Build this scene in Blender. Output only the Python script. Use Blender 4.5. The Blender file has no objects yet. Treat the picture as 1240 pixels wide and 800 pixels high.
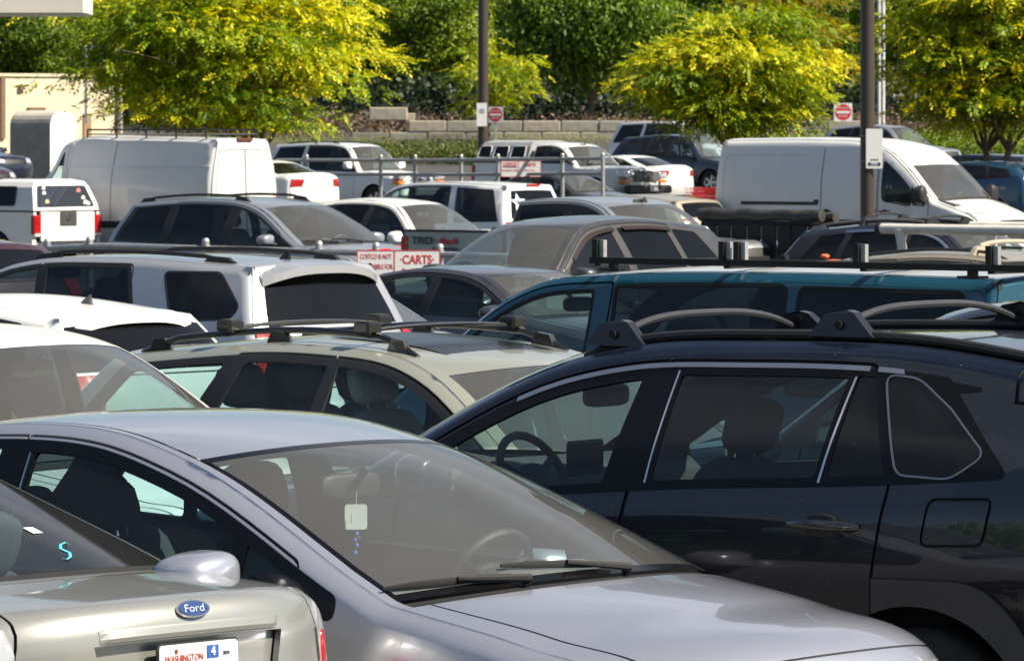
import bpy, bmesh, math, random
import numpy as np
from mathutils import Vector, Matrix, geometry
R = math.radians
sc = bpy.context.scene
COL = sc.collection
# ------------------------------------------------------------------ camera, sky, sun, exposure
F_PX, YH, CH = 6000.0, 165.0, 2.38          # focal length in photo pixels, horizon row, eye height
cam = bpy.data.cameras.new('camera'); camo = bpy.data.objects.new('camera', cam); COL.objects.link(camo)
sc.camera = camo
camo.location = (0, 0, CH); camo.rotation_euler = (R(90), 0, 0)
cam.sensor_width = 36.0; cam.lens = 36.0 * F_PX / 1240.0
cam.shift_y = (YH - 400.0) / 1240.0
cam.clip_start = 0.5; cam.clip_end = 2000
cam.dof.use_dof = True; cam.dof.focus_distance = 17.0; cam.dof.aperture_fstop = 22.0
SUN_EL, SUN_AZ = 46.0, 110.0                  # azimuth clockwise from the view direction (+Y): the sun stands to the right
world = bpy.data.worlds.new('World'); sc.world = world; world.use_nodes = True
wn = world.node_tree.nodes; wl = world.node_tree.links; wn.clear()
sky = wn.new('ShaderNodeTexSky'); sky.sky_type = 'NISHITA'; sky.sun_disc = False
sky.sun_elevation = R(SUN_EL); sky.sun_rotation = R(SUN_AZ); sky.dust_density = 0.5; sky.ozone_density = 1.0
bg = wn.new('ShaderNodeBackground'); bg.inputs['Strength'].default_value = 0.052
bg2 = wn.new('ShaderNodeBackground'); bg2.inputs['Color'].default_value = (0.93, 0.95, 1.0, 1); bg2.inputs['Strength'].default_value = 0.50
wo = wn.new('ShaderNodeOutputWorld'); tc = wn.new('ShaderNodeTexCoord')
mp = wn.new('ShaderNodeMapping'); mp.inputs['Scale'].default_value = (1.0, 1.0, 1.7)
nz = wn.new('ShaderNodeTexNoise'); nz.inputs['Scale'].default_value = 1.3; nz.inputs['Detail'].default_value = 3; nz.inputs['Roughness'].default_value = 0.6
cr = wn.new('ShaderNodeValToRGB'); cr.color_ramp.elements[0].position = 0.52; cr.color_ramp.elements[1].position = 0.74
cr.color_ramp.elements[1].color = (0.8, 0.8, 0.8, 1)
mxs = wn.new('ShaderNodeMixShader')
wl.new(tc.outputs['Generated'], mp.inputs['Vector']); wl.new(mp.outputs[0], nz.inputs['Vector']); wl.new(nz.outputs['Fac'], cr.inputs['Fac'])
wl.new(sky.outputs[0], bg.inputs['Color']); wl.new(cr.outputs['Color'], mxs.inputs['Fac'])
wl.new(bg.outputs[0], mxs.inputs[1]); wl.new(bg2.outputs[0], mxs.inputs[2]); wl.new(mxs.outputs[0], wo.inputs['Surface'])
sun = bpy.data.lights.new('sun', 'SUN'); suno = bpy.data.objects.new('sun', sun); COL.objects.link(suno)
sun.energy = 5.0; sun.angle = R(0.5); sun.color = (1.0, 0.905, 0.75)
SUNV = Vector((math.sin(R(SUN_AZ)) * math.cos(R(SUN_EL)), math.cos(R(SUN_AZ)) * math.cos(R(SUN_EL)), math.sin(R(SUN_EL))))
suno.rotation_euler = SUNV.to_track_quat('Z', 'Y').to_euler()
sc.view_settings.view_transform = 'Standard'; sc.view_settings.look = 'None'
sc.view_settings.exposure = 0.90; sc.view_settings.gamma = 1.0
sc.cycles.max_bounces = 8; sc.cycles.transparent_max_bounces = 24; sc.cycles.diffuse_bounces = 2
sc.cycles.glossy_bounces = 4; sc.cycles.transmission_bounces = 4; sc.cycles.use_denoising = True
sc.cycles.caustics_reflective = False; sc.cycles.caustics_refractive = False; sc.cycles.sample_clamp_indirect = 4.0

# ------------------------------------------------------------------ materials
MATS = {}
def new_mat(name):
    m = bpy.data.materials.new(name); m.use_nodes = True
    n = m.node_tree.nodes; n.clear()
    out = n.new('ShaderNodeOutputMaterial')
    return m, n, m.node_tree.links, out
def pbsdf(n, col=(0.5, 0.5, 0.5), rough=0.5, metal=0.0, coat=0.0, spec=0.5, emis=None):
    b = n.new('ShaderNodeBsdfPrincipled')
    b.inputs['Base Color'].default_value = (*col, 1); b.inputs['Roughness'].default_value = rough
    b.inputs['Metallic'].default_value = metal; b.inputs['Coat Weight'].default_value = coat
    b.inputs['Coat Roughness'].default_value = 0.04; b.inputs['Specular IOR Level'].default_value = spec
    return b
def noise(n, l, scale, detail=4, coord='Object', rough=0.6):
    t = n.new('ShaderNodeTexCoord'); z = n.new('ShaderNodeTexNoise')
    z.inputs['Scale'].default_value = scale; z.inputs['Detail'].default_value = detail; z.inputs['Roughness'].default_value = rough
    l.new(t.outputs[coord], z.inputs['Vector']); return z
def ramp(n, l, src, p0, p1, c0, c1):
    r = n.new('ShaderNodeValToRGB'); e = r.color_ramp.elements
    e[0].position, e[1].position = p0, p1; e[0].color = (*c0, 1); e[1].color = (*c1, 1)
    l.new(src, r.inputs['Fac']); return r
def plain(name, col, rough=0.5, metal=0.0, coat=0.0, spec=0.5, var=0.12, scale=6.0, bump=0.0, bscale=60.0):
    if name in MATS: return MATS[name]
    m, n, l, out = new_mat(name); b = pbsdf(n, col, rough, metal, coat, spec)
    if var:
        z = noise(n, l, scale, 5)
        r = ramp(n, l, z.outputs['Fac'], 0.3, 0.75, tuple(c * (1 - var) for c in col), tuple(min(1, c * (1 + var)) for c in col))
        l.new(r.outputs['Color'], b.inputs['Base Color'])
    if bump:
        z2 = noise(n, l, bscale, 3); bp = n.new('ShaderNodeBump'); bp.inputs['Strength'].default_value = bump; bp.inputs['Distance'].default_value = 0.01
        l.new(z2.outputs['Fac'], bp.inputs['Height']); l.new(bp.outputs[0], b.inputs['Normal'])
    l.new(b.outputs[0], out.inputs['Surface']); MATS[name] = m; return m
def paint(name, col, metal=0.35, rough=0.38, coat=1.0, inner=(0.05, 0.05, 0.05), dust=0.10, dustcol=(0.42, 0.39, 0.34)):
    """Car paint: flake base, clear coat, a film of road dust; the inside of the sheet is cabin lining."""
    if name in MATS: return MATS[name]
    m, n, l, out = new_mat(name); b = pbsdf(n, col, rough, metal, coat)
    z = noise(n, l, 3.0, 8, rough=0.7)
    r = ramp(n, l, z.outputs['Fac'], 0.40, 0.85, (0, 0, 0), (dust, dust, dust))
    mix = n.new('ShaderNodeMix'); mix.data_type = 'RGBA'; mix.inputs[6].default_value = (*col, 1); mix.inputs[7].default_value = (*dustcol, 1)
    l.new(r.outputs['Color'], mix.inputs[0])
    zs_ = noise(n, l, 130.0, 1); rs = ramp(n, l, zs_.outputs['Fac'], 0.765, 0.80, (0, 0, 0), (0.55, 0.55, 0.55)); mx2 = n.new('ShaderNodeMix'); mx2.data_type = 'RGBA'; mx2.inputs[7].default_value = (0.55, 0.52, 0.46, 1)   # dried water spots
    l.new(rs.outputs['Color'], mx2.inputs[0]); l.new(mix.outputs[2], mx2.inputs[6]); l.new(mx2.outputs[2], b.inputs['Base Color'])
    rr = n.new('ShaderNodeMapRange'); rr.inputs[1].default_value = 0.3; rr.inputs[2].default_value = 0.8
    rr.inputs[3].default_value = 0.015; rr.inputs[4].default_value = 0.06
    l.new(z.outputs['Fac'], rr.inputs[0]); l.new(rr.outputs[0], b.inputs['Coat Roughness'])
    z2 = noise(n, l, 2.2, 2); bp = n.new('ShaderNodeBump'); bp.inputs['Strength'].default_value = 0.10; bp.inputs['Distance'].default_value = 0.02
    l.new(z2.outputs['Fac'], bp.inputs['Height']); l.new(bp.outputs[0], b.inputs['Coat Normal'])
    inn = pbsdf(n, inner, 0.85)
    g = n.new('ShaderNodeNewGeometry'); mx = n.new('ShaderNodeMixShader')
    l.new(g.outputs['Backfacing'], mx.inputs[0]); l.new(b.outputs[0], mx.inputs[1]); l.new(inn.outputs[0], mx.inputs[2])
    l.new(mx.outputs[0], out.inputs['Surface']); MATS[name] = m; return m
def glass(name, tint, film=0.02, filmcol=(0.55, 0.57, 0.58), ior=1.5, rough=0.0, refl=1.0):
    """Automotive glass: tinted see-through pane with Fresnel mirror and a thin film: dust plus painted-in milky sky sheen."""
    if name in MATS: return MATS[name]
    m, n, l, out = new_mat(name)
    t = n.new('ShaderNodeBsdfTransparent'); t.inputs[0].default_value = (*tint, 1)
    d = n.new('ShaderNodeBsdfDiffuse'); d.inputs[0].default_value = (*filmcol, 1)
    z = noise(n, l, 0.9, 2); rz = ramp(n, l, z.outputs['Fac'], 0.25, 0.8, (film * 0.85,) * 3, (film * 1.2,) * 3)
    mf = n.new('ShaderNodeMixShader'); l.new(rz.outputs['Color'], mf.inputs[0]); l.new(t.outputs[0], mf.inputs[1]); l.new(d.outputs[0], mf.inputs[2])
    g = n.new('ShaderNodeBsdfGlossy'); g.inputs['Roughness'].default_value = rough
    fr = n.new('ShaderNodeFresnel'); ge = n.new('ShaderNodeNewGeometry'); mr = n.new('ShaderNodeMapRange'); mr.inputs[3].default_value = ior; mr.inputs[4].default_value = 1 / ior
    l.new(ge.outputs['Backfacing'], mr.inputs[0]); l.new(mr.outputs[0], fr.inputs[0])        # a thin pane mirrors alike from both sides
    mu = n.new('ShaderNodeMath'); mu.operation = 'MULTIPLY'; mu.inputs[1].default_value = refl; mu.use_clamp = True
    l.new(fr.outputs[0], mu.inputs[0])
    mx = n.new('ShaderNodeMixShader'); l.new(mu.outputs[0], mx.inputs[0]); l.new(mf.outputs[0], mx.inputs[1]); l.new(g.outputs[0], mx.inputs[2])
    l.new(mx.outputs[0], out.inputs['Surface']); MATS[name] = m; return m
BLACK = plain('black_plastic', (0.018, 0.018, 0.019), 0.55, var=0.2, bump=0.1, bscale=220)
GLOSSBLACK = plain('gloss_black_trim', (0.005, 0.005, 0.006), 0.22, spec=0.25, var=0.0)
RUBBER = plain('rubber', (0.014, 0.014, 0.014), 0.8, var=0.2)
TYRE = plain('tyre_rubber', (0.02, 0.02, 0.02), 0.85, var=0.25, bump=0.4, bscale=90)
CHROME = plain('chrome', (0.75, 0.75, 0.76), 0.12, 1.0, var=0.05)
ALLOY = plain('alloy_wheel', (0.55, 0.55, 0.56), 0.3, 0.9, var=0.08)
GALV = plain('galvanised_steel', (0.42, 0.43, 0.43), 0.5, 0.6, var=0.2, scale=14)
GREYCLAD = plain('grey_cladding_plastic', (0.050, 0.050, 0.054), 0.55, var=0.12, bump=0.15, bscale=300)
SEAT = plain('seat_fabric', (0.035, 0.036, 0.038), 0.95, var=0.2, scale=40, bump=0.3, bscale=300)
SEATGREY = plain('grey_seat_fabric', (0.17, 0.17, 0.165), 0.95, var=0.2, scale=40, bump=0.3, bscale=300)
DASH = plain('dashboard_plastic', (0.045, 0.045, 0.047), 0.7, var=0.15)
DASHGREY = plain('grey_dashboard_plastic', (0.13, 0.13, 0.13), 0.75, var=0.15)
FLOORM = plain('cabin_floor', (0.02, 0.02, 0.02), 0.9)
WHITEP = plain('white_plastic', (0.8, 0.8, 0.78), 0.4, var=0.04)
REDLENS = plain('red_lens', (0.42, 0.008, 0.010), 0.12, coat=1.0, var=0.35, scale=30)
AMBER = plain('amber_lens', (0.75, 0.20, 0.01), 0.15, coat=1.0, var=0.2, scale=30)
CLEARLENS = plain('clear_lens', (0.62, 0.63, 0.64), 0.15, 0.3, coat=1.0, var=0.4, scale=22)
WHITELENS = plain('white_lens', (0.75, 0.72, 0.72), 0.15, 0.1, coat=1.0, var=0.2, scale=30)
MIRRORG = plain('mirror_glass', (0.85, 0.87, 0.88), 0.02, 1.0, var=0)
G_CLEAR = glass('clear_window_glass', (0.66, 0.85, 0.83), 0.02)
G_WIND = glass('windscreen_glass', (0.82, 0.91, 0.89), 0.11, filmcol=(0.60, 0.60, 0.58))  # stronger film puts a milky sky reflection into the windscreen colour
G_TINT = glass('dark_tinted_glass', (0.055, 0.07, 0.085), 0.012)
G_MID = glass('half_tinted_glass', (0.42, 0.52, 0.52), 0.03)

# ------------------------------------------------------------------ object helpers
def link(o, parent=None):
    COL.objects.link(o)
    if parent is not None: o.parent = parent
    return o
def mesh_obj(name, V, Fc, mat, parent=None, normals=None, smooth=False):
    me = bpy.data.meshes.new(name)
    me.from_pydata([tuple(v) for v in V], [], [tuple(int(i) for i in f) for f in Fc])
    if smooth or normals is not None: me.polygons.foreach_set('use_smooth', [True] * len(me.polygons))
    if normals is not None: me.normals_split_custom_set_from_vertices([tuple(x) for x in normals])
    if mat is not None: me.materials.append(mat)
    me.update()
    return link(bpy.data.objects.new(name, me), parent)
def tag(o, label=None, cat=None, group=None, kind=None):
    if label: o['label'] = label
    if cat: o['category'] = cat
    if group: o['group'] = group
    if kind: o['kind'] = kind
    return o
def empty(name, loc=(0, 0, 0), rz=0.0):
    o = bpy.data.objects.new(name, None); COL.objects.link(o); o.location = loc; o.rotation_euler = (0, 0, rz); o.empty_display_size = 0.3
    return o
class MB:
    """collects simple solids into one mesh"""
    def __init__(s): s.V = []; s.F = []
    def add(s, V, F):
        b = len(s.V); s.V += [tuple(v) for v in V]; s.F += [tuple(i + b for i in f) for f in F]; return s
    def box(s, c, d, rot=None, ch=0.0):
        hx, hy, hz = d[0] / 2, d[1] / 2, d[2] / 2
        if ch <= 0:
            V = [(x, y, z) for x in (-hx, hx) for y in (-hy, hy) for z in (-hz, hz)]
            F = [(0, 1, 3, 2), (4, 6, 7, 5), (0, 4, 5, 1), (2, 3, 7, 6), (0, 2, 6, 4), (1, 5, 7, 3)]
        else:
            V = []; k = ch
            for z, i in ((-hz, k), (-hz + k, 0), (hz - k, 0), (hz, k)):
                ax, ay = hx - i, hy - i
                V += [(ax - k, -ay, z), (ax, -ay + k, z), (ax, ay - k, z), (ax - k, ay, z), (-ax + k, ay, z), (-ax, ay - k, z), (-ax, -ay + k, z), (-ax + k, -ay, z)]
            F = [tuple(range(7, -1, -1)), tuple(range(24, 32))]
            for r in range(3):
                for j in range(8): a = r * 8 + j; b2 = r * 8 + (j + 1) % 8; F.append((a, b2, b2 + 8, a + 8))
        if rot is not None: V = [rot @ Vector(v) for v in V]
        return s.add([(v[0] + c[0], v[1] + c[1], v[2] + c[2]) for v in V], F)
    def tube(s, pts, r, n=8, cap=True, flat=1.0):
        pts = [Vector(p) for p in pts]; rs = r if isinstance(r, (list, tuple)) else [r] * len(pts)
        V = []; F = []; prev = None
        for i, p in enumerate(pts):
            a = pts[min(i + 1, len(pts) - 1)] - pts[max(i - 1, 0)]; a.normalize()
            up = Vector((0, 0, 1)) if abs(a.z) < 0.95 else Vector((1, 0, 0))
            u = a.cross(up).normalized(); w = u.cross(a).normalized()
            for k in range(n):
                t = 2 * math.pi * k / n
                V.append(p + u * math.cos(t) * rs[i] + w * math.sin(t) * rs[i] * flat)
        for i in range(len(pts) - 1):
            for k in range(n):
                a = i * n + k; b = i * n + (k + 1) % n; F.append((a, b, b + n, a + n))
        if cap: F.append(tuple(range(n - 1, -1, -1))); F.append(tuple(range((len(pts) - 1) * n, len(pts) * n)))
        return s.add(V, F)
    def lathe(s, prof, n=24, M=None):
        """prof = (r, h) pairs, turned about z"""
        V = []; F = []
        for r, h in prof:
            for k in range(n):
                t = 2 * math.pi * k / n; V.append(Vector((r * math.cos(t), r * math.sin(t), h)))
        for i in range(len(prof) - 1):
            for k in range(n):
                a = i * n + k; b = i * n + (k + 1) % n; F.append((a, b, b + n, a + n))
        if M is not None: V = [M @ v for v in V]
        return s.add(V, F)
    def prism(s, poly, z0, z1, M=None):
        n = len(poly); V = [Vector((p[0], p[1], z0)) for p in poly] + [Vector((p[0], p[1], z1)) for p in poly]
        F = [tuple(range(n - 1, -1, -1)), tuple(range(n, 2 * n))] + [(k, (k + 1) % n, (k + 1) % n + n, k + n) for k in range(n)]
        if M is not None: V = [M @ v for v in V]
        return s.add(V, F)
    def obj(s, name, mat, parent=None, smooth=False):
        o = mesh_obj(name, s.V, s.F, mat, parent)
        if smooth:
            me = o.data; me.polygons.foreach_set('use_smooth', [True] * len(me.polygons))
            if hasattr(me, 'set_sharp_from_angle'): me.set_sharp_from_angle(angle=R(40))
        return o
def superell(c, d, e=0.5, nu=16, nv=10, rot=None):
    """rounded box (superellipsoid): centre, full sizes, exponent (1 round, small boxy)"""
    def sp(w, m): return math.copysign(abs(w) ** m, w)
    V = []; F = []
    for j in range(nv + 1):
        ph = -math.pi / 2 + math.pi * j / nv
        for i in range(nu):
            th = 2 * math.pi * i / nu
            v = Vector((d[0] / 2 * sp(math.cos(ph), e) * sp(math.cos(th), e), d[1] / 2 * sp(math.cos(ph), e) * sp(math.sin(th), e), d[2] / 2 * sp(math.sin(ph), e)))
            if rot is not None: v = rot @ v
            V.append(v + Vector(c))
    for j in range(nv):
        for i in range(nu):
            a = j * nu + i; b = j * nu + (i + 1) % nu; F.append((a, b, b + nu, a + nu))
    return V, F
def text_obj(name, body, size, M, mat, parent=None, extrude=0.001, sx=1.0, bold=0.0):
    cu = bpy.data.curves.new(name, 'FONT'); cu.body = body; cu.size = size; cu.align_x = 'CENTER'; cu.align_y = 'CENTER'
    cu.extrude = extrude; cu.offset = bold; cu.resolution_u = 4
    o = bpy.data.objects.new(name, cu); COL.objects.link(o)
    dg = bpy.context.evaluated_depsgraph_get(); me = bpy.data.meshes.new_from_object(o.evaluated_get(dg)); bpy.data.objects.remove(o)
    me.transform(M @ Matrix.Diagonal((sx, 1, 1, 1))); me.name = name; me.materials.clear(); me.materials.append(mat)
    return link(bpy.data.objects.new(name, me), parent)
# ------------------------------------------------------------------ curves and flat-domain panelling
def pchip(tab):
    """smooth monotone 1-D table look-up"""
    X = np.array([p[0] for p in tab], float); Y = np.array([p[1] for p in tab], float)
    if len(X) == 1: return lambda x: np.full_like(np.asarray(x, float), Y[0])
    h = np.diff(X); d = np.diff(Y) / h; m = np.zeros_like(Y); m[0] = d[0]; m[-1] = d[-1]
    for i in range(1, len(X) - 1):
        if d[i - 1] * d[i] > 0:
            w1 = 2 * h[i] + h[i - 1]; w2 = h[i] + 2 * h[i - 1]; m[i] = (w1 + w2) / (w1 / d[i - 1] + w2 / d[i])
    def f(x):
        x = np.clip(np.asarray(x, float), X[0], X[-1]); i = np.clip(np.searchsorted(X, x, side='right') - 1, 0, len(h) - 1)
        s = (x - X[i]) / h[i]; s2 = s * s; s3 = s2 * s
        return (2 * s3 - 3 * s2 + 1) * Y[i] + (s3 - 2 * s2 + s) * h[i] * m[i] + (-2 * s3 + 3 * s2) * Y[i + 1] + (s3 - s2) * h[i] * m[i + 1]
    return f
def herm(P, sharp=()):
    P = np.array(P, float); n = len(P); h = np.maximum(np.linalg.norm(np.diff(P[:, :4], axis=0), axis=1), 1e-4); d = np.diff(P, axis=0) / h[:, None]
    mi = np.zeros_like(P); mo = np.zeros_like(P)
    for i in range(n):
        if i == 0: m = d[0]; mi[i] = mo[i] = m
        elif i == n - 1: mi[i] = mo[i] = d[-1]
        elif i in sharp: mi[i] = d[i - 1]; mo[i] = d[i]
        else: mi[i] = mo[i] = (h[i] * d[i - 1] + h[i - 1] * d[i]) / (h[i] + h[i - 1])
    def f(t):
        t = np.clip(np.asarray(t, float), 0, n - 1); i = np.minimum(t.astype(int), n - 2); s = (t - i)[..., None]; hh = h[i][..., None]
        s2 = s * s; s3 = s2 * s
        return (2 * s3 - 3 * s2 + 1) * P[i] + (s3 - 2 * s2 + s) * hh * mo[i] + (-2 * s3 + 3 * s2) * P[i + 1] + (s3 - s2) * hh * mi[i + 1]
    return f
def pip(poly, X, Y):
    px = np.array([p[0] for p in poly]); py = np.array([p[1] for p in poly]); qx = np.roll(px, -1); qy = np.roll(py, -1)
    ins = np.zeros(len(X), bool)
    for a, b, c, d in zip(px, py, qx, qy):
        if b == d: continue
        k = (b > Y) != (d > Y)
        ins ^= k & (X < (c - a) * (Y - b) / (d - b) + a)
    return ins
def area2(poly): return sum(a[0] * b[1] - b[0] * a[1] for a, b in zip(poly, poly[1:] + poly[:1]))
def dedupe(poly, e=1e-4):
    o = []
    for p in poly:
        if not o or abs(p[0] - o[-1][0]) + abs(p[1] - o[-1][1]) > e: o.append((float(p[0]), float(p[1])))
    if len(o) > 1 and abs(o[0][0] - o[-1][0]) + abs(o[0][1] - o[-1][1]) < e: o.pop()
    return o
def offset(poly, d):
    """grow (d > 0) or shrink a closed outline"""
    poly = dedupe(poly); s = 1 if area2(poly) > 0 else -1; n = len(poly); o = []
    for i in range(n):
        p0, p, p1 = poly[i - 1], poly[i], poly[(i + 1) % n]
        a = Vector((p[0] - p0[0], p[1] - p0[1])).normalized(); b = Vector((p1[0] - p[0], p1[1] - p[1])).normalized()
        na = Vector((a.y, -a.x)) * s; nb = Vector((b.y, -b.x)) * s; m = na + nb
        if m.length < 1e-3: m = na
        m.normalize(); k = d / max(0.35, m.dot(na)); o.append((p[0] + m.x * k, p[1] + m.y * k))
    return o
def clip(poly, a, b):
    """keep the part of a closed outline left of the line a->b"""
    o = []; n = len(poly)
    f = lambda p: (b[0] - a[0]) * (p[1] - a[1]) - (b[1] - a[1]) * (p[0] - a[0])
    for i in range(n):
        p, q = poly[i], poly[(i + 1) % n]; fp, fq = f(p), f(q)
        if fp >= 0: o.append(p)
        if fp * fq < 0: t = fp / (fp - fq); o.append((p[0] + (q[0] - p[0]) * t, p[1] + (q[1] - p[1]) * t))
    return dedupe(o)
def rounded(poly, r, k=4, amin=24):
    poly = dedupe(poly, 2e-3); n = len(poly); o = []
    for i in range(n):
        p0, p, p1 = Vector(poly[i - 1]), Vector(poly[i]), Vector(poly[(i + 1) % n]); a = p - p0; b = p1 - p
        if a.length < 1e-6 or b.length < 1e-6: continue
        if a.angle(b) > R(amin):
            ra = min(r, a.length * 0.48); rb = min(r, b.length * 0.48); A = p - a.normalized() * ra; B = p + b.normalized() * rb
            for j in range(k + 1): t = j / k; q = A * (1 - t) ** 2 + p * 2 * t * (1 - t) + B * t * t; o.append((q.x, q.y))
        else: o.append((p.x, p.y))
    return dedupe(o, 1e-3)
def resample(poly, step, closed=True):
    o = []; n = len(poly)
    for i in range(n if closed else n - 1):
        p, q = poly[i], poly[(i + 1) % n]; L = math.hypot(q[0] - p[0], q[1] - p[1]); k = max(1, int(math.ceil(L / step)))
        o += [(p[0] + (q[0] - p[0]) * j / k, p[1] + (q[1] - p[1]) * j / k) for j in range(k)]
    if not closed: o.append(poly[-1])
    return o
def panelise(domain, holes, regions, grid, guides=(), keepfn=None):
    """one constrained triangulation of a flat domain, its triangles sorted into named regions (later regions win)"""
    pts = []; edges = []
    def loop(poly):
        b = len(pts); n = len(poly); pts.extend(poly); edges.extend((b + i, b + (i + 1) % n) for i in range(n))
    loop(domain)
    for h in holes: loop(resample(h, grid))
    for k, p in regions: loop(resample(p, grid))
    for p in guides: b = len(pts); pts.extend(p); edges.extend((b + i, b + i + 1) for i in range(len(p) - 1))
    D = np.array(domain); lo, hi = D.min(0), D.max(0)
    gx, gy = np.meshgrid(np.arange(lo[0] + grid * 0.5, hi[0], grid), np.arange(lo[1] + grid * 0.5, hi[1], grid)); gx = gx.ravel(); gy = gy.ravel()
    k = pip(domain, gx, gy); gx, gy = gx[k], gy[k]
    if keepfn is not None: k = keepfn(gx, gy); gx, gy = gx[k], gy[k]
    P = [Vector(p) for p in pts] + [Vector((a, b)) for a, b in zip(gx.tolist(), gy.tolist())]
    vs, _, fs, _, _, _ = geometry.delaunay_2d_cdt(P, edges, [], 0, 1e-4)
    V = np.array([(v.x, v.y) for v in vs]); T = np.array([f for f in fs if len(f) == 3]); C = V[T].mean(1)
    keep = pip(domain, C[:, 0], C[:, 1])
    for h in holes: keep &= ~pip(h, C[:, 0], C[:, 1])
    lab = np.zeros(len(T), int); keys = ['base']
    for key, p in regions:
        ins = pip(p, C[:, 0], C[:, 1]); keys.append(key); lab[ins] = len(keys) - 1
    return V, T[keep], lab[keep], keys
class Skin:
    """gathers surface pieces per part name, with exact normals, then links one mesh per part"""
    def __init__(s): s.acc = {}
    def add(s, key, V, N, T, rim):
        d = s.acc.setdefault(key, ([], [], [])); b = sum(len(x) for x in d[0])
        d[0].append(V); d[1].append(N); d[2].append(T + b)
        if rim > 0:
            e = np.concatenate([T[:, [0, 1]], T[:, [1, 2]], T[:, [2, 0]]]); es = np.sort(e, 1); _, idx, cnt = np.unique(es, axis=0, return_index=True, return_counts=True)
            be = e[idx[cnt == 1]]
            if len(be):
                A, B = V[be[:, 0]], V[be[:, 1]]; A2 = A - N[be[:, 0]] * rim; B2 = B - N[be[:, 1]] * rim
                nn = np.cross(B - A, N[be[:, 0]]); nn /= np.maximum(np.linalg.norm(nn, axis=1), 1e-9)[:, None]
                b2 = b + len(V); m = len(be); d[0].append(np.concatenate([A, B, B2, A2])); d[1].append(np.concatenate([nn] * 4))
                i = np.arange(m) + b2; d[2].append(np.concatenate([np.stack([i, i + 3 * m, i + 2 * m], 1), np.stack([i, i + 2 * m, i + m], 1)]))
    def finish(s, key, name, mat, parent):
        V, N, T = (np.concatenate(x) for x in s.acc[key])
        return mesh_obj(name, V.tolist(), T.tolist(), mat, parent, normals=N.tolist())

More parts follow.
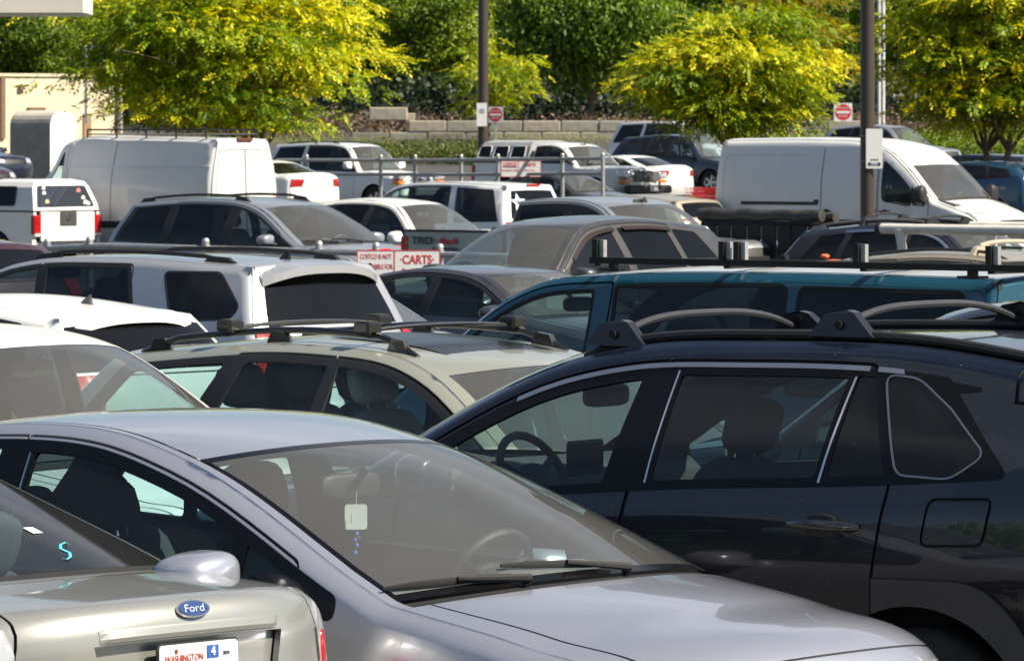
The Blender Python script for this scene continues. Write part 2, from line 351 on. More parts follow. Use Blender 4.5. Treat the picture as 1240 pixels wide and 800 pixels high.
# ------------------------------------------------------------------ the car body
class Body:
    def __init__(s, sp):
        s.sp = sp; s.L = sp['L']; rows = sp['rows']; s.tag = {r[0]: i for i, r in enumerate(rows)}
        f_ = sp.get('crown', .42); rows = [((r[0], r[1], r[4] + (r[2] - r[4]) * f_) + tuple(r[3:])) if r[0].startswith('roof') else r for r in rows]; rows = [((r[0], r[1], r[4] + (r[2] - r[4]) * (.5 + .5 * f_)) + tuple(r[3:])) if r[0] == 'header' else r for r in rows]
        s.cur = herm([(r[1], r[2], r[3], r[4], (r[5] if len(r) > 5 and r[5] else sp.get('p', 2.4))) for r in rows], {i for i, r in enumerate(rows) if len(r) > 6 and r[6]})
        s.n = len(rows); s.belt = pchip(sp['belt']); s.plan = pchip(sp['plan']); s.sect = pchip(sp['sect']); s.tum = pchip(sp['tumble']); s.gh = pchip(sp.get('gh', [(0, 0)]))
        s.grid = sp.get('grid', 0.08); s.rf = sp.get('fillet', 0.06)
        ts = [0.0]
        for i in range(s.n - 1):
            q = s.cur(np.linspace(i, i + 1, 9)); ln = np.linalg.norm(np.diff(q[:, :2], axis=0), axis=1).sum(); k = max(2, int(math.ceil(ln / s.grid)))
            ts += [i + (j + 1) / k for j in range(k)]
        s.ts = np.array(ts); e = s.cur(s.ts); s.edge = e[:, 2:4]; td = np.linspace(0, s.n - 1, 40 * (s.n - 1) + 1); s.td = td
        ed = s.cur(td); s.ed = ed[:, 2:4]; dx = np.diff((ed[:, :2] + ed[:, 2:4]) / 2, axis=0); s.al = np.concatenate([[0], np.cumsum(np.linalg.norm(dx, axis=1))])
        s.wed = s.W(s.ed[:, 0], s.ed[:, 1])
    def dist(s, x, z):
        a = s.ed[::4]; A = a[:-1]; B = a[1:]; D = B - A; L2 = np.maximum((D ** 2).sum(1), 1e-9)
        px = np.stack([x, z], 1)[:, None, :] - A[None]; t = np.clip((px * D).sum(2) / L2, 0, 1); r = px - t[..., None] * D
        return np.sqrt((r ** 2).sum(2)).min(1)
    def W(s, x, z):
        x = np.atleast_1d(np.asarray(x, float)); z = np.atleast_1d(np.asarray(z, float)); zb = s.belt(x); zs = s.sp['sill']; q = (z - zs) / (zb - zs); u = z - zb
        ins = np.where(u <= 0, s.sect(np.clip(q, 0, 1)), s.sect(np.array([1.0]))[0] + s.tum(np.maximum(u, 0)) + s.gh(x) * np.clip(u / 0.4, 0, 1))
        d = s.dist(x, z); f = np.clip(1 - d / s.rf, 0, 1); return s.plan(x) - ins - s.rf * 0.85 * f ** 2.2
    def side(s, uv, sg):
        y = s.W(uv[:, 0], uv[:, 1]); return np.stack([s.L / 2 - uv[:, 0], sg * y, uv[:, 1]], 1)
    def top_tv(s, t, v):
        c = s.cur(t); w = np.interp(t, s.td, s.wed); g = 1 - np.abs(v) ** c[:, 4]
        return np.stack([s.L / 2 - (c[:, 2] + (c[:, 0] - c[:, 2]) * g), v * w, c[:, 3] + (c[:, 1] - c[:, 3]) * g], 1)
    def top(s, ab):
        t = np.interp(ab[:, 0], s.al, s.td); w = np.interp(t, s.td, s.wed); v = np.clip(ab[:, 1] / w, -1, 1); return s.top_tv(t, v)
    def P(s, t, v): return Vector(s.top_tv(np.array([float(t)]), np.array([float(v)]))[0])
    def S(s, x, z, sg=1): return Vector(s.side(np.array([[x, z]]), sg)[0])
    def ab(s, tv):
        """outline in (row, -1..1) -> flat (length, width)"""
        o = []
        for (t0, v0), (t1, v1) in zip(tv, tv[1:] + tv[:1]):
            k = max(1, int(abs(t1 - t0) * 6 + abs(v1 - v0) * 4))
            for j in range(k):
                t = t0 + (t1 - t0) * j / k; v = v0 + (v1 - v0) * j / k
                o.append((float(np.interp(t, s.td, s.al)), float(v * np.interp(t, s.td, s.wed))))
        return o
    def tx(s, x, lo, hi):
        """row parameter where the roof-side edge passes x between rows lo and hi"""
        m = (s.td >= lo) & (s.td <= hi); return float(np.interp(x, s.ed[m, 0], s.td[m]))
    def normals(s, fn, uv, sg=None):
        e = 2e-3; P0 = fn(uv); a = fn(uv + [e, 0]) - fn(uv - [e, 0]); b = fn(uv + [0, e]) - fn(uv - [0, e]); n = np.cross(a, b)
        n /= np.maximum(np.linalg.norm(n, axis=1), 1e-12)[:, None]
        ref = P0 - np.array([0, 0, 0.55]); ref[:, 0] *= 0.6
        if sg is not None: ref = np.zeros_like(P0); ref[:, 1] = sg
        k = (n * ref).sum(1) < 0; n[k] *= -1; return P0, n
    def gh_poly(s, m, zlow=0.0, front=None, rear=None):
        """outline of the glasshouse side, m metres inside the roof edge; front/rear = (x at belt, x at belt+0.4)"""
        i0 = s.tag['cowl']; i1 = s.tag.get('backlight', s.n - 1); k = (s.td >= i0) & (s.td <= i1); e = s.ed[k]
        tg = np.gradient(e, axis=0); tg /= np.maximum(np.linalg.norm(tg, axis=1), 1e-9)[:, None]; q = e + np.stack([tg[:, 1], -tg[:, 0]], 1) * m
        q = [tuple(p) for p in q[::4] if p[1] > s.belt(p[0]) + zlow + 0.002]
        qq = []
        for p in q:
            if not qq or p[0] > qq[-1][0] - 0.004: qq.append(p)
        x0, x1 = qq[0][0], qq[-1][0]; bot = [(float(x), float(s.belt(x)) + zlow) for x in np.linspace(x1, x0, 14)]
        poly = dedupe(qq + bot)
        if area2(poly) < 0: poly.reverse()
        def line(l): z0 = float(s.belt(l[0])); return (l[0], z0), (l[1], z0 + 0.4)
        if front is not None: a, b = line(front); poly = clip(poly, b, a)
        if rear is not None: a, b = line(rear); poly = clip(poly, a, b)
        return poly
def build_body(sp, root):
    """skin, glass, lamps: every region is a mesh of its own under the car's empty"""
    B = Body(sp); g = B.grid; sk = Skin(); PM = sp['paint']; gw = sp.get('gap', 0.008)
    # ---- sides
    zs = sp['sill']; e = B.edge; dom = [tuple(p) for p in e]
    x0, x1 = dom[-1][0], dom[0][0]; dom += [(x, zs) for x in np.arange(x0 - g, x1, -g * 1.5)] if dom[-1][1] <= zs + 1e-3 else [(x, zs) for x in np.linspace(x0, x1, 24)]
    dom = dedupe(dom, 5e-4)
    holes = []; R_ = sp['wheel_r']
    for ax in sp['axles']:
        ra = R_ + sp.get('arch_gap', 0.06); holes.append([(ax + ra * math.cos(a), max(zs - 0.02, R_ + 0.0 + ra * math.sin(a))) for a in np.linspace(-0.55, math.pi + 0.55, 34)])
    regs = []; info = {}
    def reg(key, poly, name, mat, off=0.0, rim=0.012): regs.append((key, dedupe(poly))); info[key] = (name, mat, off, rim)
    for i, c in enumerate(sp.get('clad', [])): reg('clad%d' % i, c, 'wheel_arch_trim' if sp.get('clad_arch') else 'side_cladding', sp.get('clad_mat', GREYCLAD), 0.012, 0.014)
    gm = GLOSSBLACK if sp.get('near') else BLACK
    for i, d in enumerate(sp.get('doors', [])):
        if isinstance(d, dict): p = d['poly']
        else:
            p = B.gh_poly(sp.get('door_m', 0.045), 0.0, d[0], d[1]); low = sp['door_z']
            f0, f1 = d[2], d[3]
            ab_ = [q[1] > float(B.belt(q[0])) + 0.004 for q in p]; n_ = len(p); st = next(k for k in range(n_) if ab_[k] and not ab_[k - 1]); chain = []
            k = st
            while ab_[k % n_] and k < st + n_: chain.append(p[k % n_]); k += 1
            if chain[0][0] > chain[-1][0]: chain.reverse()
            x_a = d[0][0] if d[0] else chain[0][0]; x_b = d[1][0]
            p = [(f0, low), (x_a, float(B.belt(x_a)) - 0.04)] + ([(x_a, float(B.belt(x_a)))] if d[0] else []) + chain + [(x_b, float(B.belt(x_b))), (f1, low)]
        p = rounded(p, 0.05)
        reg('gap_d%d' % i, offset(p, gw / 2), 'door_gap', RUBBER, -0.010, 0); reg('door%d' % i, offset(p, -gw / 2), 'door', PM, 0.0, 0.02)
    for i, (fr, rr, m, zl) in enumerate(sp.get('dlo', [])):
        reg('dlo%d' % i, rounded(B.gh_poly(m, zl, fr, rr), sp.get('dlo_r', 0.03)), 'window_trim', sp.get('dlo_mat', BLACK), 0.002, 0.012)
    for i, c in enumerate(sp.get('chrome', [])):
        fr, rr, m0, m1, zl = c; reg('chr%d' % i, B.gh_poly(m0, zl, fr, rr), 'chrome_strip', sp.get('chrome_mat', CHROME), 0.006, 0.01)
        reg('chx%d' % i, B.gh_poly(m1, zl - 0.03, (fr[0] - 1, fr[1] - 1) if fr else None, (rr[0] + 1, rr[1] + 1) if rr else None), 'window_trim', sp.get('dlo_mat', BLACK), 0.002, 0.012)
    for i, pn in enumerate(sp.get('panes', [])):
        fr, rr, m, zl, mat = pn[:5]; pl = rounded(B.gh_poly(m, zl, fr, rr), pn[5] if len(pn) > 5 else sp.get('pane_r', 0.03))
        if sp.get('seal', 0): reg('seal%d' % i, offset(pl, sp['seal']), 'window_seal', RUBBER, -0.001, 0.01)
        reg('pane%d' % i, pl, 'side_window', mat, -0.004, 0.0)
    for i, (name, poly, mat, off) in enumerate(sp.get('side_regs', [])):
        if callable(poly): poly = poly(B)
        reg('sr%d' % i, poly, name, mat, off, 0.02 if off >= 0 else 0.0)
    gd = []
    ee = B.edge; tg = np.gradient(ee, axis=0); tg /= np.maximum(np.linalg.norm(tg, axis=1), 1e-9)[:, None]
    for fr in ((.10, .22, .36, .52, .72, 1.0) if sp.get('near') else (.3, .8)):
        q = ee + np.stack([tg[:, 1], -tg[:, 0]], 1) * fr * B.rf; dd = B.dist(q[:, 0], q[:, 1]); ins = pip(dom, q[:, 0], q[:, 1]) & (dd > fr * B.rf * .93); run = []
        for p, k in zip(q.tolist(), ins.tolist()):
            if k: run.append(tuple(p))
            else:
                if len(run) > 1: gd.append(run)
                run = []
        if len(run) > 1: gd.append(run)
    V, T, lab, keys = panelise(dom, holes, regs, g, gd, lambda a, b: B.dist(a, b) > B.rf * 1.15)
    for sg in (1, -1):
        fn = lambda uv: B.side(uv, sg); P0, N = B.normals(fn, V, sg)
        for li, key in enumerate(keys):
            t = T[lab == li]
            if not len(t): continue
            used, inv = np.unique(t, return_inverse=True); tt = inv.reshape(-1, 3); n = N[used]; off = info[key][2] if key != 'base' else 0.0
            p = P0[used] + n * off; fn_ = np.cross(p[tt[:, 1]] - p[tt[:, 0]], p[tt[:, 2]] - p[tt[:, 0]]); fl = (fn_ * n[tt[:, 0]]).sum(1) < 0; tt[fl] = tt[fl][:, ::-1]
            nm = 'body' if key == 'base' else key + ('a' if sg > 0 else 'b')
            if nm not in info: info[nm] = info.get(key, ('body', PM, 0, 0.02))
            sk.add(nm, p, n, tt, (info[key][3] if key != 'base' else 0.02))
    # ---- over the top, from the front bumper to the rear one
    regs = []
    I = B.tag
    w = B.wed; al = B.al; dom = [(float(a), float(-b)) for a, b in zip(np.interp(B.ts, B.td, al), np.interp(B.ts, B.td, w))]
    dom = dom + [(a, -b) for a, b in reversed(dom)]
    e0 = dom[-1][1]; dom = dedupe(dom)
    for i, (name, poly, mat, off) in enumerate(sp.get('top_regs', [])):
        if callable(poly): poly = poly(B)
        if off == 'gap': p = B.ab(poly); reg('tg%d' % i, offset(p, gw / 2), 'panel_gap', RUBBER, -0.008, 0); reg('tr%d' % i, offset(p, -gw / 2), name, mat, 0.0, 0.02)
        else: reg('tr%d' % i, B.ab(poly) if name != 'raw' else poly, name, mat, off, 0.02 if off >= 0 else 0.0)
    V, T, lab, keys = panelise(dom, [], regs, g)
    P0, N = B.normals(B.top, V)
    for li, key in enumerate(keys):
        t = T[lab == li]
        if not len(t): continue
        used, inv = np.unique(t, return_inverse=True); tt = inv.reshape(-1, 3); n = N[used]; off = info[key][2] if key != 'base' else 0.0
        p = P0[used] + n * off; fn_ = np.cross(p[tt[:, 1]] - p[tt[:, 0]], p[tt[:, 2]] - p[tt[:, 0]]); fl = (fn_ * n[tt[:, 0]]).sum(1) < 0; tt[fl] = tt[fl][:, ::-1]
        nm = 'body' if key == 'base' else key
        if nm not in info: info[nm] = info.get(key, ('body', PM, 0, 0.02))
        sk.add(nm, p, n, tt, info[key][3] if key != 'base' else 0.0)
    sk_info = {'body': ('body', PM)}
    parts = {}
    for key in sk.acc:
        name, mat = (info[key][0], info[key][1]) if key != 'body' else ('body', PM)
        parts.setdefault(name, []).append(sk.finish(key, name, mat, root))
    B.parts = parts
    return B
WHEELS = {}
def wheel(root, x, y, r, w, sg, L, rimmat=None):
    k = (round(r, 3), round(w, 3), sg, rimmat.name if rimmat else '')
    if k not in WHEELS:
        M = Matrix.Rotation(R(90) * -sg, 4, 'X')
        t = MB().lathe([(r * 0.66, -w / 2), (r * 0.93, -w / 2), (r * 0.985, -w * 0.40), (r, -w * 0.25), (r, w * 0.25), (r * 0.985, w * 0.40), (r * 0.93, w / 2), (r * 0.68, w / 2), (r * 0.64, w * 0.40)], 28, M)
        q = MB().lathe([(r * 0.65, w * 0.42), (r * 0.60, w * 0.30), (r * 0.58, -w * 0.3), (0.001, -w * 0.32)], 28, M).lathe([(0.001, w * 0.34), (r * 0.13, w * 0.34), (r * 0.15, w * 0.25)], 16, M)
        for j in range(5):
            a = 2 * math.pi * j / 5; c, s_ = math.cos(a), math.sin(a); u = Vector((c, s_, 0)); v = Vector((-s_, c, 0))
            pl = [u * r * 0.10 - v * r * 0.08, u * r * 0.62 - v * r * 0.11, u * r * 0.62 + v * r * 0.11, u * r * 0.10 + v * r * 0.08]
            q.prism([(p.x, p.y) for p in pl], w * 0.16, w * 0.33, M)
        WHEELS[k] = (t.V, t.F, q.V, q.F); a = mesh_obj('tyre', t.V, t.F, TYRE, None, smooth=True); b = mesh_obj('rim', q.V, q.F, rimmat or ALLOY, None)
        WHEELS[k] = (a.data, b.data); bpy.data.objects.remove(a); bpy.data.objects.remove(b)
    a, b = WHEELS[k]; t = link(bpy.data.objects.new('wheel', a), root); t.location = (L / 2 - x, y, r); rm = link(bpy.data.objects.new('rim', b), t); return t
def seat(root, x, y, z, mat, wide=0.50, back=0.60, head=True, L=0):
    rt = Matrix.Rotation(R(-18), 3, 'Y'); X = L / 2 - x
    m = MB(); m.add(*superell((X + 0.02, y, z + 0.02), (0.52, wide, 0.20), 0.45, 14, 8)); m.add(*superell((X - 0.30, y, z + 0.36), (0.16, wide * 0.94, back + 0.08), 0.5, 14, 10, rt))
    s = m.obj('seat', mat, root, True)
    if head:
        hd = MB(); hd.add(*superell((X - 0.43, y, z + back + 0.225), (0.11, 0.27, 0.20), 0.55, 14, 8, rt)); ho = hd.obj('headrest', mat, s, True)
        MB().tube([(X - 0.37, y - 0.06, z + back), (X - 0.42, y - 0.06, z + back + 0.2)], 0.006, 5).tube([(X - 0.37, y + 0.06, z + back), (X - 0.42, y + 0.06, z + back + 0.2)], 0.006, 5).obj('headrest_post', CHROME, s)
    return s
def interior(sp, B, root):
    it = sp.get('interior');
    if not it: return
    L = sp['L']; hw = sp['plan'][len(sp['plan']) // 2][1] - 0.13; sm = it.get('seat_mat', SEAT); dm = it.get('dash_mat', DASH)
    cx, cz = it['dash']; ex = it['end']; zf = 0.34
    MB().box((L / 2 - (cx + ex) / 2, 0, zf), (ex - cx, hw * 2, 0.04)).obj('cabin_floor', FLOORM, root)
    # dashboard: profile swept across the cabin with a binnacle over the wheel
    pr = [(cx - 0.35, cz - 0.10), (cx - 0.10, cz - 0.035), (cx + 0.12, cz - 0.01), (cx + 0.30, cz - 0.03), (cx + 0.36, cz - 0.08), (cx + 0.34, cz - 0.16), (cx + 0.40, cz - 0.30), (cx + 0.30, cz - 0.60), (cx - 0.35, cz - 0.60)]
    n = 12; V = []; F = []
    for j in range(n + 1):
        y = -hw + 2 * hw * j / n; k = abs(y / hw); b = 0.05 * math.exp(-((y - hw * 0.48) / 0.22) ** 2)
        for (x, z) in pr: V.append((L / 2 - x - 0.10 * k * k, y, z + (b if z > cz - 0.09 and x > cx else 0)))
    m = len(pr)
    for j in range(n):
        for i in range(m): a = j * m + i; c = j * m + (i + 1) % m; F.append((a, c, c + m, a + m))
    mesh_obj('dashboard', V, F, dm, root, smooth=True)
    # steering wheel
    wy = hw * 0.48; wx, wz = it.get('wheel', (cx + 0.52, cz - 0.06)); tilt = Matrix.Rotation(R(-64), 3, 'Y'); c = Vector((L / 2 - wx, wy, wz)); mb = MB(); rr = 0.185
    mb.tube([c + tilt @ Vector((rr * math.cos(t), rr * math.sin(t), 0)) for t in np.linspace(0, 2 * math.pi, 29)], 0.016, 8, cap=False)
    mb.add(*superell(c, (0.15, 0.17, 0.05), 0.7, 12, 8, tilt))
    for a in (90, 210, 330): mb.tube([c, c + tilt @ Vector((rr * math.cos(R(a + 90)), rr * math.sin(R(a + 90)), 0))], [0.028, 0.016], 6, flat=0.5)
    mb.tube([c, c + tilt @ Vector((0, 0, -0.25))], 0.03, 8); mb.obj('steering_wheel', it.get('wheel_mat', BLACK), root, True)
    for (x, ys, z, wd, bk) in it['seats']:
        for y in ys: seat(root, x, y, z, sm, wd, bk, True, L)
    if it.get('mirror'):
        mx, mz = it['mirror']; MB().add(*superell((L / 2 - mx, 0, mz), (0.045, 0.27, 0.085), 0.5, 14, 8)).tube([(L / 2 - mx + 0.02, 0, mz), (L / 2 - mx + 0.08, 0, mz + 0.06)], 0.012, 6).obj('rearview_mirror', BLACK, root, True)
def side_mirror(sp, B, root, x, z, size=(0.17, 0.24, 0.16), mat=None, arm=None, both=True):
    L = sp['L']
    for sg in ((1, -1) if both else (1,)):
        yb = B.W([x], [z])[0]; c = Vector((L / 2 - x, sg * (yb + 0.06 + size[1] / 2), z + 0.02)); rot = Matrix.Rotation(R(-12 * sg), 3, 'Z')
        V, F = superell(c, size, 0.62, 20, 14, rot)
        V = [Vector((max(v.x, c.x - size[0] * 0.36), v.y, v.z)) for v in V]
        o_ = lambda v: min(1, max(0, (v.y - c.y) * sg / size[1] + .5))
        V = [Vector((v.x - .03 * o_(v), v.y, c.z + max((v.z - c.z) * (1.06 - .30 * o_(v) ** 1.5), -size[2] * .36 + .01 * o_(v)))) for v in V]
        h = mesh_obj('door_mirror', V, F, mat or sp['paint'], root, smooth=True)
        g = MB(); g.add(*superell(c - Vector((size[0] * 0.37, 0, 0)), (0.012, size[1] * 0.80, size[2] * 0.74), 0.5, 16, 8)); g.obj('mirror_glass', MIRRORG, h, True)
        MB().tube([(L / 2 - x + 0.01, sg * (yb - 0.02), z - 0.05), (L / 2 - x + 0.01, sg * (yb + 0.06), z - 0.035), (c.x + 0.01, sg * (abs(c.y) - size[1] * 0.25), z - 0.02)], [0.045, 0.035, 0.03], 8, flat=0.7).obj('mirror_arm', BLACK, h, True)
def door_handles(sp, B, root, pos, mat=None, ln=0.20):
    L = sp['L']
    for (x, z) in pos:
        for sg in (1, -1):
            y = B.W([x], [z])[0]; yy = sg * (y + 0.030)
            mb = MB(); mb.tube([(L / 2 - x + ln / 2, sg * (y - 0.002), z), (L / 2 - x + ln * 0.36, yy, z + 0.002), (L / 2 - x, yy + sg * 0.004, z + 0.003), (L / 2 - x - ln * 0.36, yy, z + 0.002), (L / 2 - x - ln / 2, sg * (y - 0.002), z)], [0.012, 0.017, 0.019, 0.018, 0.011], 10, flat=1.0)
            h = mb.obj('door_handle', mat or sp['paint'], root, True)
            c = MB(); c.add(*superell((L / 2 - x + 0.005, sg * (y + 0.0005), z - 0.004), (ln * 0.50, 0.012, 0.085), 0.8, 16, 8)); c.obj('handle_recess', BLACK, h, True)
def roof_rails(sp, B, root, x0, x1, mat=BLACK, h=0.06, inset=0.07, r=0.014, feet=2, name='roof_rail', foot_len=0.16):
    L = sp['L']; i0, i1 = B.tag['header'], B.tag['roof_rear']
    for sg in (1, -1):
        def pt(x, dz):
            t = B.tx(x, i0, i1); w = float(np.interp(t, B.td, B.wed)); v = (w - inset) / w; p = B.P(t, sg * v); return Vector((L / 2 - x, p.y, p.z + dz))
        xs = np.linspace(x0, x1, 15); pts = []
        for k, x in enumerate(xs):
            u = min(k, 14 - k) / 14; dz = h * min(1.0, u / 0.12); pts.append(pt(x, dz - 0.004))
        mb = MB(); mb.tube(pts, r, 8)
        for f in range(feet):
            x = x0 + (x1 - x0) * (0.07 + 0.86 * f / (feet - 1)); s_ = foot_len / 2
            a, b = pt(x - s_, -0.01), pt(x + s_, -0.01); c, d = pt(x - s_ * 0.5, h), pt(x + s_ * 0.5, h)
            V = [p + Vector((0, q, 0)) for p in (a, b, d, c) for q in (-r, r)]; mb.add(V, [(0, 2, 3, 1), (2, 4, 5, 3), (4, 6, 7, 5), (6, 0, 1, 7), (0, 6, 4, 2), (1, 3, 5, 7)])
        mb.obj(name, mat, root, True)
def antenna_fin(sp, B, root, x, mat=None):
    L = sp['L']; t = B.tx(x, B.tag['header'], B.tag['roof_rear']); p = B.P(t, 0); V = []; F = []
    for k, (dx, h, w) in enumerate([(0.09, 0.0, 0.012), (0.05, 0.025, 0.02), (0.0, 0.05, 0.022), (-0.04, 0.065, 0.014), (-0.06, 0.0, 0.02)]):
        V += [(p.x + dx, -w, p.z - 0.01), (p.x + dx * 0.8 - 0.01, 0, p.z + h), (p.x + dx, w, p.z - 0.01)]
    for k in range(4): a = k * 3; F += [(a, a + 3, a + 4, a + 1), (a + 1, a + 4, a + 5, a + 2)]
    F += [(0, 1, 2), (12, 14, 13)]
    mesh_obj('antenna_fin', V, F, mat or sp['paint'], root)
def wipers(sp, B, root, tw, spec, mat=BLACK):
    """spec: pivot v, tip v, tip rise in row units"""
    for (v0, v1, rise) in spec:
        up = Vector((0.01, 0, 0.018)); a = B.P(tw - 0.02, v0) + up; b = B.P(tw + rise, v1) + up; m = a.lerp(b, 0.55) + Vector((0.0, 0, 0.012))
        mb = MB(); mb.tube([a - Vector((0.02, 0, 0.02)), a, m], [0.016, 0.013, 0.008], 7)
        d0 = a.lerp(b, 0.12); q = [B.P(tw + rise * k + 0.01, v0 + (v1 - v0) * k) + Vector((0.008, 0, 0.012)) for k in (0.1, 0.35, 0.6, 0.85, 1.08)]
        w = mb.obj('wiper', mat, root, True); MB().tube(q, [0.005, 0.008, 0.008, 0.008, 0.004], 6, flat=1.6).obj('wiper_blade', RUBBER, w, True)
def make_car(name, sp):
    root = empty(name); L = sp['L']; B = build_body(sp, root); interior(sp, B, root)
    r = sp['wheel_r']; tw = sp.get('tyre_w', 0.22)
    for ax in sp['axles']:
        for sg in (1, -1): y = B.plan([ax])[0] - 0.03 - tw / 2; wheel(root, ax, sg * y, r, tw, sg, L, sp.get('rim'))
    ub = MB(); hw = sp['plan'][len(sp['plan']) // 2][1]; a0, a1 = sp['axles']; lw = hw - tw - 0.06
    ub.box((0, 0, 0.27), (L * 0.84, lw * 2, 0.12)); ub.box((L / 2 - (a0 + a1) / 2, 0, 0.26), (a1 - a0 - 2 * r - 0.2, hw * 1.86, 0.10))
    for ax in sp['axles']:
        ra = r + 0.11; P = [(L / 2 - ax + ra * math.cos(a), r + ra * math.sin(a)) for a in np.linspace(0, math.pi, 14)]
        for sg in (1, -1):
            V = []; 
            for (x, z) in P: V += [(x, sg * lw * 0.98, z), (x, sg * (hw - 0.06), z)]
            ub.add(V, [(2 * i, 2 * i + 1, 2 * i + 3, 2 * i + 2) for i in range(13)]); ub.add([(x, sg * lw * 0.985, z) for x, z in P], [tuple(range(14))])
    ub.obj('underbody', RUBBER, root)
    return root, B
CARS = []
def place(root, sp, mp, pix, s, phi, left, dz=0.0):
    """stand a car so that its point mp = (x from the front, near-side lateral, z) is seen at a pixel at scale s px/m"""
    th = R(180 - phi) if left else R(-phi); near = 1 if left else -1; Y = F_PX / s; X = (pix[0] - 620) / s; Z = CH - (pix[1] - YH) / s
    lx = sp['L'] / 2 - mp[0]; ly = near * mp[1]; c, si = math.cos(th), math.sin(th)
    root.location = (X - (lx * c - ly * si), Y - (lx * si + ly * c), Z - mp[2] + dz); root.rotation_euler = (0, 0, th)
    CARS.append((root, sp, th)); return root
# ------------------------------------------------------------------ car kinds
def band(a, da, b, db, v, v2=None):
    v2 = v if v2 is None else v2
    return lambda B: [(B.tag[a] + da, -v), (B.tag[b] + db, -v2), (B.tag[b] + db, v2), (B.tag[a] + da, v)]
def strip(a, da, b, db, v0, v1): return lambda B: [(B.tag[a] + da, v0), (B.tag[b] + db, v0), (B.tag[b] + db, v1), (B.tag[a] + da, v1)]
SECT = [(0, .09), (.12, .03), (.35, .0), (.6, .004), (.85, .028), (1, .06)]
TUM = [(0, 0), (.1, .03), (.2, .075), (.4, .185), (.6, .32)]
def ditches(v=.90, w=.012): return [('roof_moulding', strip('header', -.1, 'roof_rear', 0, sg * v - w / 2, sg * v + w / 2), BLACK, -.003) for sg in (1, -1)]
def hatch_rows(L=4.42, h=1.465, cowl=(1.10, .985), cowe=(1.36, .965), hd=(1.98, 1.42), hood=.74, tail='hatch', rr=3.70, bl=(4.15, 1.03), dk=(4.33, .93)):
    k = h - 1.465
    return [('front', .12, .20, .36, .20), ('bumper', .0, .45, .27, .45), ('bumper_top', .03, .62, .28, .62), ('hood_lead', .14, hood, .38, hood - .03), ('hood_mid', .58, hood + .145, .76, hood + .10),
            ('cowl', cowl[0], cowl[1], cowe[0], cowe[1], 2.2, 1), ('header', hd[0], hd[1], hd[0] + .13, hd[1] - .045, 2.3, 0), ('roof1', hd[0] + .42, h - .003, hd[0] + .45, h - .055, 2.3), ('roof2', hd[0] + .95, h, hd[0] + .95, h - .055, 2.3),
            ('roof_rear', rr, h - .075, rr - .03, h - .125, 2.3, 1), ('backlight', bl[0], bl[1], bl[0] - .10, bl[1] - .02, 2.3, 1), ('deck', dk[0], dk[1], dk[0] - .13, dk[1] - .02, 2.6, 1),
            ('tail', L - .05, .72, L - .22, .70), ('rear_bumper', L, .52, L - .20, .52), ('rear', L - .08, .22, L - .22, .20)]
SILVER_BLUE = paint('silver_blue_paint', (0.46, 0.475, 0.55), 0.6, 0.32, 1.0, inner=(0.22, 0.21, 0.18))
BLACKP = paint('black_paint', (0.003, 0.005, 0.012), 0.2, 0.3, 1.0, dust=0.015, inner=(0.05, 0.05, 0.05))
CHAMP = paint('champagne_paint', (0.38, 0.385, 0.355), 0.55, 0.34, 0.9, dust=0.18, inner=(0.16, 0.15, 0.13))
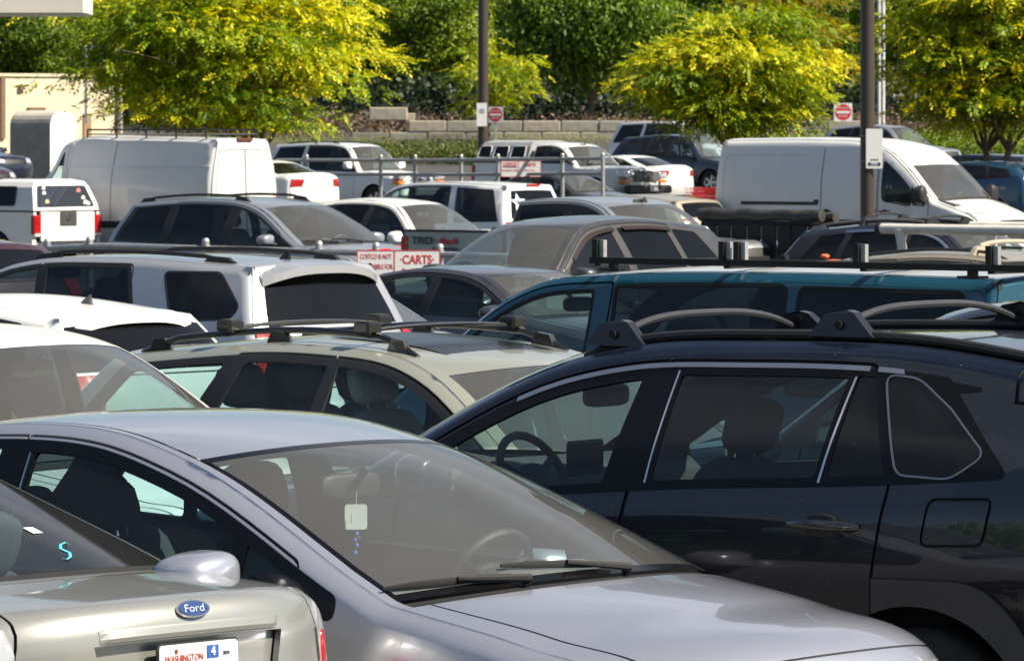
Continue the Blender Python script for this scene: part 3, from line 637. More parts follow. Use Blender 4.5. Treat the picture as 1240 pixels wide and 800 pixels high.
def spec_impreza():
    rows = [('front', -.10, .20, .16, .20), ('bumper', -.27, .45, .04, .45), ('bumper_top', -.25, .66, .05, .64), ('hood_lead', -.15, .84, .14, .775), ('hood_mid', .38, .975, .55, .90),
            ('cowl', .86, 1.035, 1.07, .985, 2.2, 1), ('header', 1.98, 1.415, 2.10, 1.365, 2.3, 0), ('roof1', 2.38, 1.472, 2.45, 1.435, 2.3), ('roof2', 2.85, 1.482, 2.85, 1.448, 2.3),
            ('roof_rear', 3.70, 1.40, 3.67, 1.35, 2.3, 1), ('backlight', 4.15, 1.05, 4.05, 1.03, 2.3, 1), ('deck', 4.33, .95, 4.20, .93, 2.6, 1), ('tail', 4.37, .72, 4.20, .70), ('rear_bumper', 4.42, .52, 4.22, .52), ('rear', 4.34, .22, 4.20, .20)]
    return dict(L=4.42, near=1, crown=.65, rows=rows, belt=[(-.3, .86), (.3, .90), (.9, .935), (1.3, .95), (2.6, .985), (4.4, 1.05)], plan=[(-.27, .50), (-.12, .62), (.05, .735), (.35, .81), (.9, .855), (2.4, .87), (3.6, .855), (4.1, .80), (4.3, .70), (4.42, .60)],
                sect=SECT, tumble=TUM, gh=[(1.2, 0), (3, 0), (4.2, .06)], sill=.20, wheel_r=.315, axles=(.78, 3.45), paint=SILVER_BLUE, grid=.045, fillet=.055, door_z=.32, door_m=.036,
                doors=[((1.42, 1.42), (2.90, 2.80), 1.42, 2.82), ((2.90, 2.80), (3.68, 3.48), 2.82, 3.35)],
                dlo=[((1.245, 1.245), (4.06, 3.78), .048, -.02)], panes=[((1.715, 1.735), (2.67, 2.73), .085, .012, G_CLEAR, .02), ((1.385, 1.38), (1.655, 1.675), .085, .012, G_CLEAR, .02), ((2.95, 2.88), (3.46, 3.34), .075, .018, G_CLEAR), ((3.52, 3.38), (3.98, 3.70), .075, .018, G_CLEAR)], dlo_mat=GLOSSBLACK,
                side_regs=[('chrome_strip', [(2.693, .99), (2.700, .99), (2.755, 1.36), (2.748, 1.36)], CHROME, .004)],
                interior=dict(dash=(1.16, 1.0), end=3.8, seats=[(2.31, (.36, -.36), .42, .50, .54), (3.05, (.38, 0, -.38), .42, .46, .44)], mirror=(1.95, 1.26), seat_mat=SEAT, dash_mat=DASHGREY),
                top_regs=[('hood', band('hood_lead', .10, 'cowl', -.09, .88, .90), SILVER_BLUE, 'gap'), ('cowl_panel', band('cowl', -.105, 'cowl', .045, .965), BLACK, -.012), ('glass_border', band('cowl', .012, 'header', -.02, .965, .96), GLOSSBLACK, .0),
                          ('windshield', band('cowl', .05, 'header', -.055, .94, .93), G_WIND, -.001), ('rear_window', band('roof_rear', .12, 'backlight', -.05, .86), G_MID, -.003)] + ditches(.955, .016) +
                         [('headlight', (lambda sg: lambda B: [(2.25, sg * .50), (2.95, sg * .62), (3.02, sg * 1), (2.3, sg * 1)])(sg), CLEARLENS, .002) for sg in (1, -1)] + [('grille', lambda B: [(2.1, -.42), (2.75, -.48), (2.75, .48), (2.1, .42)], BLACK, -.01)])
def spec_rav4():
    L = 4.60
    rows = [('front', .12, .24, .36, .24), ('bumper', .0, .50, .26, .50), ('bumper_top', .03, .74, .26, .74), ('hood_lead', .12, .96, .34, .93), ('hood_mid', .55, 1.04, .70, 1.0),
            ('cowl', .90, 1.12, 1.10, 1.07, 2.2, 1), ('header', 1.86, 1.57, 1.99, 1.52, 2.3, 0), ('roof1', 2.25, 1.625, 2.30, 1.583, 2.3), ('roof2', 2.8, 1.65, 2.8, 1.607, 2.3), ('roof_mid', 3.4, 1.655, 3.4, 1.605, 2.3), ('roof_rear', 4.18, 1.585, 4.12, 1.52, 2.4, 1),
            ('backlight', 4.42, 1.24, 4.32, 1.24, 2.6, 1), ('deck', 4.50, 1.10, 4.38, 1.10, 2.8, 0), ('tail', 4.53, .85, 4.40, .83), ('rear_bumper', 4.60, .60, 4.42, .60), ('rear', 4.52, .26, 4.40, .26)]
    axr = 3.59; rw = .345
    def arch(ax):
        o = [(ax - .60, .22), (ax - .53, .60), (ax - .44, .775), (ax - .30, .845), (ax + .24, .855), (ax + .36, .76), (ax + .50, .52), (ax + .56, .22)]
        return rounded(o, .09, 5, 8)
    q = rounded([(3.495, 1.19), (3.71, 1.185), (3.825, 1.265), (3.655, 1.405), (3.50, 1.50), (3.372, 1.508)], .04, 5, 8)
    fd = [(3.643, 1.114), (3.881, 1.125), (3.856, .975), (3.621, .964)]
    return dict(L=L, near=1, crown=.35, rows=rows, belt=[(0, .98), (1.2, 1.03), (1.96, 1.073), (2.6, 1.123), (3.46, 1.172), (3.8, 1.20), (4.6, 1.26)], plan=[(0, .55), (.15, .68), (.35, .80), (.7, .88), (1.2, .915), (2.4, .925), (3.7, .925), (4.1, .90), (4.4, .82), (4.6, .70)],
                sect=[(0, .07), (.15, .02), (.30, .04), (.5, .032), (.68, .0), (.85, .012), (1, .05)], tumble=[(0, 0), (.1, .03), (.2, .07), (.4, .165), (.6, .28)], gh=[(3.2, 0), (4.3, .07)], sill=.22, wheel_r=rw, axles=(.93, axr), arch_gap=.075, paint=BLACKP, grid=.045, fillet=.06, door_z=.34, door_m=.066, gap=.012,
                doors=[((1.40, 1.4), (2.409, 2.458), 1.40, 2.32), ((2.409, 2.458), (3.478, 3.315), 2.32, 3.36)],
                clad=[arch(.93), arch(axr), [(1.2, .2), (3.4, .2), (3.4, .34), (1.2, .34)]], clad_arch=1,
                dlo=[(None, (3.92, 3.52), .078, -.02)], dlo_r=.06, dlo_mat=GLOSSBLACK, pane_r=.05,
                chrome=[((1.30, 1.30), (3.30, 3.30), .074, .090, .30), ((3.335, 3.335), (3.62, 3.40), .074, .090, .30)], chrome_mat=plain('satin_trim', (.42, .43, .47), .35, .9, var=.03),
                panes=[((1.46, 1.46), (2.29, 2.375), .125, .012, G_CLEAR, .015), ((2.497, 2.535), (3.17, 3.235), .115, .012, G_MID, .015), ((3.215, 3.27), (3.452, 3.305), .105, .012, G_TINT, .01)],
                side_regs=[('chrome_strip', [(3.188, 1.15), (3.197, 1.15), (3.260, 1.50), (3.252, 1.50)], CHROME, .004), ('chrome_strip', [(2.473, 1.12), (2.480, 1.12), (2.522, 1.50), (2.515, 1.50)], CHROME, .004), ('chrome_strip', offset(q, .006), plain('dim_chrome', (.30, .30, .32), .3, .9, var=.03), .004), ('side_window', q, G_TINT, -.001),
                           ('door_gap', offset(rounded(fd, .03), .006), RUBBER, -.01), ('fuel_door', offset(rounded(fd, .03), -.004), BLACKP, .001), ('door_gap', [(3.86, 1.55), (3.875, 1.55), (3.90, 1.44), (4.1, 1.43), (4.1, 1.42), (3.888, 1.43)], RUBBER, -.01)],
                interior=dict(dash=(1.10, 1.12), wheel=(1.64, 1.06), end=4.3, seats=[(2.16, (.38, -.38), .53, .52, .54), (3.05, (.40, 0, -.40), .62, .48, .54)], mirror=(1.68, 1.36), seat_mat=SEAT, dash_mat=DASH),
                top_regs=[('hood', band('hood_lead', .1, 'cowl', -.07, .90, .93), BLACKP, 'gap'), ('cowl_panel', band('cowl', -.07, 'cowl', .04, .94), BLACK, -.010), ('windshield', band('cowl', .03, 'header', -.06, .92, .90), G_WIND, -.002),
                          ('tailgate', band('roof_rear', .02, 'tail', .5, .93), BLACKP, 'gap'), ('rear_window', band('roof_rear', .20, 'backlight', -.02, .86), G_TINT, .001)] +
                         [('tail_light', (lambda sg: lambda B: [(11.1, sg * .62), (11.1, sg * 1), (11.95, sg * 1), (11.9, sg * .55)])(sg), REDLENS, .006) for sg in (1, -1)])
def spec_focus():
    L = 4.45
    rows = [('front', .12, .20, .36, .20), ('bumper', .0, .45, .27, .45), ('bumper_top', .03, .62, .28, .62), ('hood_lead', .14, .74, .38, .70), ('hood_mid', .6, .88, .80, .84),
            ('cowl', 1.0, .99, 1.25, .97, 2.2, 1), ('header', 1.75, 1.42, 1.88, 1.37, 2.3, 0), ('roof1', 2.1, 1.475, 2.15, 1.42, 2.3), ('roof2', 2.4, 1.478, 2.4, 1.42, 2.3), ('roof_rear', 2.76, 1.43, 2.68, 1.37, 2.3, 1),
            ('backlight', 3.70, 1.085, 3.56, 1.060, 2.6, 1), ('deck', 4.33, 1.078, 4.17, 1.045, 3.0, 1), ('deck2', 4.372, 1.055, 4.22, 1.020, 3.0, 0), ('tail', 4.405, .86, 4.25, .82, 3.2), ('tail2', 4.405, .64, 4.27, .63, 3.2, 1), ('bumper_r', 4.45, .60, 4.30, .60, 3.2, 1), ('rear_bumper', 4.46, .42, 4.30, .42, 3.0), ('rear', 4.38, .22, 4.28, .22)]
    return dict(L=L, near=1, crown=.8, rows=rows, belt=[(0, .80), (1.4, .955), (2.6, .985), (3.5, 1.02), (4.45, 1.03)], plan=[(0, .50), (.12, .62), (.3, .745), (.6, .81), (1.1, .845), (2.4, .855), (3.4, .84), (3.9, .79), (4.2, .735), (4.46, .66)],
                sect=SECT, tumble=TUM, gh=[(2.6, 0), (3.5, .03)], sill=.20, wheel_r=.31, axles=(.88, 3.40), paint=CHAMP, grid=.045, fillet=.05, door_z=.32, door_m=.035,
                doors=[((1.40, 1.4), (2.35, 2.25), 1.4, 2.35), ((2.35, 2.25), (3.20, 2.95), 2.35, 3.0)],
                dlo=[(None, (3.32, 2.95), .05, -.004)], panes=[((1.55, 1.55), (2.30, 2.22), .08, .018, G_CLEAR), ((2.42, 2.32), (3.02, 2.82), .08, .018, G_CLEAR)], dlo_mat=BLACK,
                interior=dict(dash=(1.15, .99), end=3.7, seats=[(2.10, (.36, -.36), .50, .50, .56), (2.62, (.38, -.38), .44, .46, .46)], seat_mat=SEATGREY),
                top_regs=[('hood', band('hood_lead', .15, 'cowl', -.07, .90, .93), CHAMP, 'gap'), ('windshield', band('cowl', .03, 'header', -.06, .92, .90), G_WIND, -.002),
                          ('window_seal', band('roof_rear', .02, 'backlight', .025, .992, .985), RUBBER, .0), ('rear_window', band('roof_rear', .06, 'backlight', -.03, .972, .962), G_MID, .001),
                          ('trunk_lid', band('backlight', .13, 'tail2', -.06, .90, .90), CHAMP, 'gap'),
                          ('plate_recess', lambda B: [(12.52, -.56), (12.52, .56), (12.9, .52), (13.7, .48), (13.7, -.48), (12.9, -.52)], CHAMP, -.028)] +
                         [('tail_light', (lambda sg: lambda B: [(12.10, sg * 1), (12.10, sg * .945), (12.5, sg * .90), (13.9, sg * .92), (13.9, sg * 1)])(sg), CLEARLENS, .006) for sg in (1, -1)],
                )
# ------------------------------------------------------------------ the other kinds of vehicle
def rowset(L, hood, cowl, hdr, roof, rear, back, tail, bump=.52, nose_in=.24):
    o = [('front', .12, .24, .12 + nose_in, .24), ('bumper', .0, bump, nose_in, bump), ('bumper_top', .02, hood[0] - .14, nose_in, hood[0] - .16), ('hood_lead', .10, hood[0], nose_in + .08, hood[0] - .03), ('hood_mid', .50, hood[1], .62, hood[1] - .04),
         ('cowl', *cowl, 2.2, 1), ('header', *hdr, 2.3, 0)] + [('roof%d' % i, *r, 2.4) for i, r in enumerate(roof)] + [('roof_rear', *rear, 2.4, 1), ('backlight', *back, 2.6, 1)]
    return o + [('tail%d' % i, *t, 2.8) for i, t in enumerate(tail)] + [('rear', L - .08, .26, L - .20, .26)]
def planset(L, hw, nose=.70, tail=.80): return [(0, hw * nose), (.15, hw * (nose + .10)), (.35, hw * .925), (.9, hw * .985), (L * .5, hw), (L * .80, hw * .985), (L - .35, hw * .94), (L - .15, hw * (tail + .06)), (L, hw * tail)]
def ti(sp, k): return [i for i, r in enumerate(sp['rows']) if r[0] == k][0]
def common(sp, hood_v=.92, wv=.93, rear_glass=G_TINT, rg=(.12, -.06, .88), lamps=True, tailz=None):
    P = sp['paint']; t = sp.setdefault('top_regs', [])
    t += [('hood', band('hood_lead', .12, 'cowl', -.07, hood_v), P, 'gap'), ('cowl_panel', band('cowl', -.07, 'cowl', .05, .95), BLACK, -.01), ('windshield', band('cowl', .05, 'header', -.06, wv, wv - .01), sp.get('wind', G_WIND), -.002)]
    if rear_glass is not None: t += [('rear_window', band('roof_rear', rg[0], 'backlight', rg[1], rg[2]), rear_glass, -.002)]
    if lamps:
        t += [('headlight', (lambda sg: lambda B: [(2.15, sg * .58), (2.92, sg * .60), (2.98, sg * 1), (2.1, sg * 1)])(sg), CLEARLENS, .004) for sg in (1, -1)] + [('grille', lambda B: [(1.9, -.46), (2.75, -.50), (2.75, .50), (1.9, .46)], sp.get('grille', BLACK), -.012)]
    return sp
def base(L, hw, paint_, rows_, belt, axles, r, doors, dlo, panes, **k):
    d = dict(L=L, rows=rows_, belt=belt, plan=planset(L, hw, k.pop('nose', .72), k.pop('tailw', .84)), sect=k.pop('sect', SECT), tumble=k.pop('tumble', TUM), gh=k.pop('gh', [(1.2, 0), (L * .6, 0), (L, .05)]), sill=.24, wheel_r=r, axles=axles, paint=paint_, grid=k.pop('grid', .09),
             fillet=k.pop('fillet', .06), door_z=.36, door_m=.04, doors=doors, dlo=dlo, panes=panes, gap=k.pop('gap', .012))
    d.update(k); return d
def taillights(sp, polys, mat=REDLENS):
    """polys on the rear face in (row, v) with v > 0, mirrored"""
    for p in polys:
        for sg in (1, -1): sp['top_regs'].append(('tail_light', (lambda p, sg: lambda B: [(B.tag[a] + d, sg * v) for a, d, v in p])(p, sg), mat, .012))
    return sp
def K_sedan(P, L=4.75, h=1.45, hw=.90, tint=G_MID, **k):
    q = h - 1.45
    rows_ = rowset(L, (.76, .88), (1.15, 1.0, 1.38, .975), (2.02, 1.39 + q, 2.14, 1.345 + q), [(2.45, 1.44 + q, 2.45, 1.39 + q), (2.9, h, 2.9, 1.40 + q)], (3.40, 1.40 + q, 3.35, 1.345 + q), (4.12, 1.10, 3.98, 1.07), [(L - .14, 1.08, L - .26, 1.04), (L - .08, 1.03, L - .22, 1.0), (L - .05, .80, L - .2, .78), (L, .55, L - .18, .55)])
    sp = base(L, hw, P, rows_, [(0, .80), (1.35, .955), (2.6, .985), (3.6, 1.02), (L, 1.05)], (.95, .95 + L * .585), .32, [((1.55, 1.55), (2.65, 2.55), 1.55, 2.6), ((2.65, 2.55), (3.60, 3.35), 2.6, 3.2)],
              [(None, (3.78, 3.42), .05, -.004)], [((1.62, 1.62), (2.60, 2.52), .075, .015, G_CLEAR), ((2.72, 2.62), (3.42, 3.25), .075, .015, tint)],
              interior=dict(dash=(1.25, .99), end=4.0, seats=[(2.30, (.36, -.36), .50, .50, .54), (3.15, (.38, -.38), .50, .48, .50)], mirror=(2.05, 1.28)))
    sp.update(k); common(sp, rear_glass=tint, rg=(.10, -.05, .90)); b = 'backlight'
    sp['top_regs'].append(('trunk_lid', band('backlight', .12, 'tail2', -.1, .78), P, 'gap'))
    taillights(sp, [[('tail1', .15, 1), ('tail1', .15, .70), ('tail1', .8, .52), ('tail2', -.05, .62), ('tail2', -.05, 1)]]); return sp
def K_coupe(P, L=4.62, h=1.40, hw=.90, **k):
    rows_ = rowset(L, (.74, .86), (1.15, .97, 1.40, .94), (2.05, 1.34, 2.18, 1.29), [(2.5, 1.385, 2.5, 1.33), (2.85, h, 2.85, 1.34)], (3.20, 1.36, 3.15, 1.30), (4.10, 1.06, 3.95, 1.02), [(L - .10, 1.05, L - .24, 1.0), (L - .05, 1.0, L - .2, .96), (L - .05, .75, L - .2, .75), (L, .5, L - .18, .5)])
    sp = base(L, hw, P, rows_, [(0, .78), (1.35, .93), (2.8, .97), (3.5, 1.03), (L, 1.05)], (.95, 3.72), .33, [((1.55, 1.55), (2.95, 2.85), 1.55, 2.85)], [(None, (3.55, 3.30), .05, -.004)], [((1.62, 1.62), (2.90, 2.82), .075, .015, G_MID), ((2.98, 2.9), (3.50, 3.25), .075, .015, G_TINT)],
              interior=dict(dash=(1.25, .96), end=3.9, seats=[(2.35, (.36, -.36), .48, .50, .54)], mirror=(2.05, 1.24)))
    sp.update(k); common(sp, rear_glass=G_TINT, rg=(.10, -.05, .88)); sp['top_regs'].append(('trunk_lid', band('backlight', .12, 'tail2', -.1, .72), P, 'gap'))
    taillights(sp, [[('tail1', .1, 1), ('tail1', .25, .60), ('tail1', .8, .66), ('tail2', -.1, 1)]]); return sp
def K_box_suv(P, L=4.80, h=1.80, hw=.95, body_quarter=True, tint=G_TINT, front=G_CLEAR, **k):
    q = h - 1.80
    rows_ = rowset(L, (1.02, 1.10), (1.28, 1.18, 1.48, 1.15), (1.98, 1.70 + q, 2.10, 1.65 + q), [(2.4, 1.765 + q, 2.4, 1.715 + q), (3.2, h, 3.2, 1.745 + q)], (L - .42, 1.765 + q, L - .44, 1.70 + q), (L - .17, 1.22, L - .27, 1.21), [(L - .13, 1.15, L - .23, 1.14), (L - .08, .80, L - .2, .80), (L, .70, L - .16, .70), (L, .50, L - .16, .50)], bump=.60)
    sp = base(L, hw, P, rows_, [(0, 1.05), (1.4, 1.12), (2.8, 1.15), (L, 1.20)], (.92, .92 + L * .585), .38, [((1.60, 1.6), (2.62, 2.56), 1.6, 2.6), ((2.62, 2.56), (3.50, 3.46), 2.6, 3.15)],
              [(None, (3.52, 3.46), .06, -.004), ((3.66, 3.60), (L - .40, L - .58), .075, .01)], [((1.66, 1.66), (2.58, 2.52), .085, .015, front), ((2.68, 2.62), (3.46, 3.40), .085, .015, tint), ((3.68, 3.62), (L - .42, L - .60), .09, .02, tint, .06)],
              interior=dict(dash=(1.38, 1.16), end=L - .5, seats=[(2.45, (.40, -.40), .66, .52, .56), (3.30, (.40, 0, -.40), .66, .48, .54)], mirror=(2.05, 1.56)), gh=[(1.2, 0), (L * .75, 0), (L, .04)], tumble=[(0, 0), (.1, .02), (.2, .05), (.4, .12), (.6, .2)], tailw=.88)
    sp.update(k); common(sp, rg=(.16, -.06, .86)); sp['top_regs'].append(('tailgate', band('backlight', -.0, 'tail1', -.05, .86), P, 'gap')); 
    taillights(sp, [[('backlight', .15, 1), ('backlight', .15, .86), ('tail0', .85, .86), ('tail0', .85, 1)]]); return sp
def K_cuv(P, L=4.60, h=1.68, hw=.92, tint=G_TINT, front=G_CLEAR, rear_v=.84, **k):
    q = h - 1.68
    rows_ = rowset(L, (.92, 1.0), (1.12, 1.09, 1.34, 1.06), (1.95, 1.58 + q, 2.08, 1.53 + q), [(2.35, 1.64 + q, 2.35, 1.585 + q), (2.9, h, 2.9, 1.61 + q)], (L - .50, 1.60 + q, L - .56, 1.52 + q), (L - .17, 1.18, L - .30, 1.17), [(L - .12, 1.08, L - .24, 1.06), (L - .07, .80, L - .2, .80), (L, .58, L - .18, .58)], bump=.55)
    sp = base(L, hw, P, rows_, [(0, .93), (1.3, 1.03), (2.8, 1.07), (3.6, 1.11), (L, 1.20)], (.92, .92 + L * .585), .35, [((1.55, 1.55), (2.58, 2.50), 1.55, 2.55), ((2.58, 2.50), (3.50, 3.38), 2.55, 3.15)],
              [(None, (L - .55, L - .85), .055, -.004)], [((1.62, 1.62), (2.53, 2.46), .08, .015, front), ((2.65, 2.57), (3.40, 3.30), .08, .015, tint), ((3.48, 3.38), (L - .60, L - .90), .08, .02, tint, .05)],
              interior=dict(dash=(1.24, 1.07), end=L - .5, seats=[(2.40, (.38, -.38), .60, .50, .56), (3.22, (.38, 0, -.38), .60, .48, .54)], mirror=(2.02, 1.44)))
    sp.update(k); common(sp, rg=(.16, -.06, rear_v)); sp['top_regs'].append(('tailgate', band('backlight', .04, 'tail1', .5, .80), P, 'gap'))
    taillights(sp, [[('backlight', .0, 1), ('backlight', .0, .72), ('tail0', .6, .76), ('tail0', .9, 1)]]); return sp
def K_wagon(P, L=4.73, h=1.545, hw=.885, **k):
    q = h - 1.545
    rows_ = rowset(L, (.80, .90), (1.05, 1.0, 1.28, .98), (1.90, 1.43 + q, 2.03, 1.375 + q), [(2.3, 1.50 + q, 2.3, 1.445 + q), (2.8, h, 2.8, 1.475 + q)], (4.25, 1.46 + q, 4.15, 1.39 + q), (4.58, 1.05, 4.46, 1.04), [(L - .10, .98, L - .22, .96), (L - .06, .75, L - .2, .75), (L, .55, L - .18, .55)])
    sp = base(L, hw, P, rows_, [(0, .84), (1.3, .96), (2.8, .99), (L, 1.04)], (.95, 3.62), .33, [((1.45, 1.45), (2.60, 2.60), 1.45, 2.55), ((2.60, 2.60), (3.40, 3.26), 2.55, 3.1)],
              [(None, (4.25, 3.95), .045, -.02)], [((1.50, 1.5), (2.55, 2.565), .08, .015, G_CLEAR), ((2.64, 2.635), (3.30, 3.17), .08, .015, G_CLEAR), ((3.47, 3.30), (4.15, 3.85), .08, .02, G_CLEAR)],
              interior=dict(dash=(1.20, .99), end=4.2, seats=[(2.20, (.36, -.36), .52, .50, .56), (3.05, (.38, 0, -.38), .52, .46, .52)], mirror=(1.98, 1.32), seat_mat=SEATGREY, dash_mat=DASHGREY))
    sp.update(k); common(sp, rear_glass=G_MID, rg=(.14, -.06, .86)); taillights(sp, [[('backlight', .0, 1), ('backlight', .0, .75), ('tail1', .0, .75), ('tail1', .0, 1)]]); return sp
def K_minivan(P, L=5.10, h=1.75, hw=.98, **k):
    rows_ = rowset(L, (.90, 1.02), (.98, 1.12, 1.22, 1.09), (2.02, 1.64, 2.15, 1.585), [(2.45, 1.71, 2.45, 1.655), (3.2, h, 3.2, 1.69)], (L - .50, 1.69, L - .55, 1.62), (L - .17, 1.18, L - .28, 1.17), [(L - .12, 1.05, L - .22, 1.03), (L - .07, .80, L - .2, .80), (L, .58, L - .18, .58)])
    sp = base(L, hw, P, rows_, [(0, .92), (1.3, 1.05), (3.2, 1.09), (L, 1.13)], (.95, 3.95), .35, [((1.55, 1.55), (2.55, 2.50), 1.55, 2.55), ((2.55, 2.50), (3.70, 3.66), 2.55, 3.55)],
              [(None, (L - .40, L - .62), .06, -.02)], [((1.60, 1.6), (2.48, 2.42), .095, .015, G_CLEAR), ((2.66, 2.60), (3.62, 3.58), .09, .015, G_TINT), ((3.78, 3.74), (L - .50, L - .72), .09, .02, G_TINT, .08)],
              interior=dict(dash=(1.20, 1.10), end=L - .5, seats=[(2.45, (.42, -.42), .62, .52, .56)], mirror=(2.1, 1.50)), tumble=[(0, 0), (.1, .02), (.2, .05), (.4, .14), (.6, .23)])
    sp.update(k); common(sp, rg=(.14, -.06, .86)); taillights(sp, [[('backlight', .1, 1), ('backlight', .1, .86), ('tail1', .0, .86), ('tail1', .0, 1)]]); return sp
def K_pickup(P, L=5.45, h=1.85, hw=.95, crew=True, hood=1.08, rail=1.26, **k):
    """cab and hood as one skin; the bed and any canopy are added by pickup_bed()"""
    cb = k.pop('cb', 3.75 if crew else 3.15); q = h - 1.85
    rows_ = [('front', .12, .34, .34, .34), ('bumper', .0, .62, .22, .62), ('bumper_top', .04, hood - .14, .22, hood - .16), ('hood_lead', .10, hood, .30, hood - .04), ('hood_mid', .55, hood + .07, .65, hood + .03), ('cowl', 1.42, hood + .10, 1.58, hood + .07, 2.2, 1), ('header', 2.05, 1.75 + q, 2.16, 1.70 + q, 2.3, 0),
             ('roof0', 2.4, 1.82 + q, 2.4, 1.765 + q, 2.4), ('roof1', (2.4 + cb) / 2, h, (2.4 + cb) / 2, 1.79 + q, 2.4), ('roof_rear', cb - .10, 1.82 + q, cb - .10, 1.76 + q, 2.6, 1), ('backlight', cb, rail, cb - .02, rail - .01, 3.0, 1), ('cab_low', cb + .01, .5, cb, .5, 3.0), ('rear', cb + .01, .42, cb, .40)]
    pan = [((1.66, 1.66), (2.62, 2.58), .085, .015, k.pop('front', G_CLEAR))] + ([((2.74, 2.70), (cb - .16, cb - .20), .085, .015, k.pop('tint', G_TINT))] if crew else [((2.76, 2.72), (cb - .08, cb - .14), .085, .015, G_TINT)])
    sp = base(L, hw, P, rows_, [(0, hood), (1.5, rail - .03), (cb, rail)], (.95, L - 1.12), .39, [((1.60, 1.6), (2.68, 2.64), 1.6, 2.66)] + ([((2.68, 2.64), (cb - .10, cb - .12), 2.66, cb - .3)] if crew else []), [(None, (cb - .08, cb - .12), .06, -.004)], pan,
              interior=dict(dash=(1.50, hood + .08), end=cb - .1, seats=[(2.50, (.40, -.40), .70, .52, .56)] + ([(3.25, (.40, -.40), .70, .50, .54)] if crew else []), mirror=(2.12, 1.62)), tumble=[(0, 0), (.1, .02), (.2, .05), (.4, .13), (.6, .22)])
    sp['plan'] = [(0, hw * .74), (.12, hw * .86), (.35, hw * .95), (.9, hw), (L, hw)]; sp['cab_back'] = cb; sp['rail'] = rail
    sp.update(k); common(sp, rear_glass=G_TINT, rg=(.15, -.12, .80)); return sp
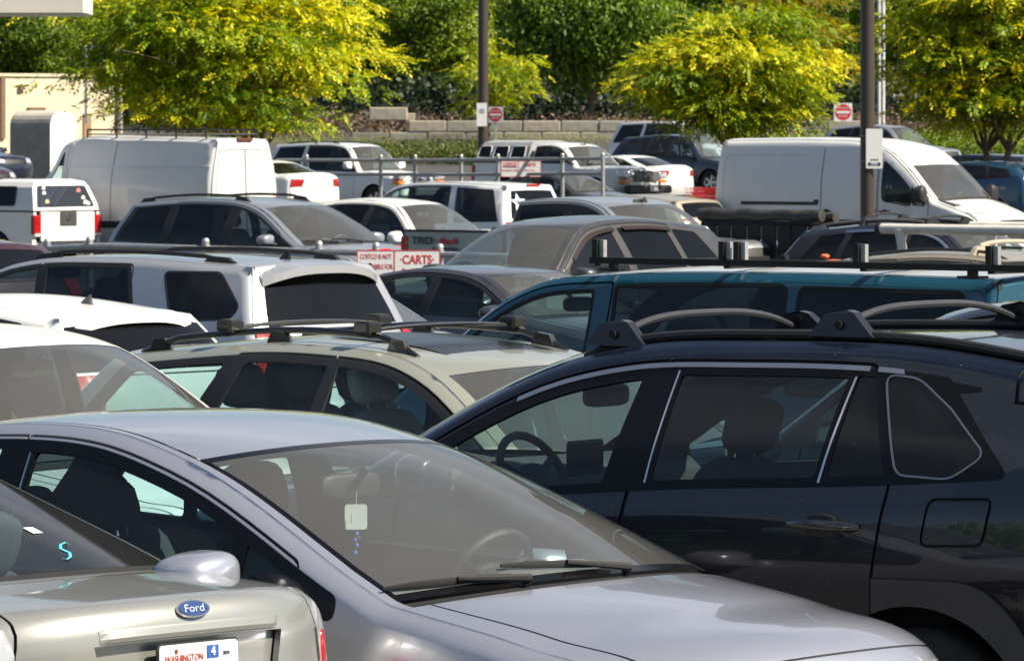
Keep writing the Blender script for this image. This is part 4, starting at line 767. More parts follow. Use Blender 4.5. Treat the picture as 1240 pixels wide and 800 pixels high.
def pickup_bed(sp, root, canopy=None, tailgate_mat=None, light=REDLENS, canopy_h=None):
    """bed sides, tailgate, lamps and bumper, and a fibreglass canopy with framed windows; the canopy is bolted on and moves with the truck"""
    L, cb, rail, P = sp['L'], sp['cab_back'] + .04, sp['rail'], sp['paint']; hw = sp['plan'][-1][1]; X = lambda x: L / 2 - x; r = sp['wheel_r'] + .07; ax = sp['axles'][1]
    pr = [(x, z) for x, z in [(cb, .46)] + [(ax - r * math.cos(a), .39 + r * math.sin(a)) for a in np.linspace(0.1, math.pi - .1, 12)] + [(L - .12, .46), (L - .06, .55), (L - .05, rail), (cb, rail)]]
    for sg in (1, -1):
        V = []; n = len(pr)
        for (x, z) in pr: b = .05 * (1 - abs((z - .8) / .55) ** 2) if z < rail - .01 else 0; V.append((X(x), sg * (hw - .05 + b), z))
        V += [(v[0], sg * (hw - .12), v[2]) for v in V]; F = [tuple(range(n)), tuple(range(2 * n - 1, n - 1, -1))] + [(i, n + i, n + (i + 1) % n, (i + 1) % n) for i in range(n)]
        o = mesh_obj('bed_side', V, F, P, root); bm_ = bmesh.new(); bm_.from_mesh(o.data); bmesh.ops.recalc_face_normals(bm_, faces=bm_.faces); bm_.to_mesh(o.data); bm_.free()
        m = MB().box((X((cb + L - .05) / 2), sg * (hw - .085), rail + .012), (L - .05 - cb, .085, .03)); m.obj('bed_rail_cap', BLACK, root)
        lm = MB().box((X(L - .055), sg * (hw - .11), rail - .26), (.12, .19, .40), ch=.02); lm.obj('tail_light', light, root)
        if sp.get('white_low'): MB().box((X(L - .052), sg * (hw - .11), rail - .46), (.12, .17, .09), ch=.02).obj('reversing_light', WHITELENS, root)
    MB().box((X((cb + L) / 2), 0, .60), (L - cb - .1, hw * 1.75, .04)).obj('bed_floor', BLACK, root)
    tg = MB().box((X(L - .04), 0, (rail + .62) / 2), (.07, 2 * (hw - .21), rail - .62), ch=.012); t = tg.obj('tailgate', P if tailgate_mat is None else tailgate_mat, root)
    MB().box((X(L - .002), 0, rail - .14), (.02, .30, .10), ch=.008).obj('tailgate_handle', BLACK, t)
    MB().box((X(L + .04), 0, .52), (.20, hw * 1.85, .16), ch=.03).obj('rear_bumper', CHROME if not sp.get('bump_mat') else sp['bump_mat'], root)
    if canopy:
        H = canopy_h or (sp['rows'][8][2]); zt, zb = H, rail + .03; w0, w1 = hw - .05, hw - .19; x0, x1, x2 = cb + .01, L - .06, L - .30
        prof = [(-w0, zb), (-w0 + .015, zb + .12), (-w1 - .02, zt - .14), (-w1 + .07, zt - .035), (-.35, zt + .02), (.35, zt + .02), (w1 - .07, zt - .035), (w1 + .02, zt - .14), (w0 - .015, zb + .12), (w0, zb)]
        V = []; ns = 6
        def xr(z): return x1 - (x1 - x2) * max(0, (z - zb - .06) / (zt - zb)) ** 1.0
        for i in range(ns + 1):
            for (y, z) in prof: V.append((X(x0 + (xr(z) - x0) * i / ns), y, z))
        m = len(prof); F = [(i * m + j, i * m + j + 1, (i + 1) * m + j + 1, (i + 1) * m + j) for i in range(ns) for j in range(m - 1)]; F += [tuple(range(m - 1, -1, -1)), tuple(range(ns * m, ns * m + m))]
        c = mesh_obj('canopy', V, F, canopy, root); bm_ = bmesh.new(); bm_.from_mesh(c.data); bmesh.ops.recalc_face_normals(bm_, faces=bm_.faces); bm_.to_mesh(c.data); bm_.free()
        h0, h1 = zb + .10, zt - .13; tl = (h1 - h0)
        def yside(z): return w0 - .015 + (w1 + .02 - w0 + .015) * (z - zb - .12) / (zt - .14 - zb - .12)
        wins = sp.get('canopy_windows', [(x0 + .14, x1 - .36)])
        for (a, b) in wins:
            for sg in (1, -1):
                poly = rounded([(a, h0), (b, h0), (b - .04, h1), (a + .02, h1)], .06); V = []
                for (x, z) in poly: V.append((X(x), sg * (yside(z) + .006), z))
                mesh_obj('canopy_window', V, [tuple(range(len(V)))], GLOSSBLACK if sp.get('dark_canopy_glass', True) else G_TINT, c)
                fr = MB().tube([(v[0], v[1] + sg * .002, v[2]) for v in V] + [(V[0][0], V[0][1] + sg * .002, V[0][2])], .012, 5, cap=False); fr.obj('window_frame', sp.get('frame_mat', BLACK), c)
        V = []
        for (y, z) in rounded([(-w1 - .02, h0 - .02), (w1 + .02, h0 - .02), (w1 - .10, h1 + .02), (-w1 + .10, h1 + .02)], .05): V.append((X(xr(z) + .008), y, z))
        mesh_obj('canopy_rear_window', V, [tuple(range(len(V)))], plain('dark_rear_glass', (.03, .035, .045), .06, coat=1.0, var=.1), c)
        if sp.get('canopy_h2'): pass
        sp['_canopy_rear'] = lambda y, z: (X(xr(z) + .014), y, z)
    return root
def K_astro(P, **k):
    L = 4.82
    rows_ = rowset(L, (.98, 1.07), (.60, 1.17, .76, 1.13), (1.30, 1.68, 1.42, 1.635), [(1.60, 1.77, 1.64, 1.715), (2.1, 1.82, 2.1, 1.757), (3.2, 1.85, 3.2, 1.785)], (L - .16, 1.83, L - .20, 1.775), (L - .09, 1.18, L - .16, 1.17), [(L - .08, 1.0, L - .15, 1.0), (L - .05, .66, L - .13, .66), (L, .60, L - .13, .60)], bump=.55)
    sp = base(L, .98, P, rows_, [(0, 1.02), (.8, 1.09), (L, 1.14)], (.80, 3.70), .36, [((1.05, 1.05), (2.14, 2.155), 1.05, 2.14)], [], [((.98, .98), (2.02, 2.02), .095, .02, G_CLEAR, .04), ((2.22, 2.20), (3.33, 3.33), .075, .03, G_TINT, .05), ((3.43, 3.43), (4.42, 4.42), .085, .03, G_TINT, .05)], seal=.022,
              interior=dict(dash=(.78, 1.15), wheel=(1.27, 1.22), end=4.5, seats=[(1.95, (.45, -.45), .62, .52, .56), (3.2, (.40, -.40), .66, .48, .56)], mirror=(1.30, 1.56)), tumble=[(0, 0), (.1, .015), (.2, .035), (.4, .09), (.6, .14), (.8, .2)], tailw=.93, fillet=.07, grid=.06)
    sp.update(k); common(sp, rg=(.20, -.06, .80)); sp['top_regs'].insert(0, ('roof_panel', band('roof1', -.2, 'roof_rear', -.06, .93), plain('pale_grey_roof', (.42, .43, .44), .4, var=.12, scale=2, coat=.5), .002)); taillights(sp, [[('backlight', .1, 1), ('backlight', .1, .88), ('tail0', .9, .88), ('tail0', .9, 1)]]); return sp  # roof panel is a paler grey than the teal sides
def K_promaster(P, **k):
    L = 6.35
    rows_ = [('front', .10, .26, .30, .26), ('bumper', .0, .55, .20, .55), ('bumper_top', .05, .95, .22, .93), ('hood_lead', .18, 1.12, .34, 1.10), ('hood_mid', .45, 1.28, .58, 1.25), ('cowl', .72, 1.42, .90, 1.40, 2.2, 1), ('header', 1.38, 2.02, 1.50, 2.0, 2.3, 0), ('roof0', 1.66, 2.47, 1.74, 2.41, 2.4), ('roof1', 2.05, 2.60, 2.10, 2.53, 2.4), ('roof2', 3.5, 2.63, 3.5, 2.56, 2.4),
             ('roof_rear', L - .14, 2.60, L - .18, 2.53, 3, 1), ('backlight', L - .08, 2.50, L - .12, 2.47, 3.4, 1), ('tail0', L - .03, 1.3, L - .08, 1.3, 3.4), ('tail1', L - .02, .62, L - .08, .62, 3.4), ('rear', L - .06, .30, L - .12, .30)]
    return rows_, L
def K_cargo(P, rows_, L, hw, belt, doors, panes, axles, r, side=None, top=None, **k):
    sp = base(L, hw, P, rows_, belt, axles, r, doors, [], panes, tumble=[(0, 0), (.2, .01), (.5, .06), (.9, .16), (1.3, .26)], tailw=.95, fillet=.09, grid=.14, gh=[(0, .10), (1.2, .08), (2.0, 0), (L, 0)], sect=[(0, .05), (.1, .01), (.3, 0), (.7, 0), (1, .01)], gap=.016)
    sp['plan'] = [(0, hw * .74), (.15, hw * .84), (.4, hw * .92), (1.2, hw * .985), (2.2, hw), (L - .3, hw), (L, hw * .97)]
    sp['side_regs'] = side or []; sp.update(k); sp['seal'] = .02; sp['top_regs'] = top or []
    sp['top_regs'] += [('hood', band('hood_lead', .12, 'cowl', -.07, .88), P, 'gap'), ('cowl_panel', band('cowl', -.05, 'cowl', .05, .95), BLACK, -.01), ('windshield', band('cowl', .05, 'header', -.05, .92, .90), G_WIND, -.002),
                       ('headlight', lambda B: [(2.2, .60), (3.5, .66), (3.6, 1), (2.3, 1)], CLEARLENS, .004), ('headlight', lambda B: [(2.2, -.60), (3.5, -.66), (3.6, -1), (2.3, -1)], CLEARLENS, .004), ('grille', lambda B: [(1.4, -.5), (2.7, -.5), (2.7, .5), (1.4, .5)], BLACK, -.012)]
    sp['interior'] = dict(dash=(rows_[5][1] + .1, rows_[5][2] - .01), end=2.6, seats=[(2.1, (.45, -.45), .85, .52, .62)]); return sp
# ------------------------------------------------------------------ paints
WHITE = paint('white_paint', (0.78, 0.78, 0.77), 0.0, 0.35, 0.7, inner=(.12, .12, .12), dust=.10)
WHITE2 = paint('white_van_paint', (0.70, 0.70, 0.70), 0.0, 0.4, 0.5, inner=(.2, .2, .2), dust=.22)
SILVER = paint('silver_paint', (0.46, 0.47, 0.50), 0.5, 0.35, 0.9, inner=(.10, .10, .10), dust=.15)
SAGE = paint('sage_gold_paint', (0.40, 0.41, 0.34), 0.4, 0.36, 0.9, inner=(.25, .24, .20), dust=.12)
TEAL = paint('teal_paint', (0.003, 0.064, 0.108), 0.3, 0.38, 0.8, inner=(.05, .06, .06), dust=.015)
GREYMET = paint('grey_metallic_paint', (0.33, 0.35, 0.38), 0.5, 0.36, 0.9, dust=.06)
DKGREY = paint('dark_grey_paint', (0.055, 0.055, 0.062), 0.4, 0.35, 1.0, dust=.10)
WARMGREY = paint('warm_grey_paint', (0.072, 0.072, 0.074), 0.45, 0.36, 0.9, dust=.12)
NAVY = paint('navy_paint', (0.010, 0.016, 0.040), 0.3, 0.3, 1.0, dust=.06)
BLACK2 = paint('black_suv_paint', (0.010, 0.011, 0.015), 0.0, 0.3, 1.0, dust=.06)
MAROON = paint('dark_red_paint', (0.05, 0.012, 0.018), 0.3, 0.35, 0.9, dust=.15)
BEIGE = paint('beige_paint', (0.42, 0.36, 0.27), 0.4, 0.38, 0.8, dust=.12)
BLUE = paint('bright_blue_paint', (0.006, 0.06, 0.13), 0.3, 0.35, 0.9, dust=.06)
def add(name, sp, label, cat, mp, pix, s, phi, left, group=None, mirror=None, dz=0.0):
    r, B = make_car(name, sp); tag(r, label, cat, group)
    n = mp[1]
    if n in (1, -1): n = n * float(B.W([mp[0]], [mp[2]])[0])
    place(r, sp, (mp[0], n, mp[2]), pix, s, phi, left, dz)
    if mirror: side_mirror(sp, B, r, *mirror)
    return r, B
def hdr(sp): q = sp['rows'][ti(sp, 'header')]; return (q[3], q[4])
# ---- nearest three
sp = spec_impreza(); r, B = add('hatchback_car', sp, 'silver-blue hatchback in the foreground with a white tag hanging from its mirror', 'car', (2.11, .53, 1.375), (237, 551), 385, 42, False)
IMP, IMPB, IMPS = r, B, sp
sp = spec_rav4(); r, B = add('suv', sp, 'large black sport utility car with roof crossbars filling the right foreground', 'car', (3.46, .87, 1.17), (1074, 581), 365, 37, True)
RAV, RAVB, RAVS = r, B, sp
sp = spec_focus(); r, B = add('sedan', sp, 'champagne sedan at the bottom left with a blue oval badge on its boot lid', 'car', (4.38, 0, 1.035), (230, 739), 428, 43, True)
FOC, FOCB, FOCS = r, B, sp
# ---- second rank
sp = K_cuv(WHITE, near=1, grid=.06, L=4.6); r, B = add('suv', sp, 'white crossover whose windscreen shows behind the silver-blue hatchback at the left edge', 'car', (2.08, -1, 1.53), (137, 417), 268, 41, False, mirror=(1.62, 1.08))
sp = K_wagon(SAGE, near=1, grid=.06); r, B = add('station_wagon', sp, 'pale sage station wagon with black roof rack and sunroof behind the silver-blue hatchback', 'car', (2.03, 1, 1.375), (522, 452), 275, 44, False, mirror=(1.62, 1.02)); WAG, WAGB, WAGS = r, B, sp
sp = K_cuv(BLACK2, near=1, grid=.08, h=1.74); r, B = add('suv', sp, 'black crossover roof showing just behind the crossbars of the large black sport utility car', 'car', (2.08, 1, 1.59), (1150, 384), 290, 39, True)
sp = K_astro(TEAL, near=1); r, B = add('passenger_van', sp, 'teal passenger van with a black and white roof and steel ladder rack', 'van', (4.67, 1, 1.78), (1213, 338), 232, 39, True); AST, ASTB, ASTS = r, B, sp
sp = K_box_suv(SILVER, near=1, grid=.07, h=1.75, L=4.92, dlo=[(None, (3.62, 3.46), .045, -.004)]); sp['panes'] = [((1.66, 1.66), (2.58, 2.52), .07, .015, G_MID), ((2.68, 2.62), (3.58, 3.42), .07, .015, G_TINT)]; q4 = rounded([(3.77, 1.60), (4.26, 1.605), (4.495, 1.375), (4.44, 1.30), (3.99, 1.278), (3.89, 1.345)], .04, 4, 8); sp['side_regs'] = [('window_seal', offset(q4, .014), BLACK, .001), ('side_window', q4, G_TINT, -.002)]; r, B = add('suv', sp, 'silver boxy sport utility car with tinted rear quarter window and roof spoiler', 'car', (4.22, 1, 1.62), (262, 328), 175, 40, True, mirror=(1.75, 1.2)); FOR, FORB, FORS = r, B, sp
sp = K_cuv(WHITE, near=1, grid=.07, h=1.68, rear_v=.965); r, B = add('suv', sp, 'white crossover with antenna fin and dark rear glass under a wide spoiler', 'car', (4.04, 1, 1.52), (72, 386), 195, 41, True); WCU, WCUB, WCUS = r, B, sp
sp = K_sedan(GREYMET, grid=.09); r, B = add('sedan', sp, 'grey car with pale windscreen squeezed behind the rear of the silver boxy sport utility car', 'car', (2.14, -1, 1.345), (424, 336), 165, 42, False)
sp = K_sedan(DKGREY, near=1, grid=.08, tint=G_MID); r, B = add('sedan', sp, 'near-black sedan parked in front of the CARTS sign', 'car', (2.14, 1, 1.345), (580, 334), 132, 42, False, mirror=(1.62, 1.0)); door_handles(sp, B, r, [(2.5, .90)])
sp = K_cuv(MAROON, grid=.09, h=1.62); r, B = add('hatchback_car', sp, 'dark red hatchback with black rear spoiler at the left edge below the white pickup', 'car', (4.04, -1, 1.46), (52, 298), 140, 42, True)
# ---- middle ranks
sp = K_cuv(WARMGREY, near=1, grid=.07, h=1.72, wind=G_WIND); r, B = add('suv', sp, 'warm grey sport utility car facing the camera with red-brown window visors', 'car', (2.08, 1, 1.57), (702, 276), 122, -48, True, mirror=(1.6, 1.1)); DUR, DURB, DURS = r, B, sp
sp = K_minivan(GREYMET, grid=.08); r, B = add('minivan', sp, 'grey minivan with black roof rails beside the white high-roof van', 'van', (2.15, 1, 1.585), (313, 251), 91, 41, False, mirror=(1.62, 1.14)); MIN, MINB, MINS = r, B, sp
sp = K_cuv(WHITE, grid=.09, h=1.74); r, B = add('suv', sp, 'white sport utility car with sunroof behind the bed of the grey pickup', 'car', (2.08, 1, 1.59), (479, 249), 80, 42, False, mirror=(1.62, 1.10, (.17, .24, .20))); W13, W13B, W13S = r, B, sp
sp = K_cuv(BLACK2, grid=.09, h=1.72, chrome=[((1.3, 1.3), (3.45, 3.40), .045, .075, .0)]); r, B = add('suv', sp, 'black sport utility car with chrome window arch parked in front of the white cargo van', 'car', (2.08, 1, 1.57), (1140, 282), 105, 40, False); BLK, BLKB, BLKS = r, B, sp
sp = K_cuv(BEIGE, grid=.1, h=1.62); r, B = add('suv', sp, 'gold crossover with raised roof crossbar at the right edge behind the teal van', 'car', (2.08, 1, 1.47), (1225, 320), 138, 41, False); GLD, GLDB, GLDS = r, B, sp
sp = K_pickup(GREYMET, L=5.40, h=1.72, rail=1.22, hood=1.10, cb=3.62, grid=.1); r, B = make_car('pickup_truck', sp); tag(r, 'grey crew-cab pickup with off-road lettering on its bed side', 'pickup truck')
pickup_bed(sp, r); place(r, sp, (5.35, .92, 1.22), (489, 280), 93, 41, False); TUN, TUNS, TUNB = r, sp, B
sp = K_cuv(BEIGE, grid=.1, h=1.64); r, B = add('suv', sp, 'beige crossover seen from behind between the grey sport utility car and the white coupe', 'car', (4.04, 1, 1.48), (818, 244), 68, 41, True)
sp = K_pickup(WHITE, L=5.35, h=1.80, rail=1.22, hood=1.04, grid=.1, canopy_windows=[(3.95, 4.72)]); sp['white_low'] = 1
r, B = make_car('pickup_truck', sp); tag(r, 'white pickup with canopy and round stickers on its rear glass left of the grey minivan', 'pickup truck'); pickup_bed(sp, r, WHITE, canopy_h=1.86); place(r, sp, (5.30, .90, 1.22), (41, 257), 60, 42, True); FRO, FROS = r, sp
sp = K_box_suv(WHITE, L=5.0, h=1.90, grid=.1, crown=.3); r, B = add('suv', sp, 'white boxy sport utility car with a white star sticker on its rear glass', 'car', (4.40, 1, 1.70), (600, 232), 73, 41, True); STA, STAS, STAB = r, sp, B
# ---- vans
rw_, L = K_promaster(WHITE2)
def bar(x0, z0, x1, z1, w): return [(x0, z0), (x1, z1), (x1, z1 + w), (x0, z0 + w)]
side = [('body_seam', bar(1.8, 1.93, 6.2, 1.97, .022), WHITE2, .014), ('door_gap', [(3.38, .5), (3.40, .5), (3.40, 1.93), (3.38, 1.93)], RUBBER, -.008), ('door_gap', [(3.38, 1.98), (3.40, 1.98), (3.40, 2.48), (3.38, 2.48)], RUBBER, -.008), ('body_seam', [(2.07, 1.96), (2.10, 1.96), (2.10, 2.45), (2.07, 2.45)], WHITE2, .012), ('door_gap', [(2.04, .5), (2.06, .5), (2.06, 1.95), (2.04, 1.95)], RUBBER, -.008),
        ('side_rub_strip', bar(.9, .72, 6.1, .72, .14), BLACK, .012)]
sp = K_cargo(WHITE2, rw_, L, 1.02, [(0, 1.3), (1.0, 1.38), (L, 1.38)], [((1.12, 1.12), (1.98, 1.98), 1.15, 1.98)], [((1.14, 1.14), (1.90, 1.88), .20, .02, G_CLEAR, .06)], (.95, 5.1), .36, side,
             [('rear_door', (lambda sg: lambda B: [(11.15, sg * .01), (11.15, sg * .90), (12.9, sg * .90), (12.9, sg * .01)])(sg), WHITE2, 'gap') for sg in (1, -1)] + [('tail_light', (lambda sg: lambda B: [(11.9, sg * .965), (11.9, sg * 1), (12.6, sg * 1), (12.6, sg * .965)])(sg), REDLENS, .006) for sg in (1, -1)])
r, B = make_car('cargo_van', sp); tag(r, 'white high-roof panel van with ladder rack and sunlit rear doors', 'van'); PRO, PROB, PROS = r, B, sp
place(r, sp, (L - .18, float(B.W([L - .18], [2.53])[0]), 2.53), (262, 169), 60, 42, True)
L = 5.98
rw_ = [('front', .10, .26, .32, .26), ('bumper', .0, .55, .22, .55), ('bumper_top', .05, .85, .24, .83), ('hood_lead', .20, 1.08, .40, 1.05), ('hood_mid', .55, 1.24, .75, 1.20), ('cowl', .98, 1.38, 1.20, 1.34, 2.2, 1), ('header', 1.72, 2.0, 1.84, 1.97, 2.3, 0), ('roof0', 2.1, 2.30, 2.20, 2.22, 2.4), ('roof1', 2.7, 2.46, 2.75, 2.37, 2.4), ('roof2', 3.6, 2.50, 3.6, 2.41, 2.4),
       ('roof_rear', L - .12, 2.49, L - .16, 2.40, 3, 1), ('backlight', L - .06, 2.38, L - .10, 2.35, 3.4, 1), ('tail0', L - .03, 1.3, L - .06, 1.3, 3.4), ('tail1', L - .02, .62, L - .07, .62, 3.4), ('rear', L - .06, .30, L - .12, .30)]
side = [('door_gap', [(3.55, .5), (3.57, .5), (3.57, 2.26), (3.55, 2.26)], RUBBER, -.008), ('door_gap', [(2.36, .5), (2.38, .5), (2.38, 2.2), (2.36, 2.2)], RUBBER, -.008), ('sliding_rail', bar(3.6, 1.28, 5.1, 1.28, .07), BLACK, -.012), ('side_recess', rounded([(3.72, .8), (5.7, .8), (5.7, 2.14), (3.72, 2.14)], .12), WHITE2, -.012), ('sliding_rail', bar(3.62, 1.25, 5.3, 1.25, .06), BLACK, -.004),
        ('side_rub_strip', bar(1.1, .62, 5.8, .62, .14), BLACK, .012)]
sp = K_cargo(WHITE2, rw_, L, 1.03, [(0, 1.15), (1.0, 1.27), (1.9, 1.32), (2.3, 1.40), (L, 1.40)], [((1.30, 1.30), (2.34, 2.34), 1.32, 2.34)], [((1.66, 1.70), (2.26, 2.26), .20, -.04, G_CLEAR, .10), ((1.30, 1.30), (1.62, 1.66), .16, -.02, G_CLEAR, .04)], (.98, 4.73), .36, side,
             [('tail_light', (lambda sg: lambda B: [(12.3, sg * .95), (12.3, sg * 1), (13.1, sg * 1), (13.1, sg * .95)])(sg), REDLENS, .006) for sg in (1, -1)], paint=WHITE2)
sp['gh'] = [(0, .0), (L, 0)]; sp['plan'] = [(0, .80), (.15, .88), (.4, .96), (1.0, 1.0), (2.2, 1.03), (L - .3, 1.03), (L, 1.0)]
sp['rows'][6] = ('header', 1.68, 2.02, 1.86, 1.98, 2.3, 0)
r, B = make_car('cargo_van', sp); tag(r, 'white cargo van facing right behind the brown light pole', 'van'); TRA, TRAB, TRAS = r, B, sp
place(r, sp, (L - .16, float(B.W([L - .16], [2.40])[0]), 2.40), (879, 170), 67, 38, False); side_mirror(sp, B, r, 1.35, 1.42, (.20, .24, .36), BLACK)
# ---- far ranks
sp = K_box_suv(WHITE, L=5.2, h=1.93, grid=.13); r, B = add('suv', sp, 'white full-size truck facing right with wide chrome grille under the left tree', 'car', (2.10, 1, 1.78), (421, 178), 46, 41, False, mirror=(1.72, 1.28, (.18, .26, .26))); TAH, TAHB, TAHS = r, B, sp
sp = K_coupe(WHITE, grid=.12); r, B = add('coupe', sp, 'white coupe with red wraparound tail lamp left of the full-size white truck', 'car', (4.38, 1, 1.0), (351, 214), 55, 42, True)
sp = K_sedan(DKGREY, grid=.12); r, B = add('sedan', sp, 'dark grey sedan behind the white pickup with the star sticker', 'car', (2.14, 1, 1.345), (672, 214), 51, 41, False)
sp = K_pickup(WHITE, L=5.1, h=1.74, rail=1.18, hood=1.02, crew=False, grid=.12, canopy_windows=[(3.32, 3.82), (3.90, 4.40), (4.48, 4.92)], dark_canopy_glass=False, frame_mat=WHITEP); r, B = make_car('pickup_truck', sp)
CANG = plain('grey_canopy_paint', (.38, .39, .40), .5, .2); tag(r, 'older white pickup with three-window canopy behind the far cart corral', 'pickup truck'); pickup_bed(sp, r, CANG, canopy_h=1.74); place(r, sp, (2.16, .66, 1.59), (684, 178), 47.5, 41, False); RAN, RANB, RANS = r, B, sp; side_mirror(sp, B, r, 1.72, 1.2, (.15, .2, .15), BLACK)
sp = K_coupe(WHITE, grid=.12, L=4.65); r, B = add('coupe', sp, 'white coupe with red tail lamps before the dark navy sport utility car', 'car', (4.41, 1, 1.0), (797, 204), 43.5, 41, True)
sp = K_box_suv(WHITE, L=5.2, h=1.95, grid=.13, front=G_MID); r, B = add('suv', sp, 'silver-white full-size sport utility car parked farthest back below the block wall', 'car', (2.10, 1, 1.80), (822, 151), 36.5, 41, False)
sp = K_cuv(NAVY, L=5.05, h=1.80, grid=.12, tint=G_MID); r, B = add('suv', sp, 'dark navy sport utility car half hidden by the white cargo van and the round tree', 'car', (2.08, 1, 1.63), (831, 168), 41, 41, False, mirror=(1.62, 1.12)); NVY, NVYB, NVYS = r, B, sp
sp = K_cuv(GREYMET, L=4.8, h=1.75, grid=.13); r, B = add('suv', sp, 'grey car roof showing above the white cargo van', 'car', (2.08, 1, 1.60), (1075, 155), 40, 41, False)
sp = K_box_suv(NAVY, L=4.8, h=1.78, grid=.13); r, B = add('suv', sp, 'navy sport utility car behind the trunk of the right tree', 'car', (4.36, 1, 1.68), (1238, 190), 52, 41, True)
sp = K_cuv(BLUE, grid=.12, h=1.52); r, B = add('hatchback_car', sp, 'bright blue hatchback with round red tail lamp at the right edge', 'car', (4.30, 1, 1.0), (1236, 223), 58, 41, True)
sp = K_cuv(NAVY, grid=.12, h=1.70); r, B = add('suv', sp, 'dark navy crossover nosing in at the left edge before the metal shed', 'car', (.45, -1, .90), (34, 192), 46, 41, False, mirror=(1.6, 1.1))
sp = K_sedan(MAROON, grid=.13); r, B = add('sedan', sp, 'maroon car nose at the left edge behind the white pickup', 'car', (.50, -1, .80), (12, 206), 50, 41, False)
# ------------------------------------------------------------------ ground
def at(px, py, s): return Vector(((px - 620) / s, F_PX / s, CH - (py - YH) / s))
_gp = [(r_.location.x, r_.location.y, r_.location.z) for r_, _, _ in CARS] + [(x, y, z) for y, z in ((-30, 0), (0, 0), (8, 0), (165, 1.35), (185, 1.9), (200, 2.3), (230, 3.2), (262, 4.5), (300, 6.0), (400, 8), (900, 9)) for x in (-60, -20, 0, 20, 60)]
_G = np.array(_gp)
def gz(x, y):
    x = np.atleast_1d(x).astype(float); y = np.atleast_1d(y).astype(float)
    d2 = (x[:, None] - _G[None, :, 0]) ** 2 + (y[:, None] - _G[None, :, 1]) ** 2; w = 1 / (d2 + .6) ** 1.6; return (w * _G[None, :, 2]).sum(1) / w.sum(1)
xs = np.concatenate([[-700, -300, -120, -60, -35], np.arange(-22, 22.1, 1.0), [35, 60, 120, 300, 700]]); ys = np.concatenate([[-60, -20, 0, 6], np.arange(10, 205, 1.2), np.arange(206, 300, 8), [330, 400, 600, 900]])
GX, GY = np.meshgrid(xs, ys); GZ = np.concatenate([gz(GX[i], GY[i]) for i in range(len(ys))]); nx_ = len(xs)
V = np.stack([GX.ravel(), GY.ravel(), GZ - .004], 1); fc = [(j * nx_ + i, j * nx_ + i + 1, (j + 1) * nx_ + i + 1, (j + 1) * nx_ + i) for j in range(len(ys) - 1) for i in range(nx_ - 1)]
m, n, l, out = new_mat('asphalt'); b = pbsdf(n, (.05, .05, .05), .88)
z1 = noise(n, l, 90, 4); z2 = noise(n, l, .35, 5); r1 = ramp(n, l, z2.outputs['Fac'], .3, .7, (.038, .038, .040), (.075, .073, .070)); mm = n.new('ShaderNodeMix'); mm.data_type = 'RGBA'; mm.blend_type = 'OVERLAY'; mm.inputs[0].default_value = .6
l.new(r1.outputs[0], mm.inputs[6]); l.new(z1.outputs['Fac'], mm.inputs[7]); l.new(mm.outputs[2], b.inputs['Base Color']); bp = n.new('ShaderNodeBump'); bp.inputs['Strength'].default_value = .5; bp.inputs['Distance'].default_value = .01
l.new(z1.outputs['Fac'], bp.inputs['Height']); l.new(bp.outputs[0], b.inputs['Normal']); l.new(b.outputs[0], out.inputs['Surface'])
tag(mesh_obj('ground', V.tolist(), fc, m, smooth=True), kind='structure')
# painted bay lines between the cars of each row (a sheet 4 mm above the asphalt)
LINEM = plain('worn_line_paint', (.62, .62, .58), .7, var=.25, scale=25); n_l = 0
for r_, sp_, th in CARS:
    if r_.location.y > 110 or (th != 0 and sp_ is DURS): continue
    c, s_ = math.cos(th), math.sin(th); P = []
    for lx in np.linspace(-sp_['L'] / 2, sp_['L'] / 2, 9):
        for ly in (1.32, 1.42): P.append((r_.location.x + lx * c - ly * s_, r_.location.y + lx * s_ + ly * c))
    P = np.array(P); z = gz(P[:, 0], P[:, 1]) + .006; tag(mesh_obj('bay_line', np.column_stack([P, z]).tolist(), [(2 * i, 2 * i + 1, 2 * i + 3, 2 * i + 2) for i in range(8)], LINEM), kind='structure')
# ------------------------------------------------------------------ foliage
def leaf_mat(name, dark, mid, light, transl=.45):
    m, n, l, out = new_mat(name); a = n.new('ShaderNodeAttribute'); a.attribute_name = 'tone'; r = n.new('ShaderNodeValToRGB'); e = r.color_ramp.elements
    e[0].position = 0; e[1].position = 1; e[0].color = (*dark, 1); e[1].color = (*light, 1); q = e.new(.5); q.color = (*mid, 1); l.new(a.outputs['Fac'], r.inputs['Fac'])
    d = pbsdf(n, mid, .5, spec=.35); t = n.new('ShaderNodeBsdfTranslucent'); hs = n.new('ShaderNodeHueSaturation'); hs.inputs['Value'].default_value = 1.25; hs.inputs['Saturation'].default_value = 1.1
    l.new(r.outputs[0], d.inputs['Base Color']); l.new(r.outputs[0], hs.inputs['Color']); l.new(hs.outputs[0], t.inputs[0])
    mx = n.new('ShaderNodeMixShader'); mx.inputs[0].default_value = transl; l.new(d.outputs[0], mx.inputs[1]); l.new(t.outputs[0], mx.inputs[2]); l.new(mx.outputs[0], out.inputs['Surface']); return m
